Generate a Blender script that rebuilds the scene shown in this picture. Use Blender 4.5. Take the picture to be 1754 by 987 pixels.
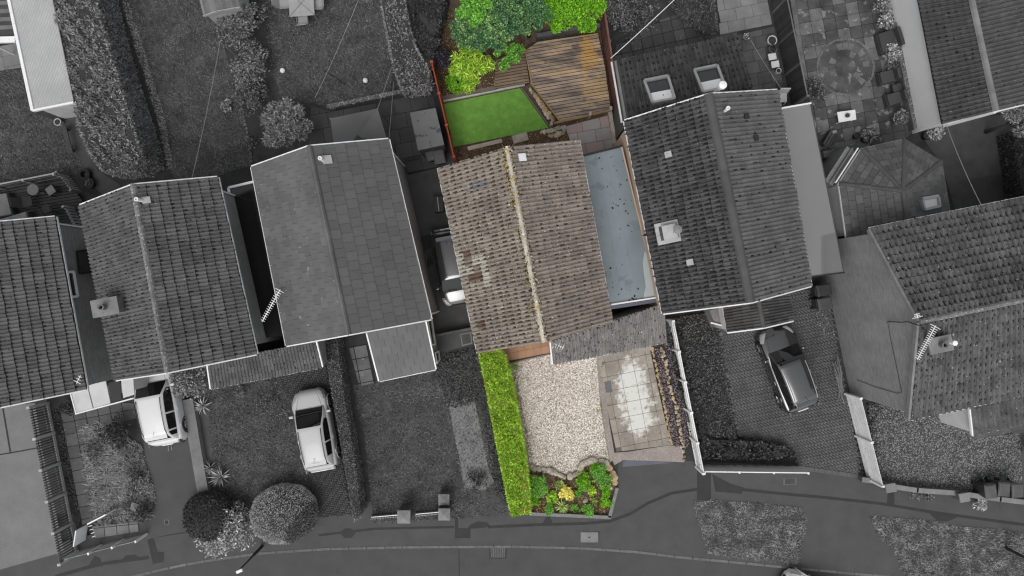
import bpy, bmesh, math, random
import numpy as np
from mathutils import Vector, Matrix

for o in list(bpy.data.objects): bpy.data.objects.remove(o)
SC = bpy.context.scene
COL = SC.collection
R = math.radians
rng = np.random.default_rng(7)
random.seed(7)

# ---------------------------------------------------------------- camera, sky, sun, exposure
H, F, CX, CY = 33.0, 1122.0, 877.0, 493.5        # drone height (m) and focal length (photo pixels)
cam = bpy.data.cameras.new('camera'); camo = bpy.data.objects.new('camera', cam); COL.objects.link(camo)
camo.location = (0, 0, H); camo.rotation_euler = (0, 0, 0)
cam.sensor_width = 36.0; cam.lens = 36.0 * F / 1754.0; cam.clip_start = 0.5; cam.clip_end = 2000
SC.camera = camo

SUN_EL, SUN_AZ = 58.0, 196.0                       # azimuth clockwise from +Y
world = bpy.data.worlds.new('World'); SC.world = world; world.use_nodes = True
wn = world.node_tree; wn.nodes.clear()
sky = wn.nodes.new('ShaderNodeTexSky'); sky.sky_type = 'NISHITA'; sky.sun_disc = False
sky.sun_elevation = R(SUN_EL); sky.sun_rotation = R(SUN_AZ); sky.air_density = 1.0; sky.dust_density = 3.0
hs = wn.nodes.new('ShaderNodeHueSaturation'); hs.inputs['Saturation'].default_value = 0.12
bg = wn.nodes.new('ShaderNodeBackground'); bg.inputs['Strength'].default_value = 0.15
wo = wn.nodes.new('ShaderNodeOutputWorld')
wn.links.new(sky.outputs[0], hs.inputs['Color']); wn.links.new(hs.outputs[0], bg.inputs['Color'])
wn.links.new(bg.outputs[0], wo.inputs['Surface'])
sl = bpy.data.lights.new('sun', 'SUN'); sl.energy = 1.0; sl.angle = R(38); sl.color = (1.0, 0.985, 0.965)
slo = bpy.data.objects.new('sun', sl); COL.objects.link(slo)
_d = Vector((math.sin(R(SUN_AZ)) * math.cos(R(SUN_EL)), math.cos(R(SUN_AZ)) * math.cos(R(SUN_EL)), math.sin(R(SUN_EL))))
slo.rotation_euler = (-_d).to_track_quat('-Z', 'Y').to_euler(); slo.location = _d * 60
SC.render.engine = 'CYCLES'; SC.cycles.filter_width = 1.25
SC.view_settings.view_transform = 'Standard'; SC.view_settings.look = 'None'
SC.view_settings.exposure = 0.30; SC.view_settings.gamma = 1.0; SC.view_settings.use_curve_mapping = False

# ---------------------------------------------------------------- helpers
def W(px, py, z=0.0):
    """photo pixel + height above ground -> world point"""
    k = (H - z) / F
    return Vector(((px - CX) * k, -(py - CY) * k, z))
def WL(pts, z=0.0): return [W(p[0], p[1], z) for p in pts]
def on_plane(px, py, p0, n):
    """where the sight line of a pixel meets a wall plane"""
    d = Vector(((px - CX) / F, -(py - CY) / F, -1.0)); o = Vector((0, 0, H))
    return o + d * ((p0 - o).dot(n) / d.dot(n))

def tag(o, label=None, cat=None, group=None, kind=None):
    if label: o['label'] = label
    if cat: o['category'] = cat
    if group: o['group'] = group
    if kind: o['kind'] = kind
    return o
LOCAL = set()
def attach(o, parent):
    o.parent = parent
    if parent.type == 'EMPTY' and parent.name not in LOCAL:
        o.matrix_parent_inverse = Matrix.Translation(-parent.location)
def empty(name, loc, label, cat, group=None, rz=0.0, local=False):
    e = bpy.data.objects.new(name, None); COL.objects.link(e); e.location = Vector(loc); e.rotation_euler.z = rz
    e.empty_display_size = 0.2
    if local: LOCAL.add(e.name)
    return tag(e, label, cat, group)
def copy_tree(o, parent=None):
    kids = list(o.children)
    c = o.copy(); COL.objects.link(c)
    if parent is not None: c.parent = parent
    for k in kids: copy_tree(k, c)
    return c
def linkmesh(name, me, mat, parent=None):
    o = bpy.data.objects.new(name, me); COL.objects.link(o)
    if mat is not None and len(me.materials) == 0: me.materials.append(mat)
    if parent is not None: attach(o, parent)
    return o

class MB:
    def __init__(s): s.v = []; s.f = []
    def add(s, vs, fs):
        b = len(s.v); s.v += [tuple(v) for v in vs]; s.f += [tuple(i + b for i in f) for f in fs]; return s
    def obox(s, c, ux, uy, uz):
        """box from centre and three half-extent vectors"""
        c, ux, uy, uz = Vector(c), Vector(ux), Vector(uy), Vector(uz)
        vs = [c + a * ux + b * uy + d * uz for d in (-1, 1) for b in (-1, 1) for a in (-1, 1)]
        fs = [(0, 2, 3, 1), (4, 5, 7, 6), (0, 1, 5, 4), (2, 6, 7, 3), (0, 4, 6, 2), (1, 3, 7, 5)]
        if ux.cross(uy).dot(uz) < 0: fs = [f[::-1] for f in fs]
        return s.add(vs, fs)
    def box(s, x0, x1, y0, y1, z0, z1):
        return s.obox(((x0 + x1) / 2, (y0 + y1) / 2, (z0 + z1) / 2), ((x1 - x0) / 2, 0, 0), (0, (y1 - y0) / 2, 0), (0, 0, (z1 - z0) / 2))
    def beam(s, a, b, w, h, up=(0, 0, 1)):
        a, b = Vector(a), Vector(b); d = (b - a); u = Vector(up)
        sd = d.cross(u)
        if sd.length < 1e-6: sd = d.cross(Vector((1, 0, 0)))
        sd.normalize(); u2 = sd.cross(d).normalized()
        return s.obox((a + b) / 2, d / 2, sd * w / 2, u2 * h / 2)
    def prism(s, poly, z0, z1):
        n = len(poly); p = [Vector((q[0], q[1])) for q in poly]
        area = sum(p[i].x * p[(i + 1) % n].y - p[(i + 1) % n].x * p[i].y for i in range(n))
        if area < 0: p = p[::-1]
        vs = [(q.x, q.y, z0) for q in p] + [(q.x, q.y, z1) for q in p]
        fs = [tuple(range(n))[::-1], tuple(range(n, 2 * n))] + [(i, (i + 1) % n, n + (i + 1) % n, n + i) for i in range(n)]
        return s.add(vs, fs)
    def slab(s, pts, t):
        """planar polygon (any tilt) thickened downwards by t"""
        n = len(pts); p = [Vector(q) for q in pts]
        nn = Vector((0, 0, 0))
        for i in range(n):
            nn += p[i].cross(p[(i + 1) % n])
        if nn.z < 0: p = p[::-1]
        vs = [q - Vector((0, 0, t)) for q in p] + p
        fs = [tuple(range(n))[::-1], tuple(range(n, 2 * n))] + [(i, (i + 1) % n, n + (i + 1) % n, n + i) for i in range(n)]
        return s.add(vs, fs)
    def tube(s, path, r, seg=6, caps=True):
        path = [Vector(p) for p in path]; n = len(path)
        rr = r if isinstance(r, (list, tuple)) else [r] * n
        b = len(s.v); prev = None
        for i, p in enumerate(path):
            d = (path[min(i + 1, n - 1)] - path[max(i - 1, 0)]).normalized()
            ref = Vector((0, 0, 1)) if abs(d.z) < 0.9 else Vector((1, 0, 0))
            if prev is None: u = d.cross(ref).normalized()
            else: u = (prev - d * prev.dot(d)).normalized()
            prev = u; w = d.cross(u)
            for k in range(seg):
                a = 2 * math.pi * k / seg
                s.v.append(tuple(p + (u * math.cos(a) + w * math.sin(a)) * rr[i]))
        for i in range(n - 1):
            for k in range(seg):
                k2 = (k + 1) % seg
                s.f.append((b + i * seg + k, b + i * seg + k2, b + (i + 1) * seg + k2, b + (i + 1) * seg + k))
        if caps:
            s.f.append(tuple(b + k for k in range(seg))[::-1]); s.f.append(tuple(b + (n - 1) * seg + k for k in range(seg)))
        return s
    def lathe(s, prof, c=(0, 0, 0), seg=16, cap=True):
        b = len(s.v); c = Vector(c); n = len(prof)
        for (r, z) in prof:
            for k in range(seg):
                a = 2 * math.pi * k / seg
                s.v.append((c.x + r * math.cos(a), c.y + r * math.sin(a), c.z + z))
        for i in range(n - 1):
            for k in range(seg):
                k2 = (k + 1) % seg
                s.f.append((b + i * seg + k, b + i * seg + k2, b + (i + 1) * seg + k2, b + (i + 1) * seg + k))
        if cap:
            s.f.append(tuple(b + k for k in range(seg))[::-1]); s.f.append(tuple(b + (n - 1) * seg + k for k in range(seg)))
        return s
    def build(s, name, mat, parent=None, smooth=False, bevel=0.0, subsurf=0):
        me = bpy.data.meshes.new(name); me.from_pydata(s.v, [], s.f); me.update()
        if smooth:
            me.polygons.foreach_set('use_smooth', [True] * len(me.polygons))
        o = linkmesh(name, me, mat, parent)
        if bevel > 0:
            m = o.modifiers.new('bevel', 'BEVEL'); m.width = bevel; m.segments = 2; m.limit_method = 'ANGLE'; m.angle_limit = R(40)
        if subsurf:
            m = o.modifiers.new('sub', 'SUBSURF'); m.levels = subsurf; m.render_levels = subsurf
        return o

def np_mesh(name, V, Fc, mat, parent=None, smooth=False):
    """fast mesh from numpy arrays: V (n,3), Fc (m,k)"""
    me = bpy.data.meshes.new(name); V = np.ascontiguousarray(V, dtype=np.float32); Fc = np.ascontiguousarray(Fc, dtype=np.int32)
    m, k = Fc.shape
    me.vertices.add(len(V)); me.vertices.foreach_set('co', V.ravel())
    me.loops.add(m * k); me.loops.foreach_set('vertex_index', Fc.ravel())
    me.polygons.add(m); me.polygons.foreach_set('loop_start', np.arange(0, m * k, k, dtype=np.int32))
    me.polygons.foreach_set('loop_total', np.full(m, k, dtype=np.int32))
    if smooth: me.polygons.foreach_set('use_smooth', np.ones(m, dtype=bool))
    me.update(calc_edges=True); me.validate()
    return linkmesh(name, me, mat, parent)

def inside(poly, P):
    poly = np.array([(p[0], p[1]) for p in poly]); x, y = P[:, 0], P[:, 1]
    r = np.zeros(len(P), bool); j = len(poly) - 1
    for i in range(len(poly)):
        xi, yi = poly[i]; xj, yj = poly[j]
        with np.errstate(divide='ignore', invalid='ignore'):
            c = ((yi > y) != (yj > y)) & (x < (xj - xi) * (y - yi) / (yj - yi + 1e-12) + xi)
        r ^= c; j = i
    return r
def area(poly):
    n = len(poly)
    return abs(sum(poly[i][0] * poly[(i + 1) % n][1] - poly[(i + 1) % n][0] * poly[i][1] for i in range(n))) / 2
def scatter(poly, density):
    a = np.array([(p[0], p[1]) for p in poly]); lo, hi = a.min(0), a.max(0)
    n = int(density * (hi[0] - lo[0]) * (hi[1] - lo[1]))
    P = lo + rng.random((n, 2)) * (hi - lo)
    return P[inside(poly, P)]
def clip_convex(subj, cell):
    """clip polygon subj by convex ccw cell"""
    out = [Vector((p[0], p[1])) for p in subj]
    for i in range(len(cell)):
        a, b = Vector(cell[i]), Vector(cell[(i + 1) % len(cell)]); e = b - a; inp = out; out = []
        if not inp: break
        for k in range(len(inp)):
            p, q = inp[k - 1], inp[k]
            sp = e.x * (p.y - a.y) - e.y * (p.x - a.x); sq = e.x * (q.y - a.y) - e.y * (q.x - a.x)
            if (sp >= 0) != (sq >= 0): out.append(p + (q - p) * (sp / (sp - sq)))
            if sq >= 0: out.append(q)
    res = []
    for p in out:
        if not res or (p - res[-1]).length > 1e-4: res.append(p)
    if len(res) > 1 and (res[0] - res[-1]).length < 1e-4: res.pop()
    return res
def unit(a): return a / (np.linalg.norm(a, axis=1, keepdims=True) + 1e-9)

# ---------------------------------------------------------------- materials (procedural)
def g3(c):
    if isinstance(c, (int, float)): return (c, c, c, 1)
    return (c[0], c[1], c[2], 1)
MATS = {}
def mat(name, c1, c2=None, scale=2.0, c3=None, rough=0.9, bump=0.0, bscale=None, rnd=0.0, speck=None, speck2=None,
        metallic=0.0, coat=0.0, ior=1.45, contrast=0.25, detail=6.0, stretch=None, rot=0.0, trans=0.0, rvar=0.0, brick=None, wave=None):
    m = bpy.data.materials.new(name); m.use_nodes = True; MATS[name] = m
    nt = m.node_tree; N = nt.nodes; L = nt.links; N.clear()
    out = N.new('ShaderNodeOutputMaterial'); bs = N.new('ShaderNodeBsdfPrincipled'); L.new(bs.outputs[0], out.inputs[0])
    bs.inputs['Roughness'].default_value = rough; bs.inputs['Metallic'].default_value = metallic
    bs.inputs['IOR'].default_value = ior; bs.inputs['Coat Weight'].default_value = coat
    bs.inputs['Coat Roughness'].default_value = 0.04
    geo = N.new('ShaderNodeNewGeometry')
    vec = geo.outputs['Position']
    if rot or stretch:
        mp = N.new('ShaderNodeMapping'); mp.inputs['Rotation'].default_value = (0, 0, rot)
        if stretch: mp.inputs['Scale'].default_value = stretch
        L.new(vec, mp.inputs['Vector']); vec = mp.outputs[0]
    c2 = c1 if c2 is None else c2
    no = N.new('ShaderNodeTexNoise'); no.inputs['Scale'].default_value = scale; no.inputs['Detail'].default_value = detail
    no.inputs['Roughness'].default_value = 0.62
    L.new(vec, no.inputs['Vector'])
    rp = N.new('ShaderNodeValToRGB'); e = rp.color_ramp.elements
    e[0].position = 0.5 - contrast; e[1].position = 0.5 + contrast; e[0].color = g3(c1); e[1].color = g3(c2)
    if c3 is not None:
        e2 = e.new(0.5); e2.color = g3(c3)
    col = rp.outputs[0]
    rv = None
    if rnd or trans:
        oi = N.new('ShaderNodeObjectInfo'); ad = N.new('ShaderNodeMath'); ad.operation = 'ADD'
        L.new(oi.outputs['Random'], ad.inputs[0]); L.new(geo.outputs['Random Per Island'], ad.inputs[1])
        fr = N.new('ShaderNodeMath'); fr.operation = 'FRACT'; L.new(ad.outputs[0], fr.inputs[0]); rv = fr.outputs[0]
    if rvar and rv is not None:     # the random value picks the colour along the ramp
        mx = N.new('ShaderNodeMix'); mx.data_type = 'FLOAT'; mx.inputs[0].default_value = rvar
        L.new(no.outputs[0], mx.inputs[2]); L.new(rv, mx.inputs[3]); L.new(mx.outputs[0], rp.inputs[0])
    else:
        L.new(no.outputs[0], rp.inputs[0])
    if brick:
        bt = N.new('ShaderNodeTexBrick'); bt.inputs['Scale'].default_value = 1.0
        bt.inputs['Brick Width'].default_value = brick[0]; bt.inputs['Row Height'].default_value = brick[1]
        bt.inputs['Mortar Size'].default_value = brick[2]; bt.inputs['Color1'].default_value = (1, 1, 1, 1)
        bt.inputs['Color2'].default_value = g3(brick[3]); bt.inputs['Mortar'].default_value = g3(brick[4])
        sx = N.new('ShaderNodeSeparateXYZ'); L.new(geo.outputs['Position'], sx.inputs[0])
        cb = N.new('ShaderNodeCombineXYZ'); a1 = N.new('ShaderNodeMath'); a1.operation = 'ADD'
        L.new(sx.outputs[0], a1.inputs[0]); L.new(sx.outputs[1], a1.inputs[1])
        L.new(a1.outputs[0], cb.inputs[0]); L.new(sx.outputs[2], cb.inputs[1]); L.new(cb.outputs[0], bt.inputs['Vector'])
        mm = N.new('ShaderNodeMix'); mm.data_type = 'RGBA'; mm.blend_type = 'MULTIPLY'; mm.inputs[0].default_value = 1.0
        L.new(col, mm.inputs[6]); L.new(bt.outputs[0], mm.inputs[7]); col = mm.outputs[2]
    if rnd:
        mr = N.new('ShaderNodeMapRange'); mr.inputs[3].default_value = 1 - rnd; mr.inputs[4].default_value = 1 + rnd
        L.new(rv, mr.inputs[0])
        vm = N.new('ShaderNodeVectorMath'); vm.operation = 'SCALE'; L.new(col, vm.inputs[0]); L.new(mr.outputs[0], vm.inputs['Scale']); col = vm.outputs[0]
    for sp in (speck, speck2):
        if sp:                        # (colour, scale, threshold)
            n2 = N.new('ShaderNodeTexNoise'); n2.inputs['Scale'].default_value = sp[1]; n2.inputs['Detail'].default_value = sp[3] if len(sp) > 3 else 2.0
            L.new(geo.outputs['Position'], n2.inputs['Vector'])
            r2 = N.new('ShaderNodeValToRGB'); r2.color_ramp.elements[0].position = sp[2]; r2.color_ramp.elements[1].position = min(sp[2] + 0.05, 1.0)
            L.new(n2.outputs[0], r2.inputs[0])
            mx = N.new('ShaderNodeMix'); mx.data_type = 'RGBA'; L.new(r2.outputs[0], mx.inputs[0]); L.new(col, mx.inputs[6])
            mx.inputs[7].default_value = g3(sp[0]); col = mx.outputs[2]
    L.new(col, bs.inputs['Base Color'])
    if bump:
        n3 = N.new('ShaderNodeTexNoise'); n3.inputs['Scale'].default_value = bscale or scale * 6; n3.inputs['Detail'].default_value = 5
        L.new(vec, n3.inputs['Vector'])
        bp = N.new('ShaderNodeBump'); bp.inputs['Strength'].default_value = bump; bp.inputs['Distance'].default_value = 0.03
        L.new(n3.outputs[0], bp.inputs['Height']); L.new(bp.outputs[0], bs.inputs['Normal'])
    if trans:
        tr = N.new('ShaderNodeBsdfTranslucent'); L.new(col, tr.inputs[0])
        ms = N.new('ShaderNodeMixShader'); ms.inputs[0].default_value = trans
        L.new(bs.outputs[0], ms.inputs[1]); L.new(tr.outputs[0], ms.inputs[2]); L.new(ms.outputs[0], out.inputs[0])
    return m

# the plot in the middle keeps its colours; everything round it is grey, as in the photograph
mat('asphalt', 0.047, 0.068, 1.2, rough=0.85, bump=0.25, bscale=60, speck=(0.10, 55, 0.70))
mat('road', 0.044, 0.062, 0.9, rough=0.85, bump=0.25, bscale=60, speck=(0.09, 50, 0.70))
mat('asphalt_dark', 0.018, 0.028, 2.0, rough=0.8, bump=0.2, bscale=60)
mat('asphalt_blue', (0.085, 0.09, 0.115), (0.11, 0.115, 0.145), 2.0, rough=0.85, bump=0.2, bscale=60)
mat('earth', 0.018, 0.05, 1.6, rough=1.0, bump=0.5, bscale=14)
mat('lawn', 0.034, 0.080, 1.3, rough=1.0, bump=0.6, bscale=26, contrast=0.2)
mat('grass', 0.052, 0.155, 1.2, rough=0.9, rnd=0.85, contrast=0.2)
mat('grass_verge', 0.06, 0.34, 1.6, rough=0.9, rnd=0.6, contrast=0.18)
mat('pale_grass', 0.22, 0.46, 2.0, rough=0.9, rnd=0.4)
mat('concrete', 0.13, 0.22, 1.5, rough=0.9, bump=0.2, speck=(0.08, 12, 0.66))
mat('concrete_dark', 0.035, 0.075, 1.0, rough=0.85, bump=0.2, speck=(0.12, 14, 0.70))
mat('drive_pale', 0.13, 0.18, 0.8, rough=0.9, bump=0.3, bscale=50, speck=(0.09, 22, 0.63))
mat('kerb_stone', 0.075, 0.15, 5.0, rough=0.9, bump=0.3, rnd=0.15)
mat('slab_grey', 0.045, 0.085, 1.4, rough=0.75, bump=0.2, rnd=0.18, speck=(0.16, 9, 0.68))
mat('slab_pale', 0.12, 0.20, 1.4, rough=0.8, bump=0.2, rnd=0.14)
mat('slab_dark', 0.028, 0.055, 1.4, rough=0.6, bump=0.2, rnd=0.22)
mat('slab_mottled', 0.03, 0.085, 1.0, rough=0.7, bump=0.3, rnd=0.2, speck=(0.17, 2.2, 0.60, 6.0), contrast=0.15)
mat('slab_mottled_pale', 0.07, 0.16, 1.6, rough=0.8, bump=0.3, rnd=0.15, speck=(0.22, 3.0, 0.62, 6.0))
mat('block', 0.062, 0.105, 0.8, rough=0.85, rnd=0.14)
mat('block_dark', 0.030, 0.056, 0.8, rough=0.8, rnd=0.2)
mat('block_joint', 0.030, 0.045, 3.0, rough=1.0)
mat('joint', 0.012, 0.025, 4.0, rough=1.0)
mat('white', 0.62, 0.74, 1.5, rough=0.55, speck=(0.4, 9, 0.70))
mat('white_wall', 0.42, 0.56, 1.2, rough=0.8, bump=0.1)
mat('cream_wall', 0.62, 0.70, 0.8, rough=0.85, bump=0.25, bscale=40)
mat('brick_grey', 0.22, 0.31, 1.0, rough=0.9, stretch=(1, 1, 0.35), brick=(0.22, 0.075, 0.012, 0.72, 0.75))
mat('brick_dark', 0.07, 0.10, 1.0, rough=0.9, stretch=(1, 1, 0.4), brick=(0.22, 0.075, 0.012, 0.8, 0.85))
mat('beige_wall', (0.42, 0.30, 0.22), (0.50, 0.37, 0.28), 2.0, rough=0.8)
mat('metal_grey', 0.30, 0.42, 3.0, rough=0.4, metallic=0.6)
mat('metal_dark', 0.02, 0.03, 3.0, rough=0.45)
mat('black_plastic', 0.012, 0.02, 3.0, rough=0.5)
mat('bin_plastic', 0.025, 0.04, 3.0, rough=0.45)
mat('bin_lid', 0.05, 0.075, 3.0, rough=0.4)
mat('wood_grey', 0.10, 0.17, 3.0, rough=0.85, rnd=0.25, bump=0.2)
mat('wood_dark', 0.030, 0.050, 3.0, rough=0.8, rnd=0.25)
mat('fence_slat', 0.08, 0.14, 2.0, rough=0.85, rnd=0.3)
mat('fence_pale', 0.26, 0.40, 2.0, rough=0.8, rnd=0.12, speck=(0.16, 8, 0.66))
mat('fence_white', 0.58, 0.74, 2.0, rough=0.75, rnd=0.08, speck=(0.25, 8, 0.68))
# roofs
mat('tile_a', 0.066, 0.112, 1.3, rough=0.8, rnd=0.20, speck=(0.26, 16, 0.71), speck2=(0.02, 7, 0.66), bump=0.3, bscale=25)
mat('tile_b', 0.060, 0.108, 1.0, rough=0.8, rnd=0.22, speck=(0.28, 15, 0.70), speck2=(0.02, 8, 0.64), bump=0.3, bscale=25)
mat('slate', 0.068, 0.092, 0.5, rough=0.6, rnd=0.10, speck=(0.14, 14, 0.70))
mat('slate_worn', 0.062, 0.105, 0.6, rough=0.65, rnd=0.13, speck=(0.20, 6, 0.69))
mat('tile_d', (0.132, 0.113, 0.094), (0.25, 0.217, 0.184), 0.8, rough=0.85, rnd=0.16, speck=((0.60, 0.55, 0.49), 13, 0.67), speck2=((0.075, 0.052, 0.034), 9, 0.66), bump=0.4, bscale=25)
mat('tile_d_new', (0.27, 0.255, 0.215), (0.37, 0.35, 0.30), 2.0, rough=0.85, rnd=0.1, speck=((0.2, 0.18, 0.12), 12, 0.66))
mat('tile_d_rust', (0.085, 0.055, 0.038), (0.13, 0.085, 0.06), 2.0, rough=0.9)
mat('tile_d_grey', (0.10, 0.10, 0.11), (0.15, 0.15, 0.15), 2.0, rough=0.9, speck=((0.3, 0.3, 0.28), 12, 0.66))
mat('ridge_d', (0.27, 0.23, 0.17), (0.55, 0.50, 0.42), 3.0, rough=0.9, rnd=0.12, speck=((0.33, 0.23, 0.05), 2.2, 0.60, 4.0), speck2=((0.80, 0.76, 0.70), 9, 0.64), bump=0.5, bscale=18)
mat('tile_porch_d', (0.12, 0.115, 0.11), (0.21, 0.20, 0.19), 1.5, rough=0.85, rnd=0.18, speck=((0.62, 0.62, 0.60), 14, 0.66), speck2=((0.05, 0.05, 0.045), 7, 0.62), bump=0.3, bscale=25)
mat('tile_e', 0.029, 0.062, 1.2, rough=0.75, rnd=0.32, speck=(0.28, 14, 0.715), bump=0.4, bscale=25)
mat('tile_e2', 0.070, 0.11, 1.2, rough=0.75, rnd=0.14, speck=(0.34, 13, 0.72), bump=0.3, bscale=25)
mat('ridge_e', 0.050, 0.075, 2.0, rough=0.75, rnd=0.12)
mat('tile_g', 0.050, 0.115, 1.1, rough=0.85, rnd=0.2, speck=(0.34, 10, 0.69), speck2=(0.012, 6, 0.65), bump=0.4, bscale=25, contrast=0.18)
mat('ridge_g', 0.07, 0.20, 3.0, rough=0.9, rnd=0.2, speck=(0.42, 14, 0.62), bump=0.4)
mat('tile_h', 0.052, 0.085, 1.0, rough=0.85, rnd=0.14, speck=(0.26, 11, 0.69), bump=0.3, bscale=25)
mat('slate_g', 0.050, 0.085, 1.6, rough=0.5, rnd=0.30, speck=(0.14, 10, 0.68))
mat('moss_and_shade_d', (0.030, 0.019, 0.010), (0.060, 0.040, 0.018), 3.0, rough=1.0, rnd=0.4)  # brown mossy lumps, also the shade lines painted under tile tails
mat('moss_d_gold', (0.16, 0.115, 0.02), (0.28, 0.20, 0.04), 3.0, rough=1.0, rnd=0.3)
mat('moss_and_shade_grey', 0.007, 0.015, 3.0, rough=1.0, rnd=0.4)  # dark mossy clumps plus the painted shade gaps at the tile tails
mat('moss_pale', 0.10, 0.22, 3.0, rough=1.0, rnd=0.4)
mat('roof_felt', 0.03, 0.04, 2.0, rough=0.9)
mat('roof_d', (0.05, 0.04, 0.03), (0.08, 0.06, 0.045), 2.0, rough=0.95)
mat('flat_blue', (0.15, 0.185, 0.205), (0.20, 0.24, 0.26), 0.7, rough=0.22, ior=1.6, bump=0.03, bscale=3, speck=((0.13, 0.16, 0.18), 0.9, 0.60, 6.0))
mat('flat_blue_pale', (0.30, 0.34, 0.35), (0.38, 0.42, 0.42), 2.0, rough=0.3, ior=1.5)
mat('flat_grey', 0.15, 0.165, 0.5, rough=0.05, ior=2.0, speck=(0.02, 6, 0.775))
mat('flat_black', 0.008, 0.014, 0.7, rough=0.12, ior=1.5)
mat('felt_speck', (0.015, 0.014, 0.012), None, 3, rough=1.0)
# glass, cars
mat('glass', 0.01, 0.015, 1.0, rough=0.04, ior=1.55)
mat('blind', 0.62, 0.70, 1.0, rough=0.8)
mat('car_glass', 0.006, 0.010, 1.0, rough=0.03, ior=1.55)
mat('paint_white', 0.56, 0.60, 0.6, rough=0.4, coat=0.25)
mat('paint_silver', 0.40, 0.44, 0.6, rough=0.42, coat=0.25)
mat('paint_black', 0.010, 0.014, 0.6, rough=0.18, coat=1.0, ior=1.9)
mat('paint_dark', 0.030, 0.038, 0.6, rough=0.2, coat=1.0, ior=1.8)
mat('tyre', 0.010, 0.014, 3.0, rough=0.8)
mat('alloy', 0.45, 0.5, 3.0, rough=0.3, metallic=0.8)
mat('lamp_clear', 0.26, 0.32, 3.0, rough=0.1)
mat('lamp_red', 0.06, 0.09, 3.0, rough=0.15)
# colour plot
mat('turf', (0.10, 0.24, 0.036), (0.17, 0.345, 0.058), 2.6, rough=0.95, bump=0.4, bscale=70)
mat('turf_blade', (0.085, 0.215, 0.028), (0.24, 0.46, 0.075), 2.6, rough=0.9, rnd=0.45, contrast=0.17, speck=((0.055, 0.14, 0.022), 5.5, 0.63))
mat('deck', (0.105, 0.080, 0.068), (0.36, 0.255, 0.16), 0.75, c3=(0.215, 0.165, 0.128), rough=0.42, rnd=0.22, bump=0.15, stretch=(1, 4, 1), rot=R(-9), speck2=((0.12, 0.088, 0.075), 1.1, 0.62, 6.0), contrast=0.15)
mat('deck_dark', (0.10, 0.07, 0.05), (0.22, 0.15, 0.10), 1.3, rough=0.5, rnd=0.2, stretch=(1, 4, 1), rot=R(-9))
mat('deck_frame', (0.17, 0.105, 0.05), (0.30, 0.20, 0.10), 2.0, rough=0.7, rnd=0.12)
mat('post_wood', (0.25, 0.215, 0.18), (0.36, 0.32, 0.28), 3.0, rough=0.8)
mat('sleeper', (0.11, 0.085, 0.075), (0.17, 0.135, 0.115), 2.0, rough=0.8, stretch=(1, 3, 1))
mat('turf_edge', (0.36, 0.36, 0.34), (0.46, 0.46, 0.43), 2.0, rough=0.7)
mat('fence_red', (0.22, 0.034, 0.016), (0.32, 0.060, 0.028), 2.0, rough=0.7, rnd=0.2)
mat('fence_maroon', (0.085, 0.036, 0.030), (0.135, 0.062, 0.050), 2.0, rough=0.6, rnd=0.15)
mat('soil', (0.035, 0.024, 0.017), (0.13, 0.09, 0.058), 3.5, rough=1.0, bump=0.6, bscale=20, speck=((0.24, 0.17, 0.10), 12, 0.64))
mat('litter', (0.10, 0.06, 0.026), (0.36, 0.24, 0.12), 3.0, rough=0.9, rnd=0.5, rvar=0.5)
mat('slab_warm', (0.185, 0.165, 0.14), (0.31, 0.275, 0.23), 1.3, rough=0.75, rnd=0.13, bump=0.15, speck=((0.13, 0.12, 0.105), 5, 0.62, 5.0))
mat('slab_wet', (0.24, 0.225, 0.215), (0.33, 0.31, 0.295), 1.3, rough=0.45, rnd=0.2, bump=0.15)
mat('slab_rose', (0.30, 0.23, 0.22), (0.36, 0.28, 0.265), 1.3, rough=0.5, rnd=0.1)
mat('slab_charcoal', (0.075, 0.08, 0.085), (0.10, 0.105, 0.11), 2.0, rough=0.6)
mat('cement_stain', (0.36, 0.355, 0.32), (0.62, 0.62, 0.58), 2.2, rough=0.8, speck=((0.25, 0.24, 0.20), 4, 0.62, 8.0), contrast=0.16)
mat('terracotta', (0.26, 0.145, 0.085), (0.34, 0.20, 0.125), 2.0, rough=0.8, rnd=0.15)
mat('mortar_warm', (0.095, 0.085, 0.07), (0.14, 0.125, 0.10), 3.0, rough=1.0)
mat('pebble', (0.22, 0.15, 0.11), (0.99, 0.97, 0.93), 0.35, rough=0.75, rnd=0.12, rvar=0.85, c3=(0.78, 0.70, 0.61), contrast=0.38)
mat('gravel_bed', (0.16, 0.125, 0.095), (0.30, 0.25, 0.21), 0.7, rough=1.0)
mat('pebble_brown', (0.13, 0.09, 0.075), (0.36, 0.28, 0.24), 1.0, rough=0.8, rnd=0.3, rvar=0.7)
mat('pebble_concrete', (0.18, 0.155, 0.138), (0.30, 0.262, 0.24), 1.0, rough=0.9, speck=((0.46, 0.41, 0.38), 24, 0.62), bump=0.3, bscale=40)
mat('slate_chip', (0.10, 0.075, 0.085), (0.24, 0.19, 0.20), 1.0, rough=0.7, rnd=0.3, rvar=0.7)
mat('sandstone', (0.24, 0.165, 0.085), (0.48, 0.37, 0.23), 2.2, rough=0.85, rnd=0.25, bump=0.4, bscale=12, speck=((0.13, 0.10, 0.06), 8, 0.62, 4.0))
mat('rock_pale', (0.27, 0.235, 0.185), (0.46, 0.42, 0.36), 2.2, rough=0.85, rnd=0.2, bump=0.4, bscale=12, speck=((0.16, 0.13, 0.09), 7, 0.62, 4.0))
mat('wall_stone', (0.13, 0.13, 0.125), (0.22, 0.22, 0.21), 4.0, rough=0.9, bump=0.3)
mat('pebble_grey', 0.09, 0.28, 1.0, rough=0.85, rnd=0.3, rvar=0.75)
mat('stone_grey', 0.05, 0.13, 2.0, rough=0.85, rnd=0.3, bump=0.4, bscale=12)
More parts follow.
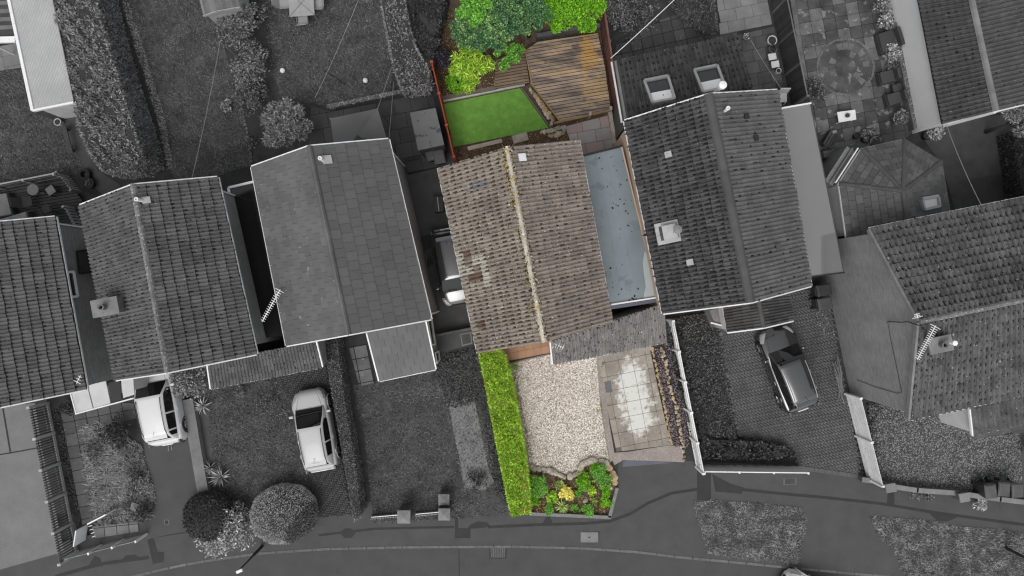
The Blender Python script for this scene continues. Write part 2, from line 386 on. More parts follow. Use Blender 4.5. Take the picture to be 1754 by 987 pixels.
# foliage
mat('leaf_lime', (0.20, 0.36, 0.028), (0.66, 0.86, 0.16), 2.0, rough=0.6, rnd=0.25, trans=0.35, rvar=0.5, c3=(0.38, 0.60, 0.05), speck=((0.70, 0.48, 0.18), 3.4, 0.64, 3.0))
mat('leaf_bluegreen', (0.060, 0.165, 0.080), (0.36, 0.56, 0.19), 0.8, rough=0.55, rnd=0.35, trans=0.3, rvar=0.3, c3=(0.135, 0.30, 0.135), contrast=0.2)
mat('leaf_green', (0.10, 0.32, 0.05), (0.36, 0.72, 0.12), 1.0, rough=0.55, rnd=0.3, trans=0.35, rvar=0.5)
mat('leaf_bright', (0.15, 0.40, 0.018), (0.38, 0.74, 0.05), 1.0, rough=0.55, rnd=0.25, trans=0.4, rvar=0.5)
mat('leaf_bamboo', (0.20, 0.42, 0.03), (0.72, 0.92, 0.15), 1.0, rough=0.55, rnd=0.25, trans=0.4, rvar=0.6)
mat('leaf_purple', (0.020, 0.014, 0.022), (0.075, 0.055, 0.085), 1.0, rough=0.6, rnd=0.3, trans=0.2, rvar=0.6)
mat('leaf_yellow', (0.78, 0.70, 0.12), (0.95, 0.90, 0.34), 1.0, rough=0.6, rnd=0.15, trans=0.3, rvar=0.6)
mat('leaf_yucca', (0.22, 0.36, 0.06), (0.55, 0.65, 0.25), 1.0, rough=0.5, rnd=0.2, trans=0.2, rvar=0.7)
mat('leaf_grey', 0.06, 0.21, 0.9, rough=0.7, rnd=0.4, trans=0.25, rvar=0.5)
mat('leaf_mid', 0.09, 0.30, 0.9, rough=0.7, rnd=0.35, trans=0.25, rvar=0.5)
mat('leaf_pale', 0.14, 0.42, 0.9, rough=0.7, rnd=0.3, trans=0.25, rvar=0.6)
mat('leaf_fine', 0.30, 0.50, 2.0, rough=0.8, rnd=0.2, trans=0.2, rvar=0.4)
mat('leaf_white', 0.22, 0.60, 0.9, rough=0.7, rnd=0.3, trans=0.25, rvar=0.6)
mat('leaf_dark', 0.024, 0.085, 0.9, rough=0.65, rnd=0.4, trans=0.2, rvar=0.5)
mat('leaf_glossy', 0.014, 0.11, 0.9, rough=0.45, rnd=0.5, trans=0.15, rvar=0.5)
mat('core_grey', 0.025, 0.04, 2.0, rough=1.0)
mat('core_green', (0.09, 0.14, 0.015), (0.13, 0.20, 0.02), 2.0, rough=1.0)
mat('bark', (0.06, 0.045, 0.03), (0.11, 0.085, 0.06), 6.0, rough=1.0)
mat('bark_grey', 0.05, 0.09, 6.0, rough=1.0)
mat('fabric', 0.10, 0.125, 0.8, rough=0.8, bump=0.1)
mat('fabric_dark', 0.035, 0.055, 0.8, rough=0.9)
mat('rattan', 0.030, 0.055, 3.0, rough=0.7, bump=0.3, bscale=50)
mat('corrugated', 0.36, 0.46, 0.8, rough=0.6)
mat('shed_roof', 0.09, 0.12, 1.0, rough=0.85, speck=(0.05, 3, 0.6))
mat('pot', 0.10, 0.15, 4.0, rough=0.7)
mat('pot_white', 0.45, 0.60, 4.0, rough=0.6)
mat('mesh_pale', 0.22, 0.30, 3.0, rough=0.6)
mat('copper', (0.30, 0.24, 0.20), (0.36, 0.30, 0.26), 3.0, rough=0.6)
M = MATS

# orange worn patch of the deck, where the boards have shed their stain
def worn_patch(m, c, rad, colr, ns=2.6, amt=1.0):
    nt = m.node_tree; N, L = nt.nodes, nt.links; bs = next(n for n in N if n.type == 'BSDF_PRINCIPLED'); old = bs.inputs['Base Color'].links[0].from_socket
    ge = N.new('ShaderNodeNewGeometry'); mp = N.new('ShaderNodeMapping'); mp.vector_type = 'POINT'
    mp.inputs['Location'].default_value = (-c[0] / rad[0], -c[1] / rad[1], 0); mp.inputs['Scale'].default_value = (1 / rad[0], 1 / rad[1], 0)
    L.new(ge.outputs['Position'], mp.inputs[0]); ln = N.new('ShaderNodeVectorMath'); ln.operation = 'LENGTH'; L.new(mp.outputs[0], ln.inputs[0])
    no = N.new('ShaderNodeTexNoise'); no.inputs['Scale'].default_value = ns; no.inputs['Detail'].default_value = 7; no.inputs['Roughness'].default_value = 0.7; L.new(ge.outputs['Position'], no.inputs['Vector'])
    ad = N.new('ShaderNodeMath'); ad.operation = 'MULTIPLY_ADD'; ad.inputs[1].default_value = 2.6; L.new(no.outputs[0], ad.inputs[0]); L.new(ln.outputs['Value'], ad.inputs[2])
    rp = N.new('ShaderNodeValToRGB'); rp.color_ramp.elements[0].position = 0.50; rp.color_ramp.elements[0].color = (amt, amt, amt, 1); rp.color_ramp.elements[1].position = 0.62; rp.color_ramp.elements[1].color = (0, 0, 0, 1)
    sc = N.new('ShaderNodeMath'); sc.operation = 'MULTIPLY'; sc.inputs[1].default_value = 0.28; L.new(ad.outputs[0], sc.inputs[0]); L.new(sc.outputs[0], rp.inputs[0])
    mx = N.new('ShaderNodeMix'); mx.data_type = 'RGBA'; L.new(rp.outputs[0], mx.inputs[0]); L.new(old, mx.inputs[6]); mx.inputs[7].default_value = g3(colr); L.new(mx.outputs[2], bs.inputs['Base Color'])
_q = W(1006, 92, 0.45); worn_patch(M['deck'], (_q.x, _q.y), (0.55, 1.25), (0.40, 0.22, 0.06), 3.0, 0.8); _q = W(1018, 150, 0.45); worn_patch(M['deck'], (_q.x, _q.y), (0.9, 1.0), (0.42, 0.285, 0.135), 3.0, 0.6)
for _x, _y, _r in ((1082, 650, (0.85, 1.25)), (1088, 685, (1.05, 1.25)), (1095, 718, (0.95, 1.05))):
    _q = W(_x, _y, 0.05); worn_patch(M['slab_warm'], (_q.x, _q.y), _r, (0.54, 0.54, 0.505), 3.2)
# ---------------------------------------------------------------- generic builders
def sheet(name, px, mt, z, kind='structure', parent=None, label=None):
    """flat ground surface from photo pixels at height z (a skirted sheet)"""
    p = WL(px, z); b = MB()
    a = sum(p[i].x * p[(i + 1) % len(p)].y - p[(i + 1) % len(p)].x * p[i].y for i in range(len(p)))
    if a < 0: p = p[::-1]
    b.add(p, [tuple(range(len(p)))])
    o = b.build(name, M[mt], parent)
    if kind: o['kind'] = kind
    if label: o['label'] = label
    return o

def jag(px, amp, n=6):
    out = []
    for i in range(len(px)):
        a, b = px[i], px[(i + 1) % len(px)]
        for k in range(n): t = k / n; out.append((a[0] + (b[0] - a[0]) * t + random.uniform(-amp, amp), a[1] + (b[1] - a[1]) * t + random.uniform(-amp, amp)))
    return out
def blades(name, px, density, ln, wd, mt, z=0.0, label=None, parent=None, up=0.8, kind='stuff'):
    poly = WL(px, z); P = scatter(poly, density); n = len(P)
    if n == 0: return None
    a = rng.random(n) * 2 * np.pi; le = ln * (0.6 + 0.8 * rng.random(n)); t = rng.random(n) * 0.9 + 0.25
    base = np.column_stack([P, np.full(n, z)])
    d = np.column_stack([np.cos(a) * np.sin(t), np.sin(a) * np.sin(t), np.cos(t) * up]) * le[:, None]
    s = np.column_stack([-np.sin(a), np.cos(a), np.zeros(n)]) * wd / 2
    V = np.empty((n, 3, 3)); V[:, 0] = base - s; V[:, 1] = base + s; V[:, 2] = base + d
    o = np_mesh(name, V.reshape(-1, 3), np.arange(3 * n).reshape(-1, 3), M[mt], parent)
    if kind: o['kind'] = kind
    if label: o['label'] = label
    if kind == 'stuff' and parent is None: o['category'] = 'grass'
    return o

OCT_V = np.array([(1, 0, 0), (0, 1, 0), (-1, 0, 0), (0, -1, 0), (0, 0, 1), (0, 0, -1)], float)
OCT_F = np.array([(0, 1, 4), (1, 2, 4), (2, 3, 4), (3, 0, 4), (1, 0, 5), (2, 1, 5), (3, 2, 5), (0, 3, 5)])
def lumps(name, C, S, mt, parent=None, flat=0.55, label=None, cat=None):
    """many small pebbles / mossy lumps in one mesh: C (n,3) centres, S (n,) radii"""
    n = len(C)
    V = OCT_V[None] * (S[:, None, None] * (0.6 + 0.8 * rng.random((n, 6, 1)))); V[:, :, 2] *= flat
    a = rng.random(n) * 6.283; ca, sa = np.cos(a)[:, None], np.sin(a)[:, None]
    x, y = V[:, :, 0].copy(), V[:, :, 1].copy(); V[:, :, 0] = x * ca - y * sa; V[:, :, 1] = x * sa + y * ca
    V += C[:, None]
    Fc = (OCT_F[None] + (np.arange(n) * 6)[:, None, None]).reshape(-1, 3)
    o = np_mesh(name, V.reshape(-1, 3), Fc, M[mt], parent); o['kind'] = 'stuff'
    if label: o['label'] = label
    if cat: o['category'] = cat
    return o
def gravel(name, px, density, size, mt, z=0.0, label=None, parent=None):
    P = scatter(WL(px, z), density); n = len(P)
    C = np.column_stack([P, np.full(n, z) + rng.random(n) * size * 0.6])
    return lumps(name, C, size * (0.5 + 0.9 * rng.random(n)), mt, parent, label=label, cat='gravel')

def leaves(name, C, D, ln, wd, mt, parent=None, spread=0.9, smooth=False, kind=None, flat=0.0):
    """folded leaf quads at centres C pointing roughly along D"""
    n = len(C)
    d = unit(D + rng.normal(0, spread, (n, 3))); r = rng.normal(0, 1, (n, 3)); r[:, 2] += flat
    s = unit(np.cross(d, r)); le = (ln * (0.6 + 0.8 * rng.random(n)))[:, None]; w = (wd * (0.6 + 0.8 * rng.random(n)))[:, None]
    V = np.empty((n, 4, 3)); V[:, 0] = C - d * le / 2; V[:, 1] = C + s * w / 2 + d * le * 0.05; V[:, 2] = C + d * le / 2; V[:, 3] = C - s * w / 2 + d * le * 0.05
    o = np_mesh(name, V.reshape(-1, 3), np.arange(4 * n).reshape(-1, 4), M[mt], parent)
    if kind: o['kind'] = kind
    return o

def bumpy(P, amp, sc=1.3, seed=0.0):
    x, y = P[:, 0], P[:, 1]
    return amp * (np.sin(x * sc * 2.1 + seed) * np.cos(y * sc * 1.7 + seed * 2) + 0.6 * np.sin(x * sc * 4.3 + 1 + seed) * np.sin(y * sc * 5.1 + seed) + 0.4 * np.sin(x * sc * 9 + y * sc * 7))

def hedge(name, px, zt, label, mt, ln=0.07, wd=0.035, density=900, side=None, core='core_grey', round_=0.12, amp=0.04, cat='hedge', z0=0.0, spread=0.9, group=None):
    top = WL(px, zt); cen = sum(top, Vector()) / len(top)
    root = empty(name, (cen.x, cen.y, z0), label, cat, group)
    n = len(top)
    ins = []
    for p in top:
        d = (cen - p); d.z = 0
        ins.append(p + d.normalized() * min(0.12, d.length * 0.3))
    MB().prism(ins, z0, zt - 0.10).build('branch_core', M[core], root)
    P = scatter(top, density); m = len(P)
    # distance to the border rounds the shoulders
    dist = np.full(m, 9.0)
    for i in range(n):
        a, b = np.array(top[i][:2]), np.array(top[(i + 1) % n][:2]); e = b - a
        t = np.clip(((P - a) @ e) / (e @ e), 0, 1); q = a + t[:, None] * e; dist = np.minimum(dist, np.linalg.norm(P - q, axis=1))
    z = zt - round_ * np.exp(-dist / 0.14) + bumpy(P, amp) + rng.normal(0, 0.015, m) - rng.random(m) ** 2 * ln * 0.8
    C1 = np.column_stack([P, z]); D1 = np.tile([0, 0, 1.0], (m, 1))
    Cs = [C1]; Ds = [D1]
    for i in range(n):
        a, b = top[i], top[(i + 1) % n]; L = (b - a).length; k = int(L * (zt - z0) * density * 0.8)
        if k < 1: continue
        t = rng.random(k); zz = z0 + rng.random(k) * (zt - z0 - 0.05); nrm = Vector(((b - a).y, -(b - a).x, 0)).normalized()
        if nrm.dot(cen - a) > 0: nrm = -nrm
        q = np.outer(1 - t, a[:]) + np.outer(t, b[:]); q[:, 2] = zz
        q += np.outer(rng.normal(-0.02, 0.03, k), nrm[:]); Cs.append(q); Ds.append(np.tile(np.array(nrm[:]) + [0, 0, 0.4], (k, 1)))
    leaves('foliage', np.vstack(Cs), np.vstack(Ds), ln, wd, mt if isinstance(mt, str) else mt, root, spread=spread)
    return root

def shrub(name, px, py, r, h, label, mt, n=900, ln=0.10, wd=0.05, cat='shrub', clusters=9, core=None, stems=4, z0=0.0, ry=None, group=None, zc=None, parent=None, spread=0.9, shell=0.55, squash=1.0, bark='bark_grey'):
    """irregular leafy bush: leaf clumps over an ellipsoid + branching stems. px,py is where its middle shows, r radius in m"""
    zc = h * 0.6 if zc is None else zc
    c = W(px, py, z0 + zc); ry = ry or r
    root = empty(name, (c.x, c.y, z0), label, cat, group)
    Cs, Ds = [], []
    cl = []
    for i in range(clusters):
        a = 2 * math.pi * (i + random.random() * 0.7) / clusters; q = math.sqrt(random.random()) * 0.72 if i else 0
        zz = (1 - q * q) * 0.5 * h * random.uniform(0.5, 1.0)
        cl.append((Vector((math.cos(a) * q * r, math.sin(a) * q * ry, zz * squash)), random.uniform(0.34, 0.58)))
    for cc, f in cl:
        k = n // clusters
        u = unit(rng.normal(0, 1, (k, 3))); u[:, 2] = np.abs(u[:, 2]) * 1.0 - 0.25
        rad = f * (shell + (1 - shell) * rng.random(k)) * (0.85 + 0.3 * rng.random(k))
        p = u * rad[:, None] * np.array([r, ry, h * 0.55]) + np.array(cc) + np.array([c.x, c.y, z0 + zc * 0.75])
        p[:, 2] = np.maximum(p[:, 2], z0 + 0.02)
        Cs.append(p); Ds.append(u + [0, 0, 0.3])
    leaves('crown', np.vstack(Cs), np.vstack(Ds), ln, wd, mt, root, spread=spread)
    b = MB()
    for i in range(stems):
        cc = cl[i % clusters][0]; e = Vector((c.x, c.y, z0 + zc * 0.75)) + cc * 0.8
        mid = Vector((c.x + cc.x * 0.25, c.y + cc.y * 0.25, z0 + zc * 0.4))
        b.tube([(c.x + cc.x * 0.05, c.y + cc.y * 0.05, z0 - 0.02), mid, e], [max(0.012, 0.03 * r), 0.02 * r + 0.006, 0.008], 5)
    b.build('stem', M[bark], root)
    return root

def tree(name, px, py, z, r, h, label, mt, n, ln, wd, clusters, group=None, bark='bark', flatten=0.6, spread=0.8, cr=(0.22, 0.40), shell=0.4, trunk_r=0.11):
    """tree seen from above: tapered trunk, limbs to leaf clumps, an uneven crown"""
    c = W(px, py, z); root = empty(name, (c.x, c.y, 0), label, 'tree', group)
    cl = []
    for i in range(clusters):
        a = i * 2.39996 + random.uniform(-.3, .3); q = math.sqrt((i + 0.5) / clusters) * 0.85
        cl.append((Vector((math.cos(a) * q * r, math.sin(a) * q * r, (1 - q * q) * h * flatten * 0.5 * random.uniform(.5, 1.1))), random.uniform(*cr) * r))
    Cs, Ds = [], []
    for cc, f in cl:
        k = n // clusters; u = unit(rng.normal(0, 1, (k, 3))); rad = f * (shell + (1 - shell) * rng.random(k) ** 0.6)
        p = u * rad[:, None] * np.array([1, 1, 0.7]) + np.array(cc) + np.array([c.x, c.y, z])
        Cs.append(p); Ds.append(u + [0, 0, 0.35])
    leaves('crown', np.vstack(Cs), np.vstack(Ds), ln, wd, mt, root, spread=spread)
    tr = MB().tube([(c.x, c.y, -0.05), (c.x + 0.03, c.y, z * 0.5), (c.x - 0.02, c.y + 0.02, z)], [trunk_r, trunk_r * 0.7, trunk_r * 0.4], 9).build('trunk', M[bark], root, smooth=True)
    b = MB()
    for cc, f in cl:
        s0 = Vector((c.x, c.y, z * random.uniform(0.45, 0.9))); e = Vector((c.x, c.y, z)) + cc
        b.tube([s0, s0.lerp(e, 0.5) + Vector((0, 0, 0.08)), e], [trunk_r * 0.4, trunk_r * 0.25, 0.01], 5)
    b.build('limb', M[bark], tr)
    return root

def spiky(name, px, py, z0, r, label, mt, n=40, wd=0.05, group=None, cat='plant', z=0.3, tilt=(0.15, 1.35)):
    """rosette of sword leaves (yucca, flax)"""
    c = W(px, py, z0 + z); root = empty(name, (c.x, c.y, z0), label, cat, group); c.z = z0 + 0.05
    b = MB()
    for i in range(n):
        a = i * 2.39996 + random.uniform(-.2, .2); t = tilt[0] + (tilt[1] - tilt[0]) * ((i + 0.5) / n) + random.uniform(-.12, .12); L = r * random.uniform(0.75, 1.1)
        d = Vector((math.cos(a) * math.sin(t), math.sin(a) * math.sin(t), math.cos(t))); s = Vector((-math.sin(a), math.cos(a), 0)) * wd / 2
        m = c + d * L * 0.5 + Vector((0, 0, 0.02)); tip = c + d * L - Vector((0, 0, L * 0.12 * math.sin(t)))
        b.add([c - s * 0.5, c + s * 0.5, m + s, tip, m - s], [(0, 1, 2, 4), (4, 2, 3)])
    b.build('leaf', M[mt], root)
    MB().lathe([(0.05, -0.02), (0.06, 0.08), (0.03, 0.14)], (c.x, c.y, z0), 7).build('stem', M['bark'], root)
    return root

def rock_mesh(name, r, seed):
    """one chipped stone, unit shape"""
    bm = bmesh.new(); bmesh.ops.create_icosphere(bm, subdivisions=1, radius=1.0); rr = random.Random(seed)
    for v in bm.verts: v.co *= rr.uniform(0.75, 1.12)
    me = bpy.data.meshes.new(name); bm.to_mesh(me); bm.free(); return me
ROCKS = [rock_mesh('stone', 1, 50 + i) for i in range(6)]
def stone_row(px, n, size, mt, parent, z=0.0, jit=0.3, hh=0.6, name='stone'):
    """n stones along a pixel polyline, each an object"""
    p = WL(px, z); seg = [(p[i + 1] - p[i]).length for i in range(len(p) - 1)]; T = sum(seg)
    for i in range(n):
        t = (i + 0.5) / n * T; k = 0
        while k < len(seg) - 1 and t > seg[k]: t -= seg[k]; k += 1
        d = (p[k + 1] - p[k]); q = p[k] + d * (t / seg[k]); a = math.atan2(d.y, d.x)
        me = ROCKS[random.randrange(6)].copy() if False else ROCKS[random.randrange(6)]
        o = bpy.data.objects.new(name, me); COL.objects.link(o)
        if len(me.materials) == 0: me.materials.append(M[mt])
        if o.material_slots: o.material_slots[0].link = 'OBJECT'; o.material_slots[0].material = M[mt]
        s = size * random.uniform(0.8, 1.2)
        o.location = q + Vector((random.uniform(-1, 1), random.uniform(-1, 1), 0)) * size * jit * 0.5 + Vector((0, 0, s * hh * 0.35))
        o.scale = (s * 0.62 * random.uniform(.85, 1.15), s * 0.5 * random.uniform(.8, 1.2), s * hh * 0.6); o.rotation_euler = (0, 0, a + random.uniform(-.3, .3))
        attach(o, parent)

def paving(name, px, a, b, ang, mt, z, bed='joint', gap=0.012, th=0.03, stagger=0.0, label=None, piece='paving_slab', origin=None, mats=None, parent=None, zj=0.003):
    """bed sheet with every slab a child piece, clipped to the outline"""
    base = sheet(name, px, bed, z, parent=parent)
    if label: base['label'] = label
    poly = [Vector((p.x, p.y)) for p in WL(px, z)]
    ar = sum(poly[i].x * poly[(i + 1) % len(poly)].y - poly[(i + 1) % len(poly)].x * poly[i].y for i in range(len(poly)))
    if ar < 0: poly = poly[::-1]
    ca, sa = math.cos(ang), math.sin(ang); o0 = Vector((W(*origin).x, W(*origin).y)) if origin else poly[0]
    loc = [((p - o0).x * ca + (p - o0).y * sa, -(p - o0).x * sa + (p - o0).y * ca) for p in poly]
    x0 = min(q[0] for q in loc); x1 = max(q[0] for q in loc); y0 = min(q[1] for q in loc); y1 = max(q[1] for q in loc)
    i0, i1 = math.floor(x0 / a) - 1, math.ceil(x1 / a) + 1; j0, j1 = math.floor(y0 / b), math.ceil(y1 / b)
    full = {}
    for j in range(j0, j1):
        off = (j % 2) * stagger * a
        for i in range(i0, i1):
            cx0, cx1, cy0, cy1 = i * a + off + gap / 2, (i + 1) * a + off - gap / 2, j * b + gap / 2, (j + 1) * b - gap / 2
            cell = [(cx0, cy0), (cx1, cy0), (cx1, cy1), (cx0, cy1)]
            q = clip_convex(loc, cell)
            if len(q) < 3 or area(q) < 0.12 * a * b: continue
            m = mats[random.randrange(len(mats))] if mats else mt
            mid = Vector((sum(p.x for p in q) / len(q), sum(p.y for p in q) / len(q)))
            zz = z + random.uniform(0, zj)
            whole = area(q) > 0.985 * (cx1 - cx0) * (cy1 - cy0)
            key = (m,)
            if whole and key in full: me = full[key]; mid = Vector(((cx0 + cx1) / 2, (cy0 + cy1) / 2))
            else:
                if whole: mid = Vector(((cx0 + cx1) / 2, (cy0 + cy1) / 2)); q = [Vector(c) for c in cell]
                bb = MB(); bb.prism([(p.x - mid.x, p.y - mid.y) for p in q], 0.0005, th)
                me = bpy.data.meshes.new(piece); me.from_pydata(bb.v, [], bb.f); me.update(); me.materials.append(M[m])
                if whole: full[key] = me
            o = bpy.data.objects.new(piece, me); COL.objects.link(o); o.parent = base
            o.location = (o0.x + mid.x * ca - mid.y * sa, o0.y + mid.x * sa + mid.y * ca, zz); o.rotation_euler.z = ang
    return base

def herringbone(name, px, w, ang, mt, z, parent):
    poly = WL(px, z); P0 = poly[0]; ca, sa = math.cos(ang), math.sin(ang)
    loc = [((p - P0).x * ca + (p - P0).y * sa, -(p - P0).x * sa + (p - P0).y * ca) for p in poly]
    x0, x1 = min(q[0] for q in loc), max(q[0] for q in loc); y0, y1 = min(q[1] for q in loc), max(q[1] for q in loc)
    cs = []
    for X in range(int(x0 / w) - 3, int(x1 / w) + 3):
        for Y in range(int(y0 / w) - 3, int(y1 / w) + 3):
            t = (X - Y) % 4
            if t == 0: cs.append((X * w, Y * w, 2 * w, w))
            elif t == 3: cs.append((X * w, Y * w, w, 2 * w))
    cs = np.array(cs); mid = cs[:, :2] + cs[:, 2:] / 2
    cs = cs[inside(loc, mid)]; n = len(cs); g = 0.004
    V = np.zeros((n, 8, 3)); zz = z + rng.random(n) * 0.006
    for k, (ex, ey) in enumerate(((0, 0), (1, 0), (1, 1), (0, 1))):
        x = cs[:, 0] + np.where(ex, cs[:, 2] - g, g); y = cs[:, 1] + np.where(ey, cs[:, 3] - g, g)
        for l, zt in ((0, z + 0.001), (4, zz + 0.02)):
            V[:, k + l, 0] = P0.x + x * ca - y * sa; V[:, k + l, 1] = P0.y + x * sa + y * ca; V[:, k + l, 2] = zt
    f = np.array([(4, 5, 6, 7), (0, 1, 5, 4), (1, 2, 6, 5), (2, 3, 7, 6), (3, 0, 4, 7)])
    o = np_mesh(name, V.reshape(-1, 3), (f[None] + (np.arange(n) * 8)[:, None, None]).reshape(-1, 4), M[mt], parent); o['kind'] = 'stuff'
    return o

# ---------------------------------------------------------------- roofs
def tile_mesh(kind, mt):
    """unit tile: x across 0..1, y down the slope 0..1, z in metres"""
    if kind == 'roman':
        pr = [(0.0, 0.002), (0.08, 0.044), (0.17, 0.055), (0.26, 0.042), (0.34, 0.0), (0.50, 0.0), (0.58, 0.044), (0.67, 0.055), (0.76, 0.042), (0.84, 0.0), (1.0, 0.0)]
    elif kind == 'roll':
        pr = [(0.0, 0.0), (0.12, 0.055), (0.32, 0.085), (0.52, 0.055), (0.64, 0.0), (1.0, 0.0)]
    else:
        pr = [(0.012, 0.0), (0.988, 0.0)]
    t0, t1, th = (0.010 if kind != 'flat' else 0.045), (0.070 if kind != 'flat' else 0.066), (0.050 if kind != 'flat' else 0.018)
    y0, y1 = -0.06, (1.05 if kind != 'flat' else 1.02)
    v = [(x, y0, z + t0) for x, z in pr] + [(x, y1, z + t1) for x, z in pr] + [(x, y1, z + t1 - th) for x, z in pr]
    n = len(pr); f = []
    for i in range(n - 1):
        f.append((i, i + 1, n + i + 1, n + i)[::1]); f.append((n + i, n + i + 1, 2 * n + i + 1, 2 * n + i))
    if kind == 'flat': f += [(0, n, 2 * n), (n - 1, 3 * n - 1, 2 * n - 1)]
    return v, f
TILE_CACHE = {}
def tiles(roof, slopes, kind, mt, keep, house=None, jit=1.0, seed=1, moss_and_shade=None, special=None, name='roof_tile', stagger=False):
    """lay tiles on slopes [(R0,R1,E0,E1,gauge,cover,material)]; the `keep` nearest the middle are single objects, the rest one joined part"""
    rr = random.Random(seed); mats_ = []
    for si, (R0, R1, E0, E1, gauge, cover, mt_) in enumerate(slopes):
        R0, R1, E0, E1 = (Vector(q) for q in (R0, R1, E0, E1))
        if (R1 - R0).cross(E0 - R0).z < 0: R0, R1, E0, E1 = R1, R0, E1, E0
        nr = max(1, round(((E0 - R0).length + (E1 - R1).length) / 2 / gauge)); nc = max(1, round(((R1 - R0).length + (E1 - E0).length) / 2 / cover))
        for j in range(nr):
            v0, v1 = j / nr, (j + 1) / nr
            a0, a1, b0, b1 = R0.lerp(E0, v0), R1.lerp(E1, v0), R0.lerp(E0, v1), R1.lerp(E1, v1)
            sh = 0.5 if (stagger and j % 2) else 0.0
            for i in range(nc + (1 if sh else 0)):
                u0, u1 = max(0, (i - sh) / nc), min(1, (i + 1 - sh) / nc)
                p00, p10, p01 = a0.lerp(a1, u0), a0.lerp(a1, u1), b0.lerp(b1, u0)
                X, Y = p10 - p00, p01 - p00; Z = X.cross(Y).normalized()
                o = p00 + Y * rr.uniform(-.035, .035) * jit + Z * (rr.uniform(0, .008) * jit) ; X2 = X + Y * rr.uniform(-.03, .03) * jit; Y2 = Y + Z * rr.uniform(0.0, 0.012) * jit
                mm = Matrix(((X2.x, Y2.x, Z.x, o.x), (X2.y, Y2.y, Z.y, o.y), (X2.z, Y2.z, Z.z, o.z), (0, 0, 0, 1)))
                mt2 = mt_
                if special:
                    s2 = special(si, (u0 + u1) / 2, (v0 + v1) / 2, rr)
                    if s2: mt2 = s2
                mats_.append((mm, mt2, (p00 + X * .5 + Y * .5), si))
    order = sorted(range(len(mats_)), key=lambda k: mats_[k][2].x ** 2 + mats_[k][2].y ** 2)
    single, rest = order[:keep], order[keep:]
    for k in single:
        mm, mt2, c, si = mats_[k]
        key = (kind, mt2)
        if key not in TILE_CACHE:
            v, f = tile_mesh(kind, mt2); me = bpy.data.meshes.new('roof_tile'); me.from_pydata(v, [], f); me.update(); me.materials.append(M[mt2]); TILE_CACHE[key] = me
        o = bpy.data.objects.new(name, TILE_CACHE[key]); COL.objects.link(o); o.parent = roof; o.matrix_parent_inverse = mm
    if rest:
        v, f = tile_mesh(kind, None); v = np.array(v); v4 = np.column_stack([v, np.ones(len(v))])
        by = {}
        for k in rest: by.setdefault(mats_[k][1], []).append(mats_[k][0])
        for mt2, ms in by.items():
            A = np.array([np.array(q) for q in ms]); V = np.einsum('nij,kj->nki', A, v4)[:, :, :3]
            me = bpy.data.meshes.new('roof_tiles'); fs = [tuple(i + k * len(v) for i in ff) for k in range(len(ms)) for ff in f]
            me.from_pydata(V.reshape(-1, 3).tolist(), [], fs); me.update()
            o = linkmesh('roof_tiles', me, M[mt2], roof); o['kind'] = 'stuff'
    if moss_and_shade:
        # mossy clumps in the channels, and a line drawing in the shade under the tile tails. tuple: (material, {slope: (tails, channels)}, size)
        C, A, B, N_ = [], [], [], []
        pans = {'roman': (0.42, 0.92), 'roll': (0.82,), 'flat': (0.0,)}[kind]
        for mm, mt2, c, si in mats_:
            pb, pc = moss_and_shade[1].get(si, (0, 0)); X, Y, Z = (Vector(mm.col[k][:3]) for k in range(3)); xu, yu = X.normalized(), Y.normalized(); s = moss_and_shade[2]
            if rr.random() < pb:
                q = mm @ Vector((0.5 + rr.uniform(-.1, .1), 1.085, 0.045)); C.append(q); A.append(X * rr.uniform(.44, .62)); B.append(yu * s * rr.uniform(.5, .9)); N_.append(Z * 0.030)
            k = pc
            while k > 0:
                if rr.random() < k:
                    q = mm @ Vector((pans[rr.randrange(len(pans))] + rr.uniform(-.05, .05), rr.uniform(.1, 1.1), 0.035)); C.append(q); A.append(yu * s * (rr.uniform(1.0, 3.4) if kind != 'roll' else rr.uniform(1.5, 5.0))); B.append(xu * s * rr.uniform(.7, 1.3)); N_.append(Z * s * 0.6)
                k -= 1
        if C:
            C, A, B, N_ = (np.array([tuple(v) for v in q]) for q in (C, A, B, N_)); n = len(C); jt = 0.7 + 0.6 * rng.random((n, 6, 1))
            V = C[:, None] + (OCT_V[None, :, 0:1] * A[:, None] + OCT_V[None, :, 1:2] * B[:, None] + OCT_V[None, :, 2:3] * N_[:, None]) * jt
            o = np_mesh('moss_and_shade', V.reshape(-1, 3), (OCT_F[None] + (np.arange(n) * 6)[:, None, None]).reshape(-1, 3), M[moss_and_shade[0]], roof); o['kind'] = 'stuff'
    return mats_

def ridge_tiles(roof, a, b, mt, n, w=0.13, h=0.10, name='ridge_tile'):
    a, b = Vector(a), Vector(b); d = (b - a) / n; sd = Vector((d.y, -d.x, 0)).normalized()
    me = None
    for i in range(n):
        if me is None:
            pr = [(-1.0, -0.72), (-0.7, 0.25), (-0.25, 0.80), (0.25, 0.80), (0.7, 0.25), (1.0, -0.72)]; v, f = [], []
            for t, g in ((-0.02, 1.0), (1.0, 1.06)):
                for (x, z) in pr: v.append((t, x * g, z * g))
            k = len(pr)
            for q in range(k - 1): f.append((q, q + 1, k + q + 1, k + q))
            f.append(tuple(range(k))); f.append(tuple(range(k, 2 * k))[::-1])
            me = bpy.data.meshes.new(name); me.from_pydata(v, [], f); me.update(); me.materials.append(M[mt])
        o = bpy.data.objects.new(name, me); COL.objects.link(o); o.parent = roof
        p = a + d * i + Vector((0, 0, random.uniform(-.006, .006)))
        o.matrix_parent_inverse = Matrix(((d.x, sd.x * w, 0, p.x), (d.y, sd.y * w, 0, p.y), (d.z, 0, h, p.z), (0, 0, 0, 1)))

